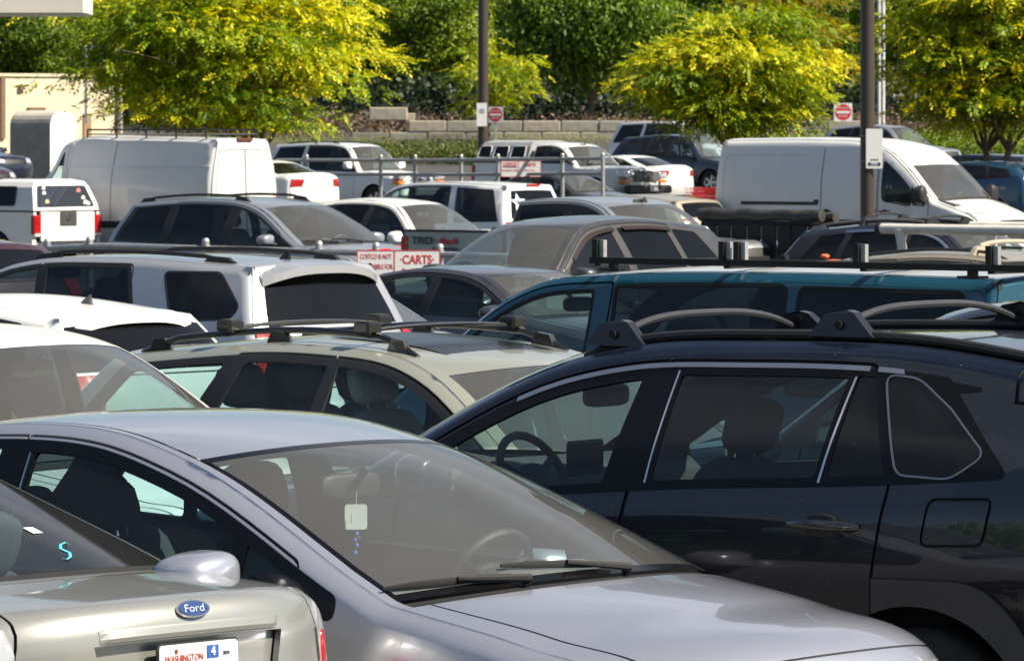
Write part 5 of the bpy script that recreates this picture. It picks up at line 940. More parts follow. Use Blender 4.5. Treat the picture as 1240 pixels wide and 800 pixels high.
def leaves(name, C, N, size, rng, mat, parent=None, tone=None, aspect=.45, droop=.5, up=.6, D=None):
    """many small folded leaves: centres C, preferred normals N"""
    n = len(C); d = rng.normal(size=(n, 3)); d[:, 2] -= droop; nn = N * up + rng.normal(size=(n, 3)) * (.55 if D is None else .16)
    if D is not None: d = D + rng.normal(size=(n, 3)) * .15
    nn = nn; nn /= np.linalg.norm(nn, axis=1)[:, None]
    d -= nn * (d * nn).sum(1)[:, None]; d /= np.maximum(np.linalg.norm(d, axis=1), 1e-6)[:, None]; s = np.cross(nn, d); sz = size * rng.uniform(.6, 1.3, n)[:, None]
    A = C - d * sz * .5; B = C + d * sz * .5; L_ = C + s * sz * aspect * .5 - nn * sz * .06; R_ = C - s * sz * aspect * .5 - nn * sz * .06
    V = np.stack([A, R_, B, L_], 1).reshape(-1, 3); i = np.arange(n) * 4; F = np.stack([i, i + 1, i + 2, i, i + 2, i + 3], 1).reshape(-1)
    me = bpy.data.meshes.new(name); me.vertices.add(len(V)); me.vertices.foreach_set('co', V.ravel().astype(np.float32)); nt = 2 * n; me.loops.add(nt * 3); me.loops.foreach_set('vertex_index', F.astype(np.int32)); me.polygons.add(nt)
    me.polygons.foreach_set('loop_start', np.arange(0, nt * 3, 3, dtype=np.int32)); me.update(); me.validate()
    at_ = me.attributes.new('tone', 'FLOAT', 'POINT'); tn = np.repeat(np.clip((tone if tone is not None else rng.uniform(0, 1, n)) + rng.normal(size=n) * .13, 0, 1), 4); at_.data.foreach_set('value', tn.astype(np.float32))
    me.materials.append(mat); return link(bpy.data.objects.new(name, me), parent)
def limb(mb, p, q, r0, r1, rng, k=5, wob=.08):
    pts = [p.lerp(q, i / k) + Vector(rng.normal(size=3)) * wob * (p - q).length * .3 * (0 if i in (0, k) else 1) for i in range(k + 1)]; mb.tube(pts, [r0 + (r1 - r0) * i / k for i in range(k + 1)], 7); return pts
BARK = plain('bark', (.16, .12, .085), .9, var=.35, scale=18, bump=.6, bscale=40)
def tree(name, label, cat, base_, crown_c, rad, n_leaf, size, mat, seed, group=None, clumps=70, flat=.35, layered=True, trunk_r=.10, droop=.5, forks=7, shell=.55, tone_var=.28, stems=1, cscale=.36):
    rng = np.random.default_rng(seed); root = empty(name, base_); tag(root, label, cat, group)
    cc = Vector(crown_c) - Vector(base_); mb = MB(); tips = []
    for st in range(stems):
        off = Vector((0, 0, 0)) if stems == 1 else Vector((math.cos(st * 2.1), math.sin(st * 2.1), 0)) * trunk_r * 1.2
        fork = Vector((cc.x * .5, cc.y * .5, max(.5, (cc.z - rad[2]) * .85))) + off * 3; limb(mb, off - Vector((0, 0, .15)), fork, trunk_r * 1.25, trunk_r * .85, rng)
        for i in range(forks):
            a = 2 * math.pi * (i + rng.uniform(-.3, .3)) / forks; q = cc + Vector((math.cos(a) * rad[0] * .62, math.sin(a) * rad[1] * .62, rad[2] * rng.uniform(-.45, .65))); mid = fork.lerp(q, .45) + Vector((0, 0, -.1)); limb(mb, fork, mid, trunk_r * .55, trunk_r * .32, rng, 4); limb(mb, mid, q, trunk_r * .32, trunk_r * .08, rng, 4)
            for j in range(3): q2 = mid + (q - mid) * rng.uniform(.2, .8) + Vector(rng.normal(size=3)) * rad[0] * .22; limb(mb, mid, q2, trunk_r * .2, trunk_r * .05, rng, 3)
    mb.obj('trunk', BARK, root, True)
    u = rng.normal(size=(clumps, 3)); u /= np.linalg.norm(u, axis=1)[:, None]; rr = rng.uniform(shell ** 3, 1, clumps) ** (1 / 3); K = u * rr[:, None] * np.array(rad) * .88; K[:, 2] += rad[2] * .04
    bump = 1 + .18 * np.sin(u[:, 0] * 5 + seed) * np.cos(u[:, 2] * 6 + seed * 2); K *= bump[:, None]
    if layered and flat < .3: q_ = rad[2] * .16; K[:, 2] = np.round(K[:, 2] / q_) * q_ + rng.normal(size=clumps) * q_ * .12
    ks = rng.uniform(.6, 1.35, clumps); w = ks ** 2; per = rng.choice(clumps, n_leaf, p=w / w.sum()); cs = (rad[0] * rad[1] * rad[2]) ** (1 / 3) * .36
    v = rng.normal(size=(n_leaf, 3)); v /= np.linalg.norm(v, axis=1)[:, None]; v *= rng.uniform(0, 1, n_leaf)[:, None] ** .45; fl = flat if layered else .75
    sc_ = np.array([1.5, 1.5, fl]) if layered else np.array([1, 1, fl]); Cn = K[per] + v * sc_ * (cs * ks[per])[:, None]
    if layered: Cn[:, 2] -= (v[:, 0] ** 2 + v[:, 1] ** 2) * cs * ks[per] * .35
    Nn = np.stack([v[:, 0] * .5, v[:, 1] * .5, np.ones(n_leaf) * .9], 1) if layered else v * .8 + np.array([0, 0, .5]) + u[per] * .4
    tone = rng.uniform(.5 - tone_var, .5 + tone_var, clumps)[per]
    if layered:                                                    # sprays: a drooping twig with paired leaflets
        m = n_leaf // 9; sel = rng.permutation(n_leaf)[:m]; ax = v[sel] * np.array([1, 1, .25]) + rng.normal(size=(m, 3)) * .35; ax[:, 2] -= .25; ax /= np.linalg.norm(ax, axis=1)[:, None]; un = np.tile([0, 0, 1.], (m, 1)) + rng.normal(size=(m, 3)) * .30; sd = np.cross(un, ax); sd /= np.linalg.norm(sd, axis=1)[:, None]; un = np.cross(ax, sd)
        st = size * rng.uniform(.75, 1.25, m)[:, None]; P_, D_, N_, T_ = [], [], [], []
        for k in range(9):
            f = (k // 2) * .52; s_ = 0 if k == 8 else (1 if k % 2 else -1); sag = -.10 * f * f; P_.append(Cn[sel] + ax * st * (f + .25) + sd * st * s_ * .42 + np.array([0, 0, 1]) * st * (sag - .06 * abs(s_))); D_.append(ax * (.55 if s_ else 1.) + sd * s_ * .8 - np.array([0, 0, .28])); N_.append(un + sd * s_ * .25); T_.append(tone[sel])
        leaves('crown', np.concatenate(P_) + np.array(cc), np.concatenate(N_), size, rng, mat, root, np.concatenate(T_), D=np.concatenate(D_), up=1., aspect=.42); return root
    leaves('crown', Cn + np.array(cc), Nn, size, rng, mat, root, tone, droop=droop); return root
LF_Y = leaf_mat('yellow_green_leaves', (.045, .11, .006), (.31, .41, .010), (.86, .72, .020), .30)
LF_G = leaf_mat('mid_green_leaves', (.05, .09, .012), (.16, .24, .020), (.36, .42, .04), .4)
LF_D = leaf_mat('dark_green_leaves', (.045, .085, .012), (.12, .20, .020), (.27, .38, .04), .38)
LF_O = leaf_mat('golden_leaves', (.13, .13, .01), (.28, .24, .012), (.42, .32, .02), .45)
LF_B = leaf_mat('brown_ground_cover', (.06, .04, .03), (.17, .11, .07), (.27, .20, .12), .2)
LF_S = leaf_mat('pale_grass_leaves', (.12, .15, .03), (.28, .30, .08), (.45, .44, .16), .35)
def on(px, s): p = at(px, 0, s); return Vector((p.x, p.y, float(gz(p.x, p.y)[0])))
# three parking-lot trees
def lot_tree(px, s, x0, x1, y0, y1, label, seed, **k):
    b = on(px, s); c = at((x0 + x1) / 2, (y0 + y1) / 2, s); return tree('broadleaf_tree', label, 'tree', b, c, ((x1 - x0) / 2 / s, (x1 - x0) / 2 / s * .8, (y1 - y0) / 2 / s), group='yellow-green trees in the parking lot', mat=LF_Y, seed=seed, **k)
lot_tree(345, 53, 90, 452, -75, 182, 'broad layered yellow-green tree on the left behind the white high-roof van', 3, n_leaf=84000, size=.135, clumps=150, cscale=.27, flat=.20, shell=.35, tone_var=.40, trunk_r=.11, forks=9)
lot_tree(885, 49, 762, 1012, -4, 176, 'rounded yellow-green tree between the coupe and the white cargo van', 8, n_leaf=60000, size=.13, clumps=110, cscale=.27, flat=.32, shell=.35, tone_var=.40, trunk_r=.10)
lot_tree(1205, 56, 1066, 1340, -50, 168, 'yellow-green tree at the right edge with forked trunk beside the white cargo van', 12, n_leaf=64000, size=.13, clumps=110, cscale=.27, flat=.20, shell=.35, tone_var=.42, trunk_r=.085, stems=2, forks=6)
# trees on the bank behind
def bank_tree(px, s, w, y0, y1, mat, label, seed, name='broadleaf_tree', **k):
    b = on(px, s); c = at(px, (y0 + y1) / 2, s); kk = dict(n_leaf=15000, size=.26, clumps=70, trunk_r=.14, layered=False, shell=.5); kk.update(k)
    return tree(name, label, 'tree', b, c, (w / 2 / s, w / 2 / s * .9, (y1 - y0) / 2 / s), mat=mat, seed=seed, **kk)
bank_tree(592, 31, 110, 40, 150, LF_Y, 'small golden tree standing behind the left light pole', 21, size=.15, layered=True, flat=.35, n_leaf=7000, clumps=40, trunk_r=.05, group=None)
bank_tree(715, 28.5, 235, -50, 112, LF_D, 'large dark green tree with drooping leaves above the fence', 22, n_leaf=30000, size=.26, droop=2.2, clumps=120)
bank_tree(520, 27, 150, -40, 96, LF_G, 'bright mid-green tree left of the left light pole', 23, n_leaf=20000, size=.22)
bank_tree(430, 26.5, 170, -50, 100, LF_G, 'mid-green tree just right of the broad layered tree top', 24, n_leaf=20000, size=.22)
bank_tree(958, 27, 150, -40, 120, LF_O, 'golden-olive tree right of the rounded tree and left of the right light pole', 25, n_leaf=20000, size=.20, layered=True, flat=.4)
bank_tree(868, 25.5, 190, -60, 90, LF_G, 'green tree top showing over the rounded yellow-green tree', 26, n_leaf=18000)
bank_tree(1105, 26, 170, -60, 100, LF_G, 'green tree behind the two white poles at the upper right', 27, n_leaf=18000)
bank_tree(1215, 26, 170, -60, 130, LF_G, 'green tree behind the right-edge yellow-green tree', 28, n_leaf=16000)
bank_tree(55, 27, 190, -10, 118, LF_G, 'green tree behind the beige building at the upper left', 29, n_leaf=20000)
bank_tree(165, 26, 150, -60, 100, LF_D, 'dark green tree behind the grey steel frame at the upper left', 30, n_leaf=18000)
bank_tree(-40, 26, 170, -50, 120, LF_O, 'olive tree at the far upper left corner', 31, n_leaf=12000)
bank_tree(300, 25, 200, -80, 90, LF_D, 'dark tree hidden mostly by the broad layered tree', 32, n_leaf=16000)
bank_tree(620, 24, 170, -80, 70, LF_G, 'light green tree between the left light pole and the large dark tree', 33, n_leaf=18000)
bank_tree(800, 24, 170, -80, 60, LF_G, 'mid-green tree behind the right side of the large dark tree', 34, n_leaf=14000)
bank_tree(1010, 23.5, 160, -80, 80, LF_D, 'dark tree directly behind the top of the right light pole', 35, n_leaf=12000)
# far wood: reads as one mass
def foliage_box(name, x0, x1, y0, y1, zlo, zhi, n, size, mat, seed, kind='stuff', clump=None, follow=True, parent=None, up=.6, droop=.2, aspect=.45):
    rng = np.random.default_rng(seed); k = max(20, int(clump or n / 60)); K = np.stack([rng.uniform(x0, x1, k), rng.uniform(y0, y1, k)], 1); per = rng.integers(0, k, n); cl = max(.25, (y1 - y0) * .25)
    P = K[per] + rng.normal(size=(n, 2)) * cl * np.array([1, .5]); P[:, 0] = np.clip(P[:, 0], x0, x1); P[:, 1] = np.clip(P[:, 1], y0, y1)
    g_ = gz(P[:, 0], P[:, 1]) if n < 60000 and follow else np.zeros(n); hgt = rng.uniform(.55, 1, k)[per]; u = rng.uniform(0, 1, n) ** .7; Z = g_ + zlo + (zhi - zlo) * hgt * u
    o = leaves(name, np.column_stack([P, Z]), np.tile([0, -.4, .8], (n, 1)), size, rng, mat, parent, rng.uniform(.25, .75, k)[per], droop=droop, aspect=aspect, up=up)
    if kind: o['kind'] = kind
    return o
foliage_box('far_wood', -75, 75, 268, 292, -.5, 11.5, 42000, .75, LF_D, 50, clump=160, aspect=.8)
foliage_box('far_wood', -60, 60, 252, 262, -.5, 6.5, 26000, .5, LF_D, 51, clump=160, aspect=.8)
foliage_box('far_wood', -110, 90, -62, -52, -.5, 11, 16000, 1.3, LF_D, 57, clump=160, aspect=.9)  # unseen trees behind the camera, added to darken reflections in the car paint
o = foliage_box('far_wood', -52, 52, -6, 6, -.5, 10, 12000, 1.3, LF_D, 58, clump=120, aspect=.9, follow=False); o.location = (-62, 10, 0); o.rotation_euler = (0, 0, R(90))  # unseen trees off to the left, added for the same dark reflections
foliage_box('undergrowth', -40, 30, 215, 226, -.2, 2.5, 26000, .34, leaf_mat('shaded_undergrowth_leaves', (.008, .014, .006), (.016, .030, .008), (.04, .06, .014), .2), 52, clump=160, aspect=.7)  # shade under the trees is put into these leaf colours
foliage_box('ground_cover', -14, 22, 206, 213, -.2, 1.15, 16000, .2, LF_B, 53, clump=90)
foliage_box('grass_strip', -14, 10, 190, 196, -.1, .32, 9000, .13, LF_S, 54, clump=120, up=.2, droop=-1.2, aspect=.15)
# clipped hedge in front of the wall, lower brown-green top
h_ = on(500, 34); o = foliage_box('hedge', -7.6, 1.5, 173, 177.5, .0, .62, 13000, .15, leaf_mat('hedge_leaves', (.03, .06, .01), (.09, .13, .02), (.20, .16, .06), .3), 55, kind=None, clump=220); tag(o, 'low dark green hedge behind the far cart corral left of the older white pickup', 'hedge')
o = foliage_box('hedge', 7.0, 19, 172, 177, .0, 1.2, 16000, .17, LF_G, 56, kind=None, clump=150); tag(o, 'loose green shrub bank behind the white cargo van', 'shrubs')
# ------------------------------------------------------------------ block retaining wall
CONC = [plain('concrete_block_%s' % c, v, .9, var=.25, scale=3.5, bump=.5, bscale=25) for c, v in (('warm', (.36, .33, .27)), ('grey', (.31, .30, .26)), ('stained', (.25, .24, .20)))]
wall = empty('retaining_wall', (0, 198, 0)); tag(wall, 'retaining wall of large grey concrete blocks below the fence', 'wall'); rngw = random.Random(4)
bw, bh, bd = 1.52, .46, .7; mb = MB().box((0, 0, 0), (bw - .035, bd, bh - .025), ch=.03); proto = [mesh_obj('concrete_block', mb.V, mb.F, mt) for mt in CONC]; dat = [p.data for p in proto]; [bpy.data.objects.remove(p) for p in proto]
gw_ = float(gz(0, 198)[0]); ytop = CH + (YH - 146) / 30.3
for row in range(4):
    z = ytop - bh / 2 - row * bh
    for i in range(-4, 13):
        x = -4.9 + i * bw + (row % 2) * bw / 2
        if x < (at(440, 0, 30.3).x if row else at(486, 0, 30.3).x): continue
        o = link(bpy.data.objects.new('concrete_block', dat[rngw.randrange(3)]), wall); o.location = (x, rngw.uniform(-.03, .03), z); o.rotation_euler = (0, 0, rngw.uniform(-.008, .008))
for i, (px, w_) in enumerate(((453, 0), (477, 1))):
    o = link(bpy.data.objects.new('concrete_block', dat[0]), wall); o.location = (at(471, 0, 30.3).x - .02, -.1, ytop + .26 - i * 10) if i == 0 else (at(493, 0, 30.3).x, .15, ytop + .1); o.scale = (1.02, 1.1, 1.2) if i == 0 else (.4, 1, .85)
# ------------------------------------------------------------------ chain-link fence
FENCE = plain('black_vinyl_fence', (.012, .012, .013), .6)
def chain_fence(x0, x1, y, dx, h, label):
    root = empty('chain_link_fence', (x0, y, float(gz(x0, y)[0]))); tag(root, label, 'fence'); oz = root.location.z; n_ = int(round((x1 - x0) / dx)); tops = []
    for i in range(n_ + 1):
        x = x0 + i * dx; g_ = float(gz(x, y)[0]) - oz; MB().tube([(x - x0, 0, g_ - .1), (x - x0, 0, g_ + h)], .04, 8).obj('fence_post', FENCE, root); tops.append((x - x0, g_))
    MB().tube([(a, 0, g_ + h - .03) for a, g_ in tops], .025, 6).obj('top_rail', FENCE, root); mb = MB(); st = .12
    for i in range(n_):
        (a, ga), (b_, gb) = tops[i], tops[i + 1]; k = int(dx / st)
        for j in range(k):
            for dr in (1, -1):
                u0 = a + j * st; mb_x1 = u0 + dr * h * .8; z0, z1 = ga + .03, ga + h - .05
                if not (a <= mb_x1 <= b_): f = ((b_ if dr > 0 else a) - u0) / (dr * h * .8); mb_x1 = b_ if dr > 0 else a; z1 = z0 + (z1 - z0) * f
                if abs(mb_x1 - u0) < .02: continue
                mb.add([(u0, 0, z0), (u0 + .008, 0, z0), (mb_x1 + .008, 0, z1), (mb_x1, 0, z1)], [(0, 1, 2, 3)])
    o = mb.obj('wire_mesh', FENCE, root); o['kind'] = 'stuff'
chain_fence(at(430, 0, 28.5).x, at(430, 0, 28.5).x + 5 * 6.4, F_PX / 28.5, 6.4, 1.35, 'black chain-link fence running along the bank above the block wall')
# ------------------------------------------------------------------ building, canopy and shed on the left
STUC = plain('beige_stucco', (.78, .66, .46), .9, var=.05, scale=2, bump=.15, bscale=60); STUCD = plain('brown_trim_paint', (.22, .13, .08), .7, var=.15); CREAM = plain('cream_fascia', (.72, .68, .58), .6, var=.05, scale=2)
s = 36.; a = at(5, 93, s); b2 = at(146, 93, s); g_ = float(gz(a.x, a.y)[0])
bd_ = empty('building', (a.x - .1, a.y, g_), R(28)); bd_.scale = (1 / math.cos(R(28)), 1, 1); tag(bd_, 'flat-roofed beige stucco building at the left behind the metal shed', 'building'); W_ = b2.x - a.x; H_ = a.z - g_
mb = MB().box((W_ / 2 - 3, 3.0, H_ / 2 - .2), (W_ + 6, 6, H_ + .4)); mb.obj('wall', STUC, bd_); MB().box((W_ / 2 - 3, 3.0, H_ + .06), (W_ + 6.1, 6.1, .1)).obj('roof_coping', STUC, bd_)
def onb(name, px0, px1, py0, py1, d, mt): MB().box((((px0 + px1) / 2 - 620) / s - a.x, -d / 2, CH - ((py0 + py1) / 2 - YH) / s - g_), ((px1 - px0) / s, d, (py1 - py0) / s)).obj(name, mt, bd_)
onb('downpipe', 4, 9, 92, 168, .08, STUCD); onb('door', 100, 109, 137, 175, .04, plain('tan_door', (.36, .22, .11), .6)); onb('wall_lamp', 26, 31, 103, 109, .12, STUCD); onb('awning', 35, 54, 130, 134, .2, STUCD); onb('pilaster', 139, 143, 93, 170, .10, STUCD)
c0 = at(0, 18, 62); tag(MB().box((c0.x + (103 - 0) / 62 - 8, c0.y + .9, c0.z + .75), (16, 1.8, 1.5), ch=.04).obj('canopy', CREAM), 'cream canopy edge jutting in at the top left corner', 'canopy')
for dx_ in (-11.5, -6.5): p_ = Vector((c0.x + dx_, c0.y + .9, 0)); gg = float(gz(p_.x, p_.y)[0]); tag(MB().box((p_.x, p_.y, (gg + c0.z) / 2), (.4, .4, c0.z - gg)).obj('column', CREAM), 'square column holding up the cream canopy', 'column', 'columns of the cream canopy')
s = 44.; a = at(12, 175, s); g_ = float(gz(a.x, a.y)[0]); sh = empty('shed', (a.x, a.y, g_)); tag(sh, 'barrel-roofed corrugated metal shed in front of the beige building', 'shed'); ztop = CH - (135 - YH) / s - g_
STEEL = plain('weathered_grey_steel', (.34, .32, .29), .6, .3, var=.2, scale=3); STEELW = plain('white_painted_steel', (.74, .72, .68), .5, var=.06)
Ls = 50 / s / math.cos(R(32)); ws = 27 / s / math.sin(R(32)); rot = Matrix.Rotation(R(-32), 3, 'Z'); prof = [(-ws / 2, -.2), (-ws / 2, ztop - .42)] + [(-ws / 2 + .42 * (1 - math.cos(t)) * 1.0, ztop - .42 + .42 * math.sin(t)) for t in np.linspace(.2, math.pi / 2, 6)] + [(ws / 2 - .42 * (1 - math.cos(t)), ztop - .42 + .42 * math.sin(t)) for t in np.linspace(math.pi / 2, .2, 6)] + [(ws / 2, ztop - .42), (ws / 2, -.2)]
V = []; m_ = len(prof); ns = 44
for i in range(ns + 1):
    for (y, z) in prof: k = 1 + (.012 if i % 2 else 0); V.append(rot @ Vector((Ls * i / ns, (y + ws / 2) * k, z * k)))
mesh_obj('corrugated_shell', V, [(i * m_ + j, i * m_ + j + 1, (i + 1) * m_ + j + 1, (i + 1) * m_ + j) for i in range(ns) for j in range(m_ - 1)], STEEL, sh)
V2 = [rot @ Vector((Ls + .02, y + ws / 2, z)) for y, z in prof]; mesh_obj('end_panel', V2 + [v + rot @ Vector((.03, 0, 0)) for v in V2], [tuple(range(m_)), tuple(range(2 * m_ - 1, m_ - 1, -1))] + [(i, (i + 1) % m_, (i + 1) % m_ + m_, i + m_) for i in range(m_)], STEELW, sh)
# ------------------------------------------------------------------ steel frame, poles, signs
GREYP = plain('grey_painted_steel', (.30, .33, .38), .5, .2); BROWNP = plain('dark_bronze_pole_paint', (.060, .045, .036), .45, .1, var=.15, bump=.1); WHITEM = plain('white_painted_pole', (.72, .72, .72), .45, var=.08); SIGNW = plain('white_sign_face', (.80, .80, .78), .5, var=.04); SIGNR = plain('red_sign_print', (.62, .03, .035), .5, var=.08); INK = plain('dark_sign_print', (.04, .04, .045), .6)
s = 40.; a = at(104, 92, s); f_ = empty('steel_frame', (a.x, a.y, float(gz(a.x, a.y)[0]))); tag(f_, 'grey steel goalpost frame above the beige building', 'steel frame'); z0 = -f_.location.z
def fb(px0, py0, px1, py1, w=3): MB().box((((px0 + px1) / 2 - 104) / s, 0, CH - ((py0 + py1) / 2 - YH) / s + z0), (max(abs(px1 - px0), w) / s, .1, max(abs(py1 - py0), w) / s)).obj('frame_bar', GREYP, f_)
fb(104, 57, 104, 150); fb(104, 57, 130, 57); fb(125, 57, 125, 82); fb(125, 82, 146, 82); fb(145, 55, 145, 160)
def pole(px, s, y_base, d_px, name, label, h=9., mt=BROWNP, taper=.85, basem=None):
    p = at(px, y_base, s); g_ = float(gz(p.x, p.y)[0]); root = empty(name, (p.x, p.y, g_)); r = d_px / 2 / s
    MB().tube([(0, 0, -.1 + (h + .1) * i / 6) for i in range(7)], [r * (1 - (1 - taper) * i / 6) for i in range(7)], 20).obj('pole', mt, root, True)
    if basem: MB().lathe([(0, -.2), (r * 2.1, -.2), (r * 2.1, .62), (r * 1.95, .7), (0, .7)], 24).obj('concrete_footing', basem, root)
    MB().box((0, -.55, h + .02), (.10, 1.0, .08)).box((0, -1.15, h + .02), (.38, .62, .14), ch=.03).obj('lamp_head', mt, root); tag(root, label, 'light pole', 'light poles in the parking lot'); return root, r
p1, r1 = pole(585, 41, 172, 13.5, 'light_pole', 'dark bronze light pole left of centre behind the older white pickup', basem=CONC[1])
p2, r2 = pole(1050.5, 76, 255, 18.5, 'light_pole', 'dark bronze light pole with white sign in front of the white cargo van', basem=CONC[1])
def sign_board(name, root_loc, w, h, label, cat='sign', rz=0., mt=None, th=.006, r=.02):
    o = empty(name, root_loc, rz); tag(o, label, cat); MB().prism(rounded([(-w / 2, -h / 2), (w / 2, -h / 2), (w / 2, h / 2), (-w / 2, h / 2)], r), 0, th, Matrix.Rotation(R(90), 4, 'X')).obj('board', mt or SIGNW, o); return o
FR = Matrix.Rotation(R(90), 4, 'X')
def txt(o, body, size, x, z, mt, sx=1., bold=0., d=.008): return text_obj('lettering', body, size, Matrix.Translation((x, -d, z)) @ FR, mt, o, sx=sx, bold=bold)
s = 76.; c = at(1058, 180, s); q = sign_board('sign', (c.x, p2.location.y - r2 - .012, c.z), 20 / s, 48 / s, 'white parking-lot sign strapped to the right light pole')
txt(q, '■ ■■ ■', .03, 0, -.18, INK); MB().box((-.075, -.008, -.245), (.045, .004, .05)).obj('arrow_mark', INK, q); MB().box((.075, -.008, -.245), (.045, .004, .05)).obj('arrow_mark', INK, q); MB().box((0, -.008, -.25), (.08, .004, .04)).obj('printed_bar', GREYP, q)
for zz in (.2, -.2): MB().tube([((r2 + .006) * math.cos(t) - (c.x - p2.location.x), (r2 + .006) * math.sin(t) + r2 + .012, zz) for t in np.linspace(0, 2 * math.pi, 17)], .006, 4, cap=False).obj('strap', GALV, q)
s = 41.; c = at(583.5, 139, s); q = sign_board('sign', (c.x, p1.location.y - r1 - .03, c.z), 12.5 / s, 28 / s, 'white notice sign on the left light pole'); txt(q, '■■■\n■■■■\n■■■', .05, 0, .10, GREYP)
def dne(px, py, s, w, label, rz=0., extra=True):
    c = at(px, py, s); g_ = float(gz(c.x, c.y)[0]); q = sign_board('road_sign', (c.x, c.y, c.z), w / s, w / s, label, rz=rz); W2 = w / s
    pts = [(W2 * .45 * math.cos(t), W2 * .45 * math.sin(t)) for t in np.linspace(0, 2 * math.pi, 33)[:-1]]; MB().prism(pts, .006, .009, FR).obj('red_disc', SIGNR, q)
    MB().box((0, -.0115, 0), (W2 * .72, .004, W2 * .14)).obj('white_bar', SIGNW, q); txt(q, 'DO NOT', W2 * .17, 0, W2 * .22, SIGNW, d=.011); txt(q, 'ENTER', W2 * .17, 0, -W2 * .22, SIGNW, d=.011)
    MB().tube([(0, .03, W2 * .5), (0, .03, g_ - c.z)], .03, 6).obj('sign_post', GALV, q); return q
dne(1021, 136, 31, 22, 'DO NOT ENTER sign on a post between the rounded tree and the right light pole')
dne(600, 139, 35, 19, 'DO NOT ENTER sign partly behind the left light pole', rz=R(-12))
for px in (1064.5, 1069.5): p = at(px, 150, 29.); g_ = float(gz(p.x, p.y)[0]); tag(MB().tube([(p.x, p.y, g_ - .1), (p.x, p.y, 11)], .075, 10).obj('flagpole', WHITEM), ('left' if px < 1067 else 'right') + ' one of two slim white poles beside the right light pole', 'pole')
p = at(1105, 60, 25.); tag(MB().box((p.x, p.y + 2, p.z - 1.2), (2.0, 4, 3.4)).box((p.x, p.y + 2, p.z + .6), (2.3, 4.2, .2)).obj('building', CREAM), 'cream building gable glimpsed through the leaves at the upper right', 'building')
# ------------------------------------------------------------------ cart corrals
def corral(pts, s, rails, post_px, label, sign=None):
    P = [at(x, y, ss) for x, y, ss in pts]; root = empty('cart_corral', (P[0].x, P[0].y, float(gz(P[0].x, P[0].y)[0]))); tag(root, label, 'cart corral'); o = root.location
    for dz in rails: MB().tube([p - o + Vector((0, 0, -dz)) for p in P], .042, 8).obj('rail', GALV, root, True)
    for f in post_px:
        k = min(int(f), len(P) - 2); p = P[k].lerp(P[k + 1], f - k); g_ = float(gz(p.x, p.y)[0]); MB().tube([(p.x - o.x, p.y - o.y + .02, g_ - o.z - .1), (p.x - o.x, p.y - o.y + .02, p.z - o.z + .10)], .05, 10).lathe([(.05, 0), (.036, .03), (0, .038)], 10, Matrix.Translation((p.x - o.x, p.y - o.y + .02, p.z - o.z + .10))).obj('post', GALV, root, True)
    return root
corral([(40, 302, 92), (128, 298, 94), (400, 305, 96), (660, 312, 100)], 95, (0.0, .16), (0.2, .78, 1.45, 1.95, 2.22, 2.52), 'near galvanised cart corral rail running behind the silver boxy sport utility car')
corral([(335, 194, 49), (540, 194, 50), (730, 192, 52)], 50, (0.0, .35), (.18, .62, .82, 1.1, 1.34, 1.75, 2.0), 'far galvanised cart corral rail in front of the hedge')
def cart_sign(px0, px1, py0, py1, s, mid, lines_l, right, label, font, left_logo=None):
    c = at((px0 + px1) / 2, (py0 + py1) / 2, s); w = (px1 - px0) / s; h = (py1 - py0) / s; q = sign_board('sign', (c.x, c.y - .12, c.z), w, h, label); xm = (mid - (px0 + px1) / 2) / s
    MB().box((xm, -.008, 0), (.012, .003, h)).obj('divider_line', SIGNR, q); xl = (-w / 2 + xm) / 2; xr = (w / 2 + xm) / 2
    for i, t in enumerate(lines_l): txt(q, t, font, xl, h / 2 - font * (.9 + 1.45 * i), SIGNR, sx=.60, bold=0)
    txt(q, right[0], font * right[2], xr, h / 2 - right[1], SIGNR, sx=.8, bold=.003)
    for e in ((-w / 2, 0, .012, h), (w / 2, 0, .012, h), (0, h / 2, w, .012), (0, -h / 2, w, .012)): MB().box((e[0], -.007, e[1]), (e[2], .003, e[3])).obj('border_line', SIGNR, q)
    return q, xl, xr, h
q, xl, xr, h = cart_sign(433, 533, 303, 347, 99, 478, ['COSTCO IS NOT', 'RESPONSIBLE FOR', 'DAMAGE TO CARS'], ('·CARTS·', .115, 1.75), 'white CARTS sign with red lettering on the near cart corral', .085)
txt(q, 'Please Return', .085, xr, h / 2 - .25, SIGNR, sx=.8)
q, xl, xr, h = cart_sign(607, 655, 195, 214, 51, 628, ['', 'IS NOT RESPONSIBLE', 'FOR DAMAGE TO CARS'], ('CARTS', .095, 1.9), 'small white CARTS sign on the far cart corral below the older white pickup', .06)
txt(q, 'COSTCO', .10, xl, h / 2 - .08, SIGNR, sx=.8, bold=.003); MB().box((xl, -.008, h / 2 - .14), (.32, .003, .012)).obj('blue_underline', plain('blue_sign_print', (.03, .08, .35), .5), q); txt(q, 'Please Return', .055, xr, h / 2 - .22, SIGNR, sx=.8)
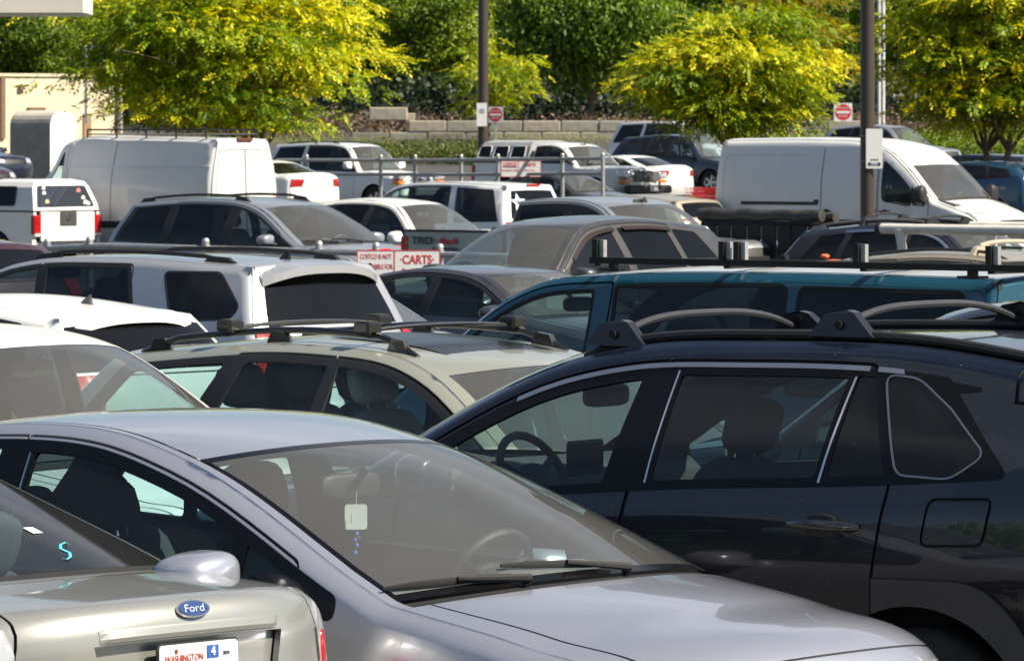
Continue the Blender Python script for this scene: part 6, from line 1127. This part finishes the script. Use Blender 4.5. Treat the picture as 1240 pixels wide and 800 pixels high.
# ------------------------------------------------------------------ shopping carts
REDPL = plain('red_cart_plastic', (.55, .02, .02), .4, var=.15)
def make_cart(label, group):
    root = empty('shopping_cart', (0, 0, 0)); tag(root, label, 'shopping cart', group); mb = MB(); zt = 1.0
    def R4(z, x0, x1, w0, w1): return [(x0, -w0, z), (x1, -w1, z), (x1, w1, z), (x0, w0, z), (x0, -w0, z)]
    for k in range(6): f = k / 5; mb.tube(R4(.46 + f * .50, -.36 - .06 * f, .42 + .08 * f, .24 + .05 * f, .17 + .04 * f), .006, 4)
    for k in range(12):
        f = k / 11
        for sg in (1, -1): mb.tube([(-.36 + .78 * f, sg * (.24 - .07 * f), .46), (-.42 + .92 * f, sg * (.29 - .08 * f), .96)], .004, 4)
    for k in range(6): y = -.17 + .068 * k; mb.tube([(.42, y, .46), (.50, y * 1.2, .96)], .004, 4).tube([(-.36, y * 1.4, .46), (.42, y, .46)], .004, 4)
    mb.obj('wire_basket', REDPL, root); fr = MB()
    for sg in (1, -1): fr.tube([(-.46, sg * .27, 1.02), (-.42, sg * .25, .42), (.40, sg * .20, .22), (-.40, sg * .22, .18), (-.42, sg * .25, .42)], .012, 6)
    fr.obj('frame', GALV, root, True); MB().tube([(-.48, -.28, 1.03), (-.48, .28, 1.03)], .018, 8).obj('handle', REDPL, root, True)
    for x, y in ((.36, .2), (.36, -.2), (-.38, .22), (-.38, -.22)): MB().lathe([(0, -.015), (.055, -.015), (.06, 0), (.055, .015), (0, .015)], 12, Matrix.Translation((x, y, .06)) @ Matrix.Rotation(R(90), 4, 'X')).obj('castor', RUBBER, root)
    return root
def copy_tree(o, parent=None):
    c = o.copy(); COL.objects.link(c); c.parent = parent
    for ch in list(o.children): copy_tree(ch, c)
    return c
ct0 = make_cart('red wire shopping cart parked left of the CARTS sign', 'red shopping carts nested left of the CARTS sign'); first = True
def put_cart(px, s, rz, label, group):
    global first
    o = ct0 if first else copy_tree(ct0); first = False; o.location = on(px, s); o.rotation_euler = (0, 0, rz); o['label'] = label; o['group'] = group
for i, px in enumerate((421, 433, 446)): put_cart(px, 92 - i * 1.5, R(150), ('leftmost', 'middle', 'rightmost')[i] + ' of three red shopping carts nested left of the white CARTS sign', 'red shopping carts nested left of the CARTS sign')
for i, px in enumerate((520, 536, 552)): put_cart(px, 92 - i, R(165), ('leftmost', 'middle', 'rightmost')[i] + ' of three red shopping carts right of the CARTS sign', 'red shopping carts right of the CARTS sign')
for i, px in enumerate((858, 865, 872, 868)): put_cart(px, 56 - i * 1.2, R(140), ('nearest', 'second nearest', 'third nearest', 'farthest')[i] + ' of the red shopping carts by the navy sport utility car wheel', 'red shopping carts by the navy sport utility car')
# ------------------------------------------------------------------ details of single vehicles
def roofpt(sp, B, x, v, dz=0.): t = B.tx(x, B.tag['header'], B.tag['roof_rear']); p = B.P(t, v); return Vector((sp['L'] / 2 - x, p.y, p.z + dz))
def crossbar(sp, B, root, x, near, rise, foot, mat, span=.84, r=.018, name='roof_crossbar', holes=False, flat=1.0):
    """bar across the roof on two tapered feet"""
    pts = []
    for k in np.linspace(-1, 1, 15): pts.append(roofpt(sp, B, x, k * span * .90, rise * (1 - .25 * abs(k) ** 3)))
    c = MB().tube(pts, r, 8, flat=flat).obj(name, mat, root, True)
    for sg in (1, -1):
        a = roofpt(sp, B, x, sg * span, -.02); b = roofpt(sp, B, x, sg * span * .72, rise * .9); w = foot; th = .045
        P = [(a + Vector((0, sg * .10, -.005))), (a + Vector((0, sg * .03, rise * .85))), b + Vector((0, 0, .01)), (a + Vector((0, -sg * .30, 0)))]
        V = [p + Vector((q, 0, 0)) for q in (th / 2, -th / 2) for p in P]; MB().add(V, [(0, 1, 2, 3), (7, 6, 5, 4), (0, 4, 5, 1), (1, 5, 6, 2), (2, 6, 7, 3), (3, 7, 4, 0)]).obj('crossbar_foot', mat, c)
    return c
def spoiler(sp, B, root, ln, drop, th, vmax, mat, under=None, t0=None, wide=1.0, curve=.06):
    t0 = B.tag['roof_rear'] if t0 is None else t0; V = []; n = 17; prof = [(0.0, .004), (.5, .006), (1.0, -.0), (1.0, -1.), (.72, -1.1), (.10, -.9)]
    for k in np.linspace(-1, 1, n):
        a = B.P(t0 - .12, k * vmax); e = 1 - .0 * abs(k); l = ln * (1 - .25 * abs(k) ** 4); y = k * abs(B.P(t0 - .12, vmax).y) * wide; dz = -curve * abs(k) ** 3
        for (u, w) in prof: V.append((a.x - l * u, y, a.z - drop * u + dz * u + (w if abs(w) < .1 else w * th)))
    m = len(prof); F = [(i * m + j, i * m + (j + 1) % m, (i + 1) * m + (j + 1) % m, (i + 1) * m + j) for i in range(n - 1) for j in range(m)]; F += [tuple(range(m - 1, -1, -1)), tuple(range((n - 1) * m, n * m))]
    o = mesh_obj('rear_spoiler', V, F, mat, root); bm_ = bmesh.new(); bm_.from_mesh(o.data); bmesh.ops.recalc_face_normals(bm_, faces=bm_.faces); bm_.to_mesh(o.data); bm_.free()
    if under is not None:
        o.data.materials.append(under)
        for p in o.data.polygons:
            if p.normal.z < -.15 or (p.normal.z < .3 and p.normal.x < -.8 and False): p.material_index = 1
    return o
def on_surf(B, t, v, off=.003):
    p = B.P(t, v); a = B.P(t + .02, v) - B.P(t - .02, v); b = B.P(t, v + .01) - B.P(t, v - .01); n = a.cross(b).normalized()
    if n.dot(Vector((p.x * .6, p.y, p.z - .55))) < 0: n.negate()
    return p + n * off, n, b.normalized()
def frame_on(B, t, v, off=.004, flip=1):
    """matrix whose x runs across the car to the viewer's right, y up the panel, z out of it"""
    p, n, b = on_surf(B, t, v, off); x = b * flip; y = n.cross(x).normalized()
    if y.z < 0: x = -x; y = n.cross(x).normalized()
    M = Matrix((x, y, n)).transposed().to_4x4(); M.translation = p; return M
# ---- silver-blue hatchback
side_mirror(IMPS, IMPB, IMP, 1.64, 1.03, (.20, .25, .155)); [setattr(c, 'location', (-.30, 0, -.125)) for c in IMP.children if c.name.startswith('door_mirror') and c.data.vertices[0].co.y > 0]
tc_ = IMPB.tag['cowl']; wipers(IMPS, IMPB, IMP, tc_ + .03, [(-.42, -.93, .03), (.16, -.40, .06)])
tgm = MB(); c = Vector((IMPS['L'] / 2 - 1.93, 0.01, 1.16))
tg_o = MB().prism(rounded([(-.036, -.04), (.036, -.04), (.036, .04), (-.036, .04)], .01), -.003, .003, Matrix.Translation(c) @ Matrix.Rotation(R(48), 4, 'Z') @ FR).obj('hanging_tag', WHITEP, IMP)
MB().tube([c + Vector((0, 0, .04)), c + Vector((0, .004, .10)), Vector((IMPS['L'] / 2 - 2.0, 0, 1.29))], .0022, 5).obj('cord', GALV, tg_o); bd = MB()
for k, zz in enumerate((-.055, -.075, -.092, -.115)): bd.add(*superell(c + Vector((0, (-1) ** k * .004, zz)), (.014, .014, .018), 1, 8, 6))
bd.obj('bead_charm', plain('blue_charm', (.05, .12, .5), .3, var=.5, scale=80), tg_o, True)
MB().box(c + Vector((.0, -.02, -.005)), (.003, .002, .03)).obj('tag_print', plain('yellow_print', (.6, .55, .2), .5), tg_o)
# ---- large black sport utility car
RM = plain('rail_black', (.012, .012, .013), .35, coat=.4, var=.1); BARM = plain('crossbar_grey_plastic', (.045, .045, .048), .35, var=.1)
for sg in (1, -1):
    pts = [roofpt(RAVS, RAVB, x, sg * .93, .004 + (.014 if .03 < k < .97 else -.01)) for k, x in zip(np.linspace(0, 1, 20), np.linspace(2.02, 3.98, 20))]; MB().tube(pts, .018, 8).obj('roof_rail', BLACK, RAV, True)
for x_ in (2.14, 3.09):
    pts = []; 
    for k in np.linspace(-1, 1, 21): pts.append(roofpt(RAVS, RAVB, x_ - .02 * (1 - k * k), k * .93, .035 + .060 * (1 - abs(k) ** 3.4)))
    cb = MB().tube(pts, [.012] + [.014] * 19 + [.012], 8, flat=.9).obj('roof_crossbar', BARM, RAV, True)
    for sg in (1, -1):
        a = roofpt(RAVS, RAVB, x_, sg * .955, .02); p3 = [a + Vector((.11, 0, -.005)), a + Vector((.055, -sg * .02, .070)), a + Vector((-.03, -sg * .03, .085)), a + Vector((-.06, -sg * .02, .078)), a + Vector((-.15, 0, -.005))]
        V = [p + Vector((0, q, 0)) for q in (.022, -.022) for p in p3]; ft = MB().add(V, [(4, 3, 2, 1, 0), (5, 6, 7, 8, 9), (0, 1, 6, 5), (1, 2, 7, 6), (2, 3, 8, 7), (3, 4, 9, 8), (4, 0, 5, 9)]).obj('crossbar_foot', RM, cb)
        MB().lathe([(0, 0), (.012, 0), (.012, .001), (.013, .003), (.0145, .003), (.0145, 0)], 16, Matrix.Translation(a + Vector((-.015, sg * .024, .035))) @ Matrix.Rotation(R(-90 * sg), 4, 'X')).obj('lock_hole', RUBBER, cb)
door_handles(RAVS, RAVB, RAV, [(3.235, 1.013), (2.2, .985)], plain('handle_black', (.01, .01, .012), .12, spec=.8, coat=1., var=0), .28); door_handles(PROS, PROB, PRO, [(1.8, 1.15), (2.25, 1.15)], BLACK, .22); door_handles(TRAS, TRAB, TRA, [(2.2, 1.15), (3.45, 1.15)], BLACK, .22); door_handles(FORS, FORB, FOR, [(2.45, 1.02)]); door_handles(MINS, MINB, MIN, [(2.4, .98), (2.75, .98)]); side_mirror(RAVS, RAVB, RAV, 1.62, 1.10, (.17, .22, .17))
MB().box((RAVS['L'] / 2 - 1.62, 0.05, 1.13), (.02, .22, .13), ch=.008).obj('dashboard_screen', GLOSSBLACK, RAV)
# ---- champagne sedan: badge, plate, ledge, rust, lamps, stickers
tD = FOCB.tag['deck2']; M = frame_on(FOCB, tD + .13, 0, .006); el = lambda a, b, n=28: [(a * math.cos(t), b * math.sin(t)) for t in np.linspace(0, 2 * math.pi, n + 1)[:-1]]
bo = MB().prism(el(.062, .026), -.004, .004, M).obj('oval_badge', CHROME, FOC); MB().prism(el(.056, .0215), .003, .0055, M).obj('badge_face', plain('badge_blue', (.015, .045, .16), .25, coat=1, var=.05), bo)
text_obj('lettering', 'Ford', .034, M @ Matrix.Translation((0, -.001, .006)) @ Matrix(((1, .28, 0, 0), (0, 1, 0, 0), (0, 0, 1, 0), (0, 0, 0, 1))), plain('badge_silver', (.62, .64, .68), .3, .3, var=0), bo, sx=1.2, bold=-.0003)
Mp = frame_on(FOCB, tD + .92, 0, .012); Mp = Mp @ Matrix.Translation((0, -.005, 0))
pl = MB().prism(rounded([(-.152, -.076), (.152, -.076), (.152, .076), (-.152, .076)], .014), -.001, .003, Mp).obj('number_plate', plain('plate_white', (.80, .80, .80), .4, var=.04), FOC)
PR = plain('plate_red', (.55, .10, .08), .5, var=0); PB = plain('plate_blue', (.03, .10, .35), .5, var=0)
text_obj('lettering', 'WASHINGTON', .027, Mp @ Matrix.Translation((-.058, .036, .0045)), PR, pl, sx=.80); text_obj('lettering', 'BKR 4029', .075, Mp @ Matrix.Translation((0, -.015, .0045)), PB, pl, sx=.9)
MB().prism([(.030, .030), (.075, .030), (.075, .066), (.030, .066)], .003, .005, Mp).obj('month_sticker', PB, pl); text_obj('lettering', '4', .034, Mp @ Matrix.Translation((.052, .048, .0065)), SIGNW, pl, bold=.001); text_obj('lettering', '2025', .014, Mp @ Matrix.Translation((.105, .040, .0045)), INK, pl)
RUST = plain('rust', (.16, .06, .02), .9, var=.5, scale=200)
for dx in (-.088, .068): MB().lathe([(0, .003), (.006, .0045), (.008, .003)], 10, Mp @ Matrix.Translation((dx, .056, 0))).obj('plate_screw', RUST, pl)
MB().prism(rounded([(-.158, -.082), (.158, -.082), (.158, .082), (-.158, .082)], .016), -.006, -.002, Mp).obj('plate_frame', BLACK, pl)
V = []; pf = [(.006, -.024), (.006, .000), (.0, .004), (-.018, .008), (-.030, .004), (-.034, -.008), (-.032, -.026)]
nn_ = 25
for k in np.linspace(-.535, .535, nn_):
    Mk = frame_on(FOCB, tD + .44, k, .0)
    for (dy, dz_) in pf: V.append(Mk @ Vector((0, dy + .018, dz_ * (1 if abs(k) < .52 else .1))))
m_ = len(pf); lo = mesh_obj('trunk_ledge', V, [(i * m_ + j, i * m_ + (j + 1) % m_, (i + 1) * m_ + (j + 1) % m_, (i + 1) * m_ + j) for i in range(nn_ - 1) for j in range(m_)] + [tuple(range(m_ - 1, -1, -1)), tuple(range((nn_ - 1) * m_, nn_ * m_))], CHAMP, FOC); bm_ = bmesh.new(); bm_.from_mesh(lo.data); bmesh.ops.recalc_face_normals(bm_, faces=bm_.faces); bm_.to_mesh(lo.data); bm_.free()
rr_ = random.Random(7)
for k in range(9):
    Mk = frame_on(FOCB, tD + .30 + rr_.uniform(0, .22), -.40 + rr_.uniform(-.03, .03), -.0265); MB().prism([((.002 + rr_.random() * .003) * math.cos(a), (.003 + rr_.random() * .006) * math.sin(a)) for a in np.linspace(0, 6, 7)], 0, .0012, Mk).obj('rust_chip', RUST, FOC)
for sg in (1, -1):
    Mk = frame_on(FOCB, tD + .75, sg * .962, .004); MB().add(*[[Mk @ Vector(v) for v in superell((0, 0, 0), (.05, .11, .02), .8, 16, 8)[0]], superell((0, 0, 0), (.05, .11, .02), .8, 16, 8)[1]]).obj('brake_lamp_core', REDLENS, FOC, True)
tb = FOCB.tag['backlight']; CY = plain('cyan_sticker', (.10, .55, .62), .5, var=.02)
Mk = frame_on(FOCB, tb - .16, -.40, .004); st_ = MB().tube([Mk @ Vector((.026 * x + .058 * y, .060 * y, 0)) for x, y in ((.9, .75), (.2, 1.0), (-.7, .75), (-.75, .3), (-.1, .05), (.7, -.25), (.75, -.7), (.1, -1.0), (-.8, -.8))], [.001, .004, .005, .005, .006, .005, .005, .004, .001], 6, flat=.35).obj('letter_sticker', CY, FOC)
MB().tube([Mk @ Vector((.026 * x + .058 * y, .060 * y, 0)) for x, y in ((.5, .35), (.0, .55), (-.35, .3), (.3, -.1), (.4, -.5), (-.1, -.6))], .0015, 5).obj('sticker_inlay', plain('navy_print', (.02, .05, .12), .5), st_)
Mk = frame_on(FOCB, tb - .32, -.42, .004); MB().prism([(-.022, -.022), (.022, -.022), (.022, .022), (-.022, .022)], 0, .001, Mk).obj('window_label', SIGNW, FOC)
X_ = lambda x: FOCS['L'] / 2 - x
MB().box((X_(3.30), 0, 1.0), (.50, 1.12, .02)).obj('parcel_shelf', plain('beige_parcel_shelf', (.30, .28, .24), .9, var=.1), FOC)
MB().box((X_(3.46), .10, 1.035), (.16, .62, .05), ch=.01).obj('third_brake_light', plain('pale_trim', (.45, .42, .36), .6), FOC); MB().box((X_(3.545), .10, 1.04), (.012, .52, .034)).obj('brake_lens', plain('dull_red_lens', (.22, .03, .03), .4), FOC)
# ---- sage wagon
roof_rails(WAGS, WAGB, WAG, 2.22, 4.05, RM, .055, .075, .016, 3, foot_len=.15)
for x_ in (2.55, 3.45): MB().tube([roofpt(WAGS, WAGB, x_, k, .070) for k in np.linspace(-.92, .92, 9)], .016, 8, flat=.6).obj('roof_crossbar', RM, WAG, True); MB().box(roofpt(WAGS, WAGB, x_, -.88, .085), (.10, .10, .06), ch=.012).box(roofpt(WAGS, WAGB, x_, .88, .085), (.10, .10, .06), ch=.012).obj('crossbar_clamp', RM, WAG)
tg_ = lambda x: WAGB.tx(x, WAGB.tag['header'], WAGB.tag['roof_rear'])
V = []; xs_ = np.linspace(2.14, 2.95, 9)
for x in xs_:
    for v in np.linspace(-.62, .62, 9): V.append(roofpt(WAGS, WAGB, x, v, .006))
mesh_obj('sunroof', V, [(i * 9 + j, i * 9 + j + 1, (i + 1) * 9 + j + 1, (i + 1) * 9 + j) for i in range(8) for j in range(8)], GLOSSBLACK, WAG, smooth=True)
# ---- teal van: ladder rack of square steel tube, pale roof, mirror
rk = MB(); RKM = plain('black_square_tube', (.022, .021, .020), .5, .3, var=.3); zr = 1.775 + .065
rk.box((ASTS['L'] / 2 - 3.48, .80, zr), (2.92, .034, .036)).obj('ladder_rack', RKM, AST); rko = AST.children[-1]; rko = [c for c in AST.children if c.name.startswith('ladder_rack')][0]
MB().box((ASTS['L'] / 2 - 3.48, -.80, zr - .04), (2.92, .03, .03)).obj('rack_rail', RKM, rko)
for x in (2.06, 2.95, 3.85, 4.66): MB().box((ASTS['L'] / 2 - x, 0, zr - .02), (.035, 1.60, .025)).obj('rack_crossbar', RKM, rko)
for x in (2.06, 2.93, 3.03, 3.82, 4.66):
    MB().box((ASTS['L'] / 2 - x, .80, zr + .06), (.035, .045, .11)).obj('rack_post', RKM, rko); MB().box((ASTS['L'] / 2 - x - .035, .79, zr + .06), (.03, .03, .105)).obj('rack_post', GALV, rko)
for x in (2.18, 4.55):
    for y in (.80, -.80): MB().box((ASTS['L'] / 2 - x, y, zr - .03), (.045, .04, .06)).box((ASTS['L'] / 2 - x, y, 1.79), (.14, .09, .014)).obj('rack_foot', RKM, rko)
side_mirror(ASTS, ASTB, AST, 1.22, 1.24, (.12, .22, .20), BLACK)
# ---- boxy silver: spoiler, rails, fin
spoiler(FORS, FORB, FOR, .30, .03, .055, .97, SILVER, BLACK, wide=.97); roof_rails(FORS, FORB, FOR, 2.3, 4.25, BLACK, .038, .10, .016, 2, foot_len=.30); antenna_fin(FORS, FORB, FOR, 4.2, BLACK)
spoiler(WCUS, WCUB, WCU, .24, .03, .05, .98, WHITE, GLOSSBLACK, wide=1.0); antenna_fin(WCUS, WCUB, WCU, 3.65)
roof_rails(MINS, MINB, MIN, 2.4, 4.5, BLACK, .05, .08, .018, 2, foot_len=.3); roof_rails(BLKS, BLKB, BLK, 2.2, 4.0, SILVER, .045, .09, .025, 2, foot_len=.3)
for x_ in (2.35, 3.25): crossbar(BLKS, BLKB, BLK, x_, 1, .11, .1, BLACK, r=.014)
crossbar(GLDS, GLDB, GLD, 2.55, 1, .09, .1, plain('beige_bar', (.40, .36, .28), .5), r=.02); roof_rails(GLDS, GLDB, GLD, 2.2, 3.9, RM, .03, .08, .015, 2)
roof_rails(TAHS, TAHB, TAH, 2.5, 4.4, BLACK, .035, .12, .018, 2)
for q_, b_, r_2 in ((DURS, DURB, DUR),):
    for sg in (1, -1):
        for (xa, xb) in ((1.75, 2.52), (2.66, 3.38)): V = []; 
        for (xa, xb) in ((1.72, 2.5), (2.64, 3.36)):
            V = []
            for k in np.linspace(0, 1, 9):
                x = xa + (xb - xa) * k; e = np.interp(x, b_.edge[:, 0][(b_.ts >= b_.tag['cowl']) & (b_.ts <= b_.tag['roof_rear'])], b_.edge[:, 1][(b_.ts >= b_.tag['cowl']) & (b_.ts <= b_.tag['roof_rear'])]); zt = e - .065; zb2 = e - .10
                V += [(q_['L'] / 2 - x, sg * (b_.W([x], [zt])[0] + .006), zt), (q_['L'] / 2 - x, sg * (b_.W([x], [zb2])[0] + .03), zb2)]
            mesh_obj('window_visor', V, [(2 * i, 2 * i + 1, 2 * i + 3, 2 * i + 2) for i in range(8)], plain('smoked_brown_visor', (.020, .010, .008), .45, var=.1), r_2, smooth=True)
    wipers(q_, b_, r_2, b_.tag['cowl'] + .03, [(-.40, -.90, .04), (.12, -.40, .05)])
for q_, b_, r_2 in ((MINS, MINB, MIN), (W13S, W13B, W13)): wipers(q_, b_, r_2, b_.tag['cowl'] + .03, [(-.40, -.90, .04), (.12, -.40, .05)])
# ---- lettering on the grey pickup's bed, star and round stickers, van sticker
tx_ = lambda root, sp_, sg, body, size, x, z, mt, y, sx=1.2: text_obj('lettering', body, size, Matrix.Translation((sp_['L'] / 2 - x, sg * y, z)) @ (FR if sg < 0 else Matrix.Rotation(R(180), 4, 'Z') @ FR), mt, root, sx=sx, bold=.003)
tx_(TUN, TUNS, -1, 'TRD', .13, 5.02, 1.10, INK, .935, 1.5); tx_(TUN, TUNS, -1, '4x4', .13, 4.58, 1.10, SIGNR, .935, 1.6); tx_(TUN, TUNS, -1, 'OFF ROAD', .055, 4.62, 1.0, INK, .94, 1.6)
def star(r0, r1, n=5): return [((r0 if k % 2 == 0 else r1) * math.sin(math.pi * k / n), (r0 if k % 2 == 0 else r1) * math.cos(math.pi * k / n)) for k in range(2 * n)]
tS = STAB.tag['roof_rear']; Mk = frame_on(STAB, tS + .50, .62, .006); MB().prism(star(.17, .075), 0, .003, Mk).obj('star_sticker', SIGNW, STA); MB().prism(star(.07, .03), .003, .005, Mk).obj('star_centre', INK, STA)
MB().box(STAB.P(tS + .04, -.1) + Vector((-.02, 0, .01)), (.02, .34, .03)).obj('high_brake_light', REDLENS, STA)
cn = [c for c in FRO.children if c.name.startswith('canopy')][0]; f_ = FROS['_canopy_rear']; STK = [(.50, 1.70, .045, SIGNW), (.52, 1.60, .05, SIGNW), (.50, 1.42, .06, plain('tan_sticker', (.6, .5, .3), .5)), (-.44, 1.64, .06, plain('pink_sticker', (.7, .25, .25), .5)), (-.52, 1.50, .05, SIGNW), (-.55, 1.40, .06, SIGNW), (-.62, 1.38, .05, SIGNW)]
for (y, z, r_3, mt) in STK:
    p = Vector(f_(y, z)); MB().prism([(r_3 * math.cos(a), r_3 * math.sin(a)) for a in np.linspace(0, 6, 11)], 0, .004, Matrix.Translation(p) @ Matrix.Rotation(R(-90), 4, 'Z') @ FR).obj('round_sticker', mt, cn)
MB().box((FROS['L'] / 2 - 5.355, 0, 1.08), (.012, .46, .28), ch=.004).obj('dark_handle_panel', plain('dark_panel', (.06, .06, .055), .5), FRO); MB().lathe([(.055, 0), (.075, 0), (.075, .01), (.055, .01)], 20, Matrix.Translation((FROS['L'] / 2 - 5.362, 0, 1.12)) @ Matrix.Rotation(R(-90), 4, 'Y')).obj('round_badge', CHROME, FRO)
tx_(TRA, TRAS, -1, '⚠', .16, 2.46, 1.22, SIGNR, 1.035, 1.0)
# ---- racks on the white vans
def truck_rack(root, sp, x0, x1, y, z, n, mt, h=.16):
    X = lambda x: sp['L'] / 2 - x; r_ = [MB().tube([(X(x0), y, z + h), (X(x1), y, z + h)], .022, 6).obj('roof_rack', mt, root)][0]; MB().tube([(X(x0), -y, z + h), (X(x1), -y, z + h)], .022, 6).obj('rack_rail', mt, r_)
    for k in range(n):
        x = x0 + (x1 - x0) * k / (n - 1); MB().tube([(X(x), -y, z + h * .45), (X(x), y, z + h * .45)], .02, 6).obj('rack_crossbar', mt, r_)
        for sg in (1, -1): MB().tube([(X(x), sg * y, z - .02), (X(x), sg * y, z + h)], .02, 6).obj('rack_post', mt, r_)
truck_rack(PRO, PROS, 2.4, 5.9, .72, 2.56, 5, BLACK, .17)
MB().box((PROS['L'] / 2 - 6.27, 0, 2.53), (.05, .42, .07)).obj('high_brake_light', plain('brown_lens', (.12, .04, .03), .3), PRO)
# ---- grille bars and lamps of the trucks that face the camera
def face(root, sp, B, amber, bars, mt, badge=None, w=.44, z0=.80, z1=1.0):
    X = sp['L'] / 2
    for i in range(bars): z = z0 + (z1 - z0) * i / max(1, bars - 1); V = []; MB().tube([(X - .02 + .03 * (1 - (k / w) ** 2), k, z) for k in np.linspace(-w, w, 9)], .018, 6).obj('grille_bar', mt, root, True)
    if badge: MB().add(*superell((X + .03, 0, (z0 + z1) / 2), (.03, .20, .10), .7, 14, 8)).obj('front_badge', badge, root, True)
    for sg in (1, -1):
        if amber: MB().add(*superell((X - .16, sg * (w + .26), z0 - .02), (.26, .30, .09), .4, 14, 8)).obj('turn_lamp', AMBER, root, True)
        MB().add(*superell((X - .14, sg * (w + .24), z0 + .13), (.24, .32, .17), .4, 14, 8)).obj('headlamp', CLEARLENS, root, True)
face(RAN, RANS, RANB, True, 4, BLACK, None, .46, .74, .94); MB().box((RANS['L'] / 2 - .0, 0, .84), (.03, .94, .26), ch=.01).obj('grille_panel', plain('grey_grille', (.10, .10, .10), .5), RAN); MB().box((RANS['L'] / 2 + .05, 0, .52), (.20, 1.72, .22), ch=.04).obj('front_bumper', BLACK, RAN); MB().box((RANS['L'] / 2 + .16, .1, .55), (.01, .30, .15)).obj('number_plate', SIGNW, RAN)
face(TAH, TAHS, TAHB, True, 2, CHROME, CHROME, .50, .88, 1.0); MB().box((TAHS['L'] / 2 + .02, 0, .60), (.20, 1.86, .24), ch=.05).obj('front_bumper', WHITE, TAH)
# ---- steel utility trailer with a rolled tarpaulin, and a truck with a white pipe rack
STB = plain('black_trailer_steel', (.014, .014, .015), .6, .2, var=.3)
c0 = at(850, 300, 96); th = R(-40); tr = empty('utility_trailer', (c0.x, c0.y, float(gz(c0.x, c0.y)[0])), th); tag(tr, 'black slat-sided utility trailer with rolled tarpaulin behind the black sport utility car', 'trailer'); oz = CH - (270 - YH) / 96 - tr.location.z
Lt, Wt = 3.3, 1.9
for y in (0, Wt):
    MB().tube([(0, y, oz), (Lt, y, oz)], .03, 4).obj('top_rail', STB, tr); MB().box((Lt / 2, y, oz - .75), (Lt, .05, .12)).obj('frame_rail', STB, tr)
    for k in range(14): MB().box((Lt * (k + .5) / 14, y, oz - .38), (.19 if k % 2 else .215, .03, .74)).obj('slat', STB, tr)
MB().box((Lt / 2, Wt / 2, oz - .70), (Lt, Wt, .05)).obj('deck', BLACK, tr)
for x in (0, Lt): MB().box((x, Wt / 2, oz - .38), (.04, Wt, .74)).obj('end_board', STB, tr)
for x in (1.3, 2.1):
    for y in (-.14, Wt + .14): w_ = MB().lathe([(0, -.09), (.20, -.09), (.32, -.08), (.335, 0), (.32, .08), (.20, .09), (0, .09)], 20, Matrix.Translation((x, y, .335)) @ Matrix.Rotation(R(90), 4, 'X')).obj('wheel', TYRE, tr, True)
MB().tube([(Lt, Wt / 2, oz - .70), (Lt + 1.1, Wt / 2, oz - .72)], .05, 6).obj('drawbar', STB, tr); MB().box((1.7, Wt / 2, .36), (1.2, Wt, .10)).obj('axle_frame', STB, tr)
tar = [Vector((-.08 + 1.9 * k / 10, .08, oz + .10 + .012 * math.sin(k * 2.1))) for k in range(11)]; tm = plain('black_tarpaulin', (.05, .047, .042), .45, var=.5, scale=9, bump=.8, bscale=14); tp = MB().tube(tar, [.085 + .008 * math.sin(k * 1.7) for k in range(11)], 10); tp.tube([p + Vector((.1, .16, -.03)) for p in tar], .075, 8)
o = tp.obj('rolled_tarpaulin', tm, None, True); o.location = tr.location; o.rotation_euler = (0, 0, th); tag(o, 'rolled black tarpaulin lying on the rail of the utility trailer', 'tarpaulin')
sp = K_pickup(WHITE, L=5.6, h=1.72, rail=1.2, hood=1.0, grid=.12, cb=3.3, crew=False); r, B = make_car('pickup_truck', sp); tag(r, 'pickup with a white tubular ladder rack between the black sport utility car and teal van', 'pickup truck'); pickup_bed(sp, r)
PRK = plain('white_rack_pipe', (.72, .69, .62), .45, var=.12, scale=8); place(r, sp, (5.40, .85, 2.02), (1072, 277), 118, 38, False, 0)
X = lambda x: sp['L'] / 2 - x
rp = MB().tube([(X(5.45), -.85, 2.02), (X(.9), -.85, 2.02)], .055, 10).obj('ladder_rack', PRK, r, True); MB().tube([(X(5.45), .85, 2.02), (X(.9), .85, 2.02)], .055, 10).obj('rack_pipe', PRK, rp, True); MB().add(*superell((X(5.47), -.85, 2.02), (.10, .12, .12), .8)).obj('pipe_cap', BLACK, rp, True)
for x in (5.2, 3.45, 1.3):
    MB().tube([(X(x), -.85, 2.0), (X(x), .85, 2.0)], .035, 8).obj('rack_crossbar', PRK, rp, True)
    for sg in (1, -1): MB().tube([(X(x), sg * .85, 2.0), (X(x), sg * .86, 1.9), (X(x - .12), sg * .86, 1.2)], [.075, .05, .045], 8).obj('rack_post', PRK, rp, True)
cl = at(1010, 317, 112); tag(MB().add(*superell(cl, (.24, .14, .05), .8)).add(*superell(cl + Vector((-.1, 0, .06)), (.10, .10, .05), .8)).obj('cloth', plain('orange_cloth', (.65, .16, .06), .8, var=.2), None, True), 'crumpled orange cloth on the roof rack ahead of the black sport utility car', 'cloth')
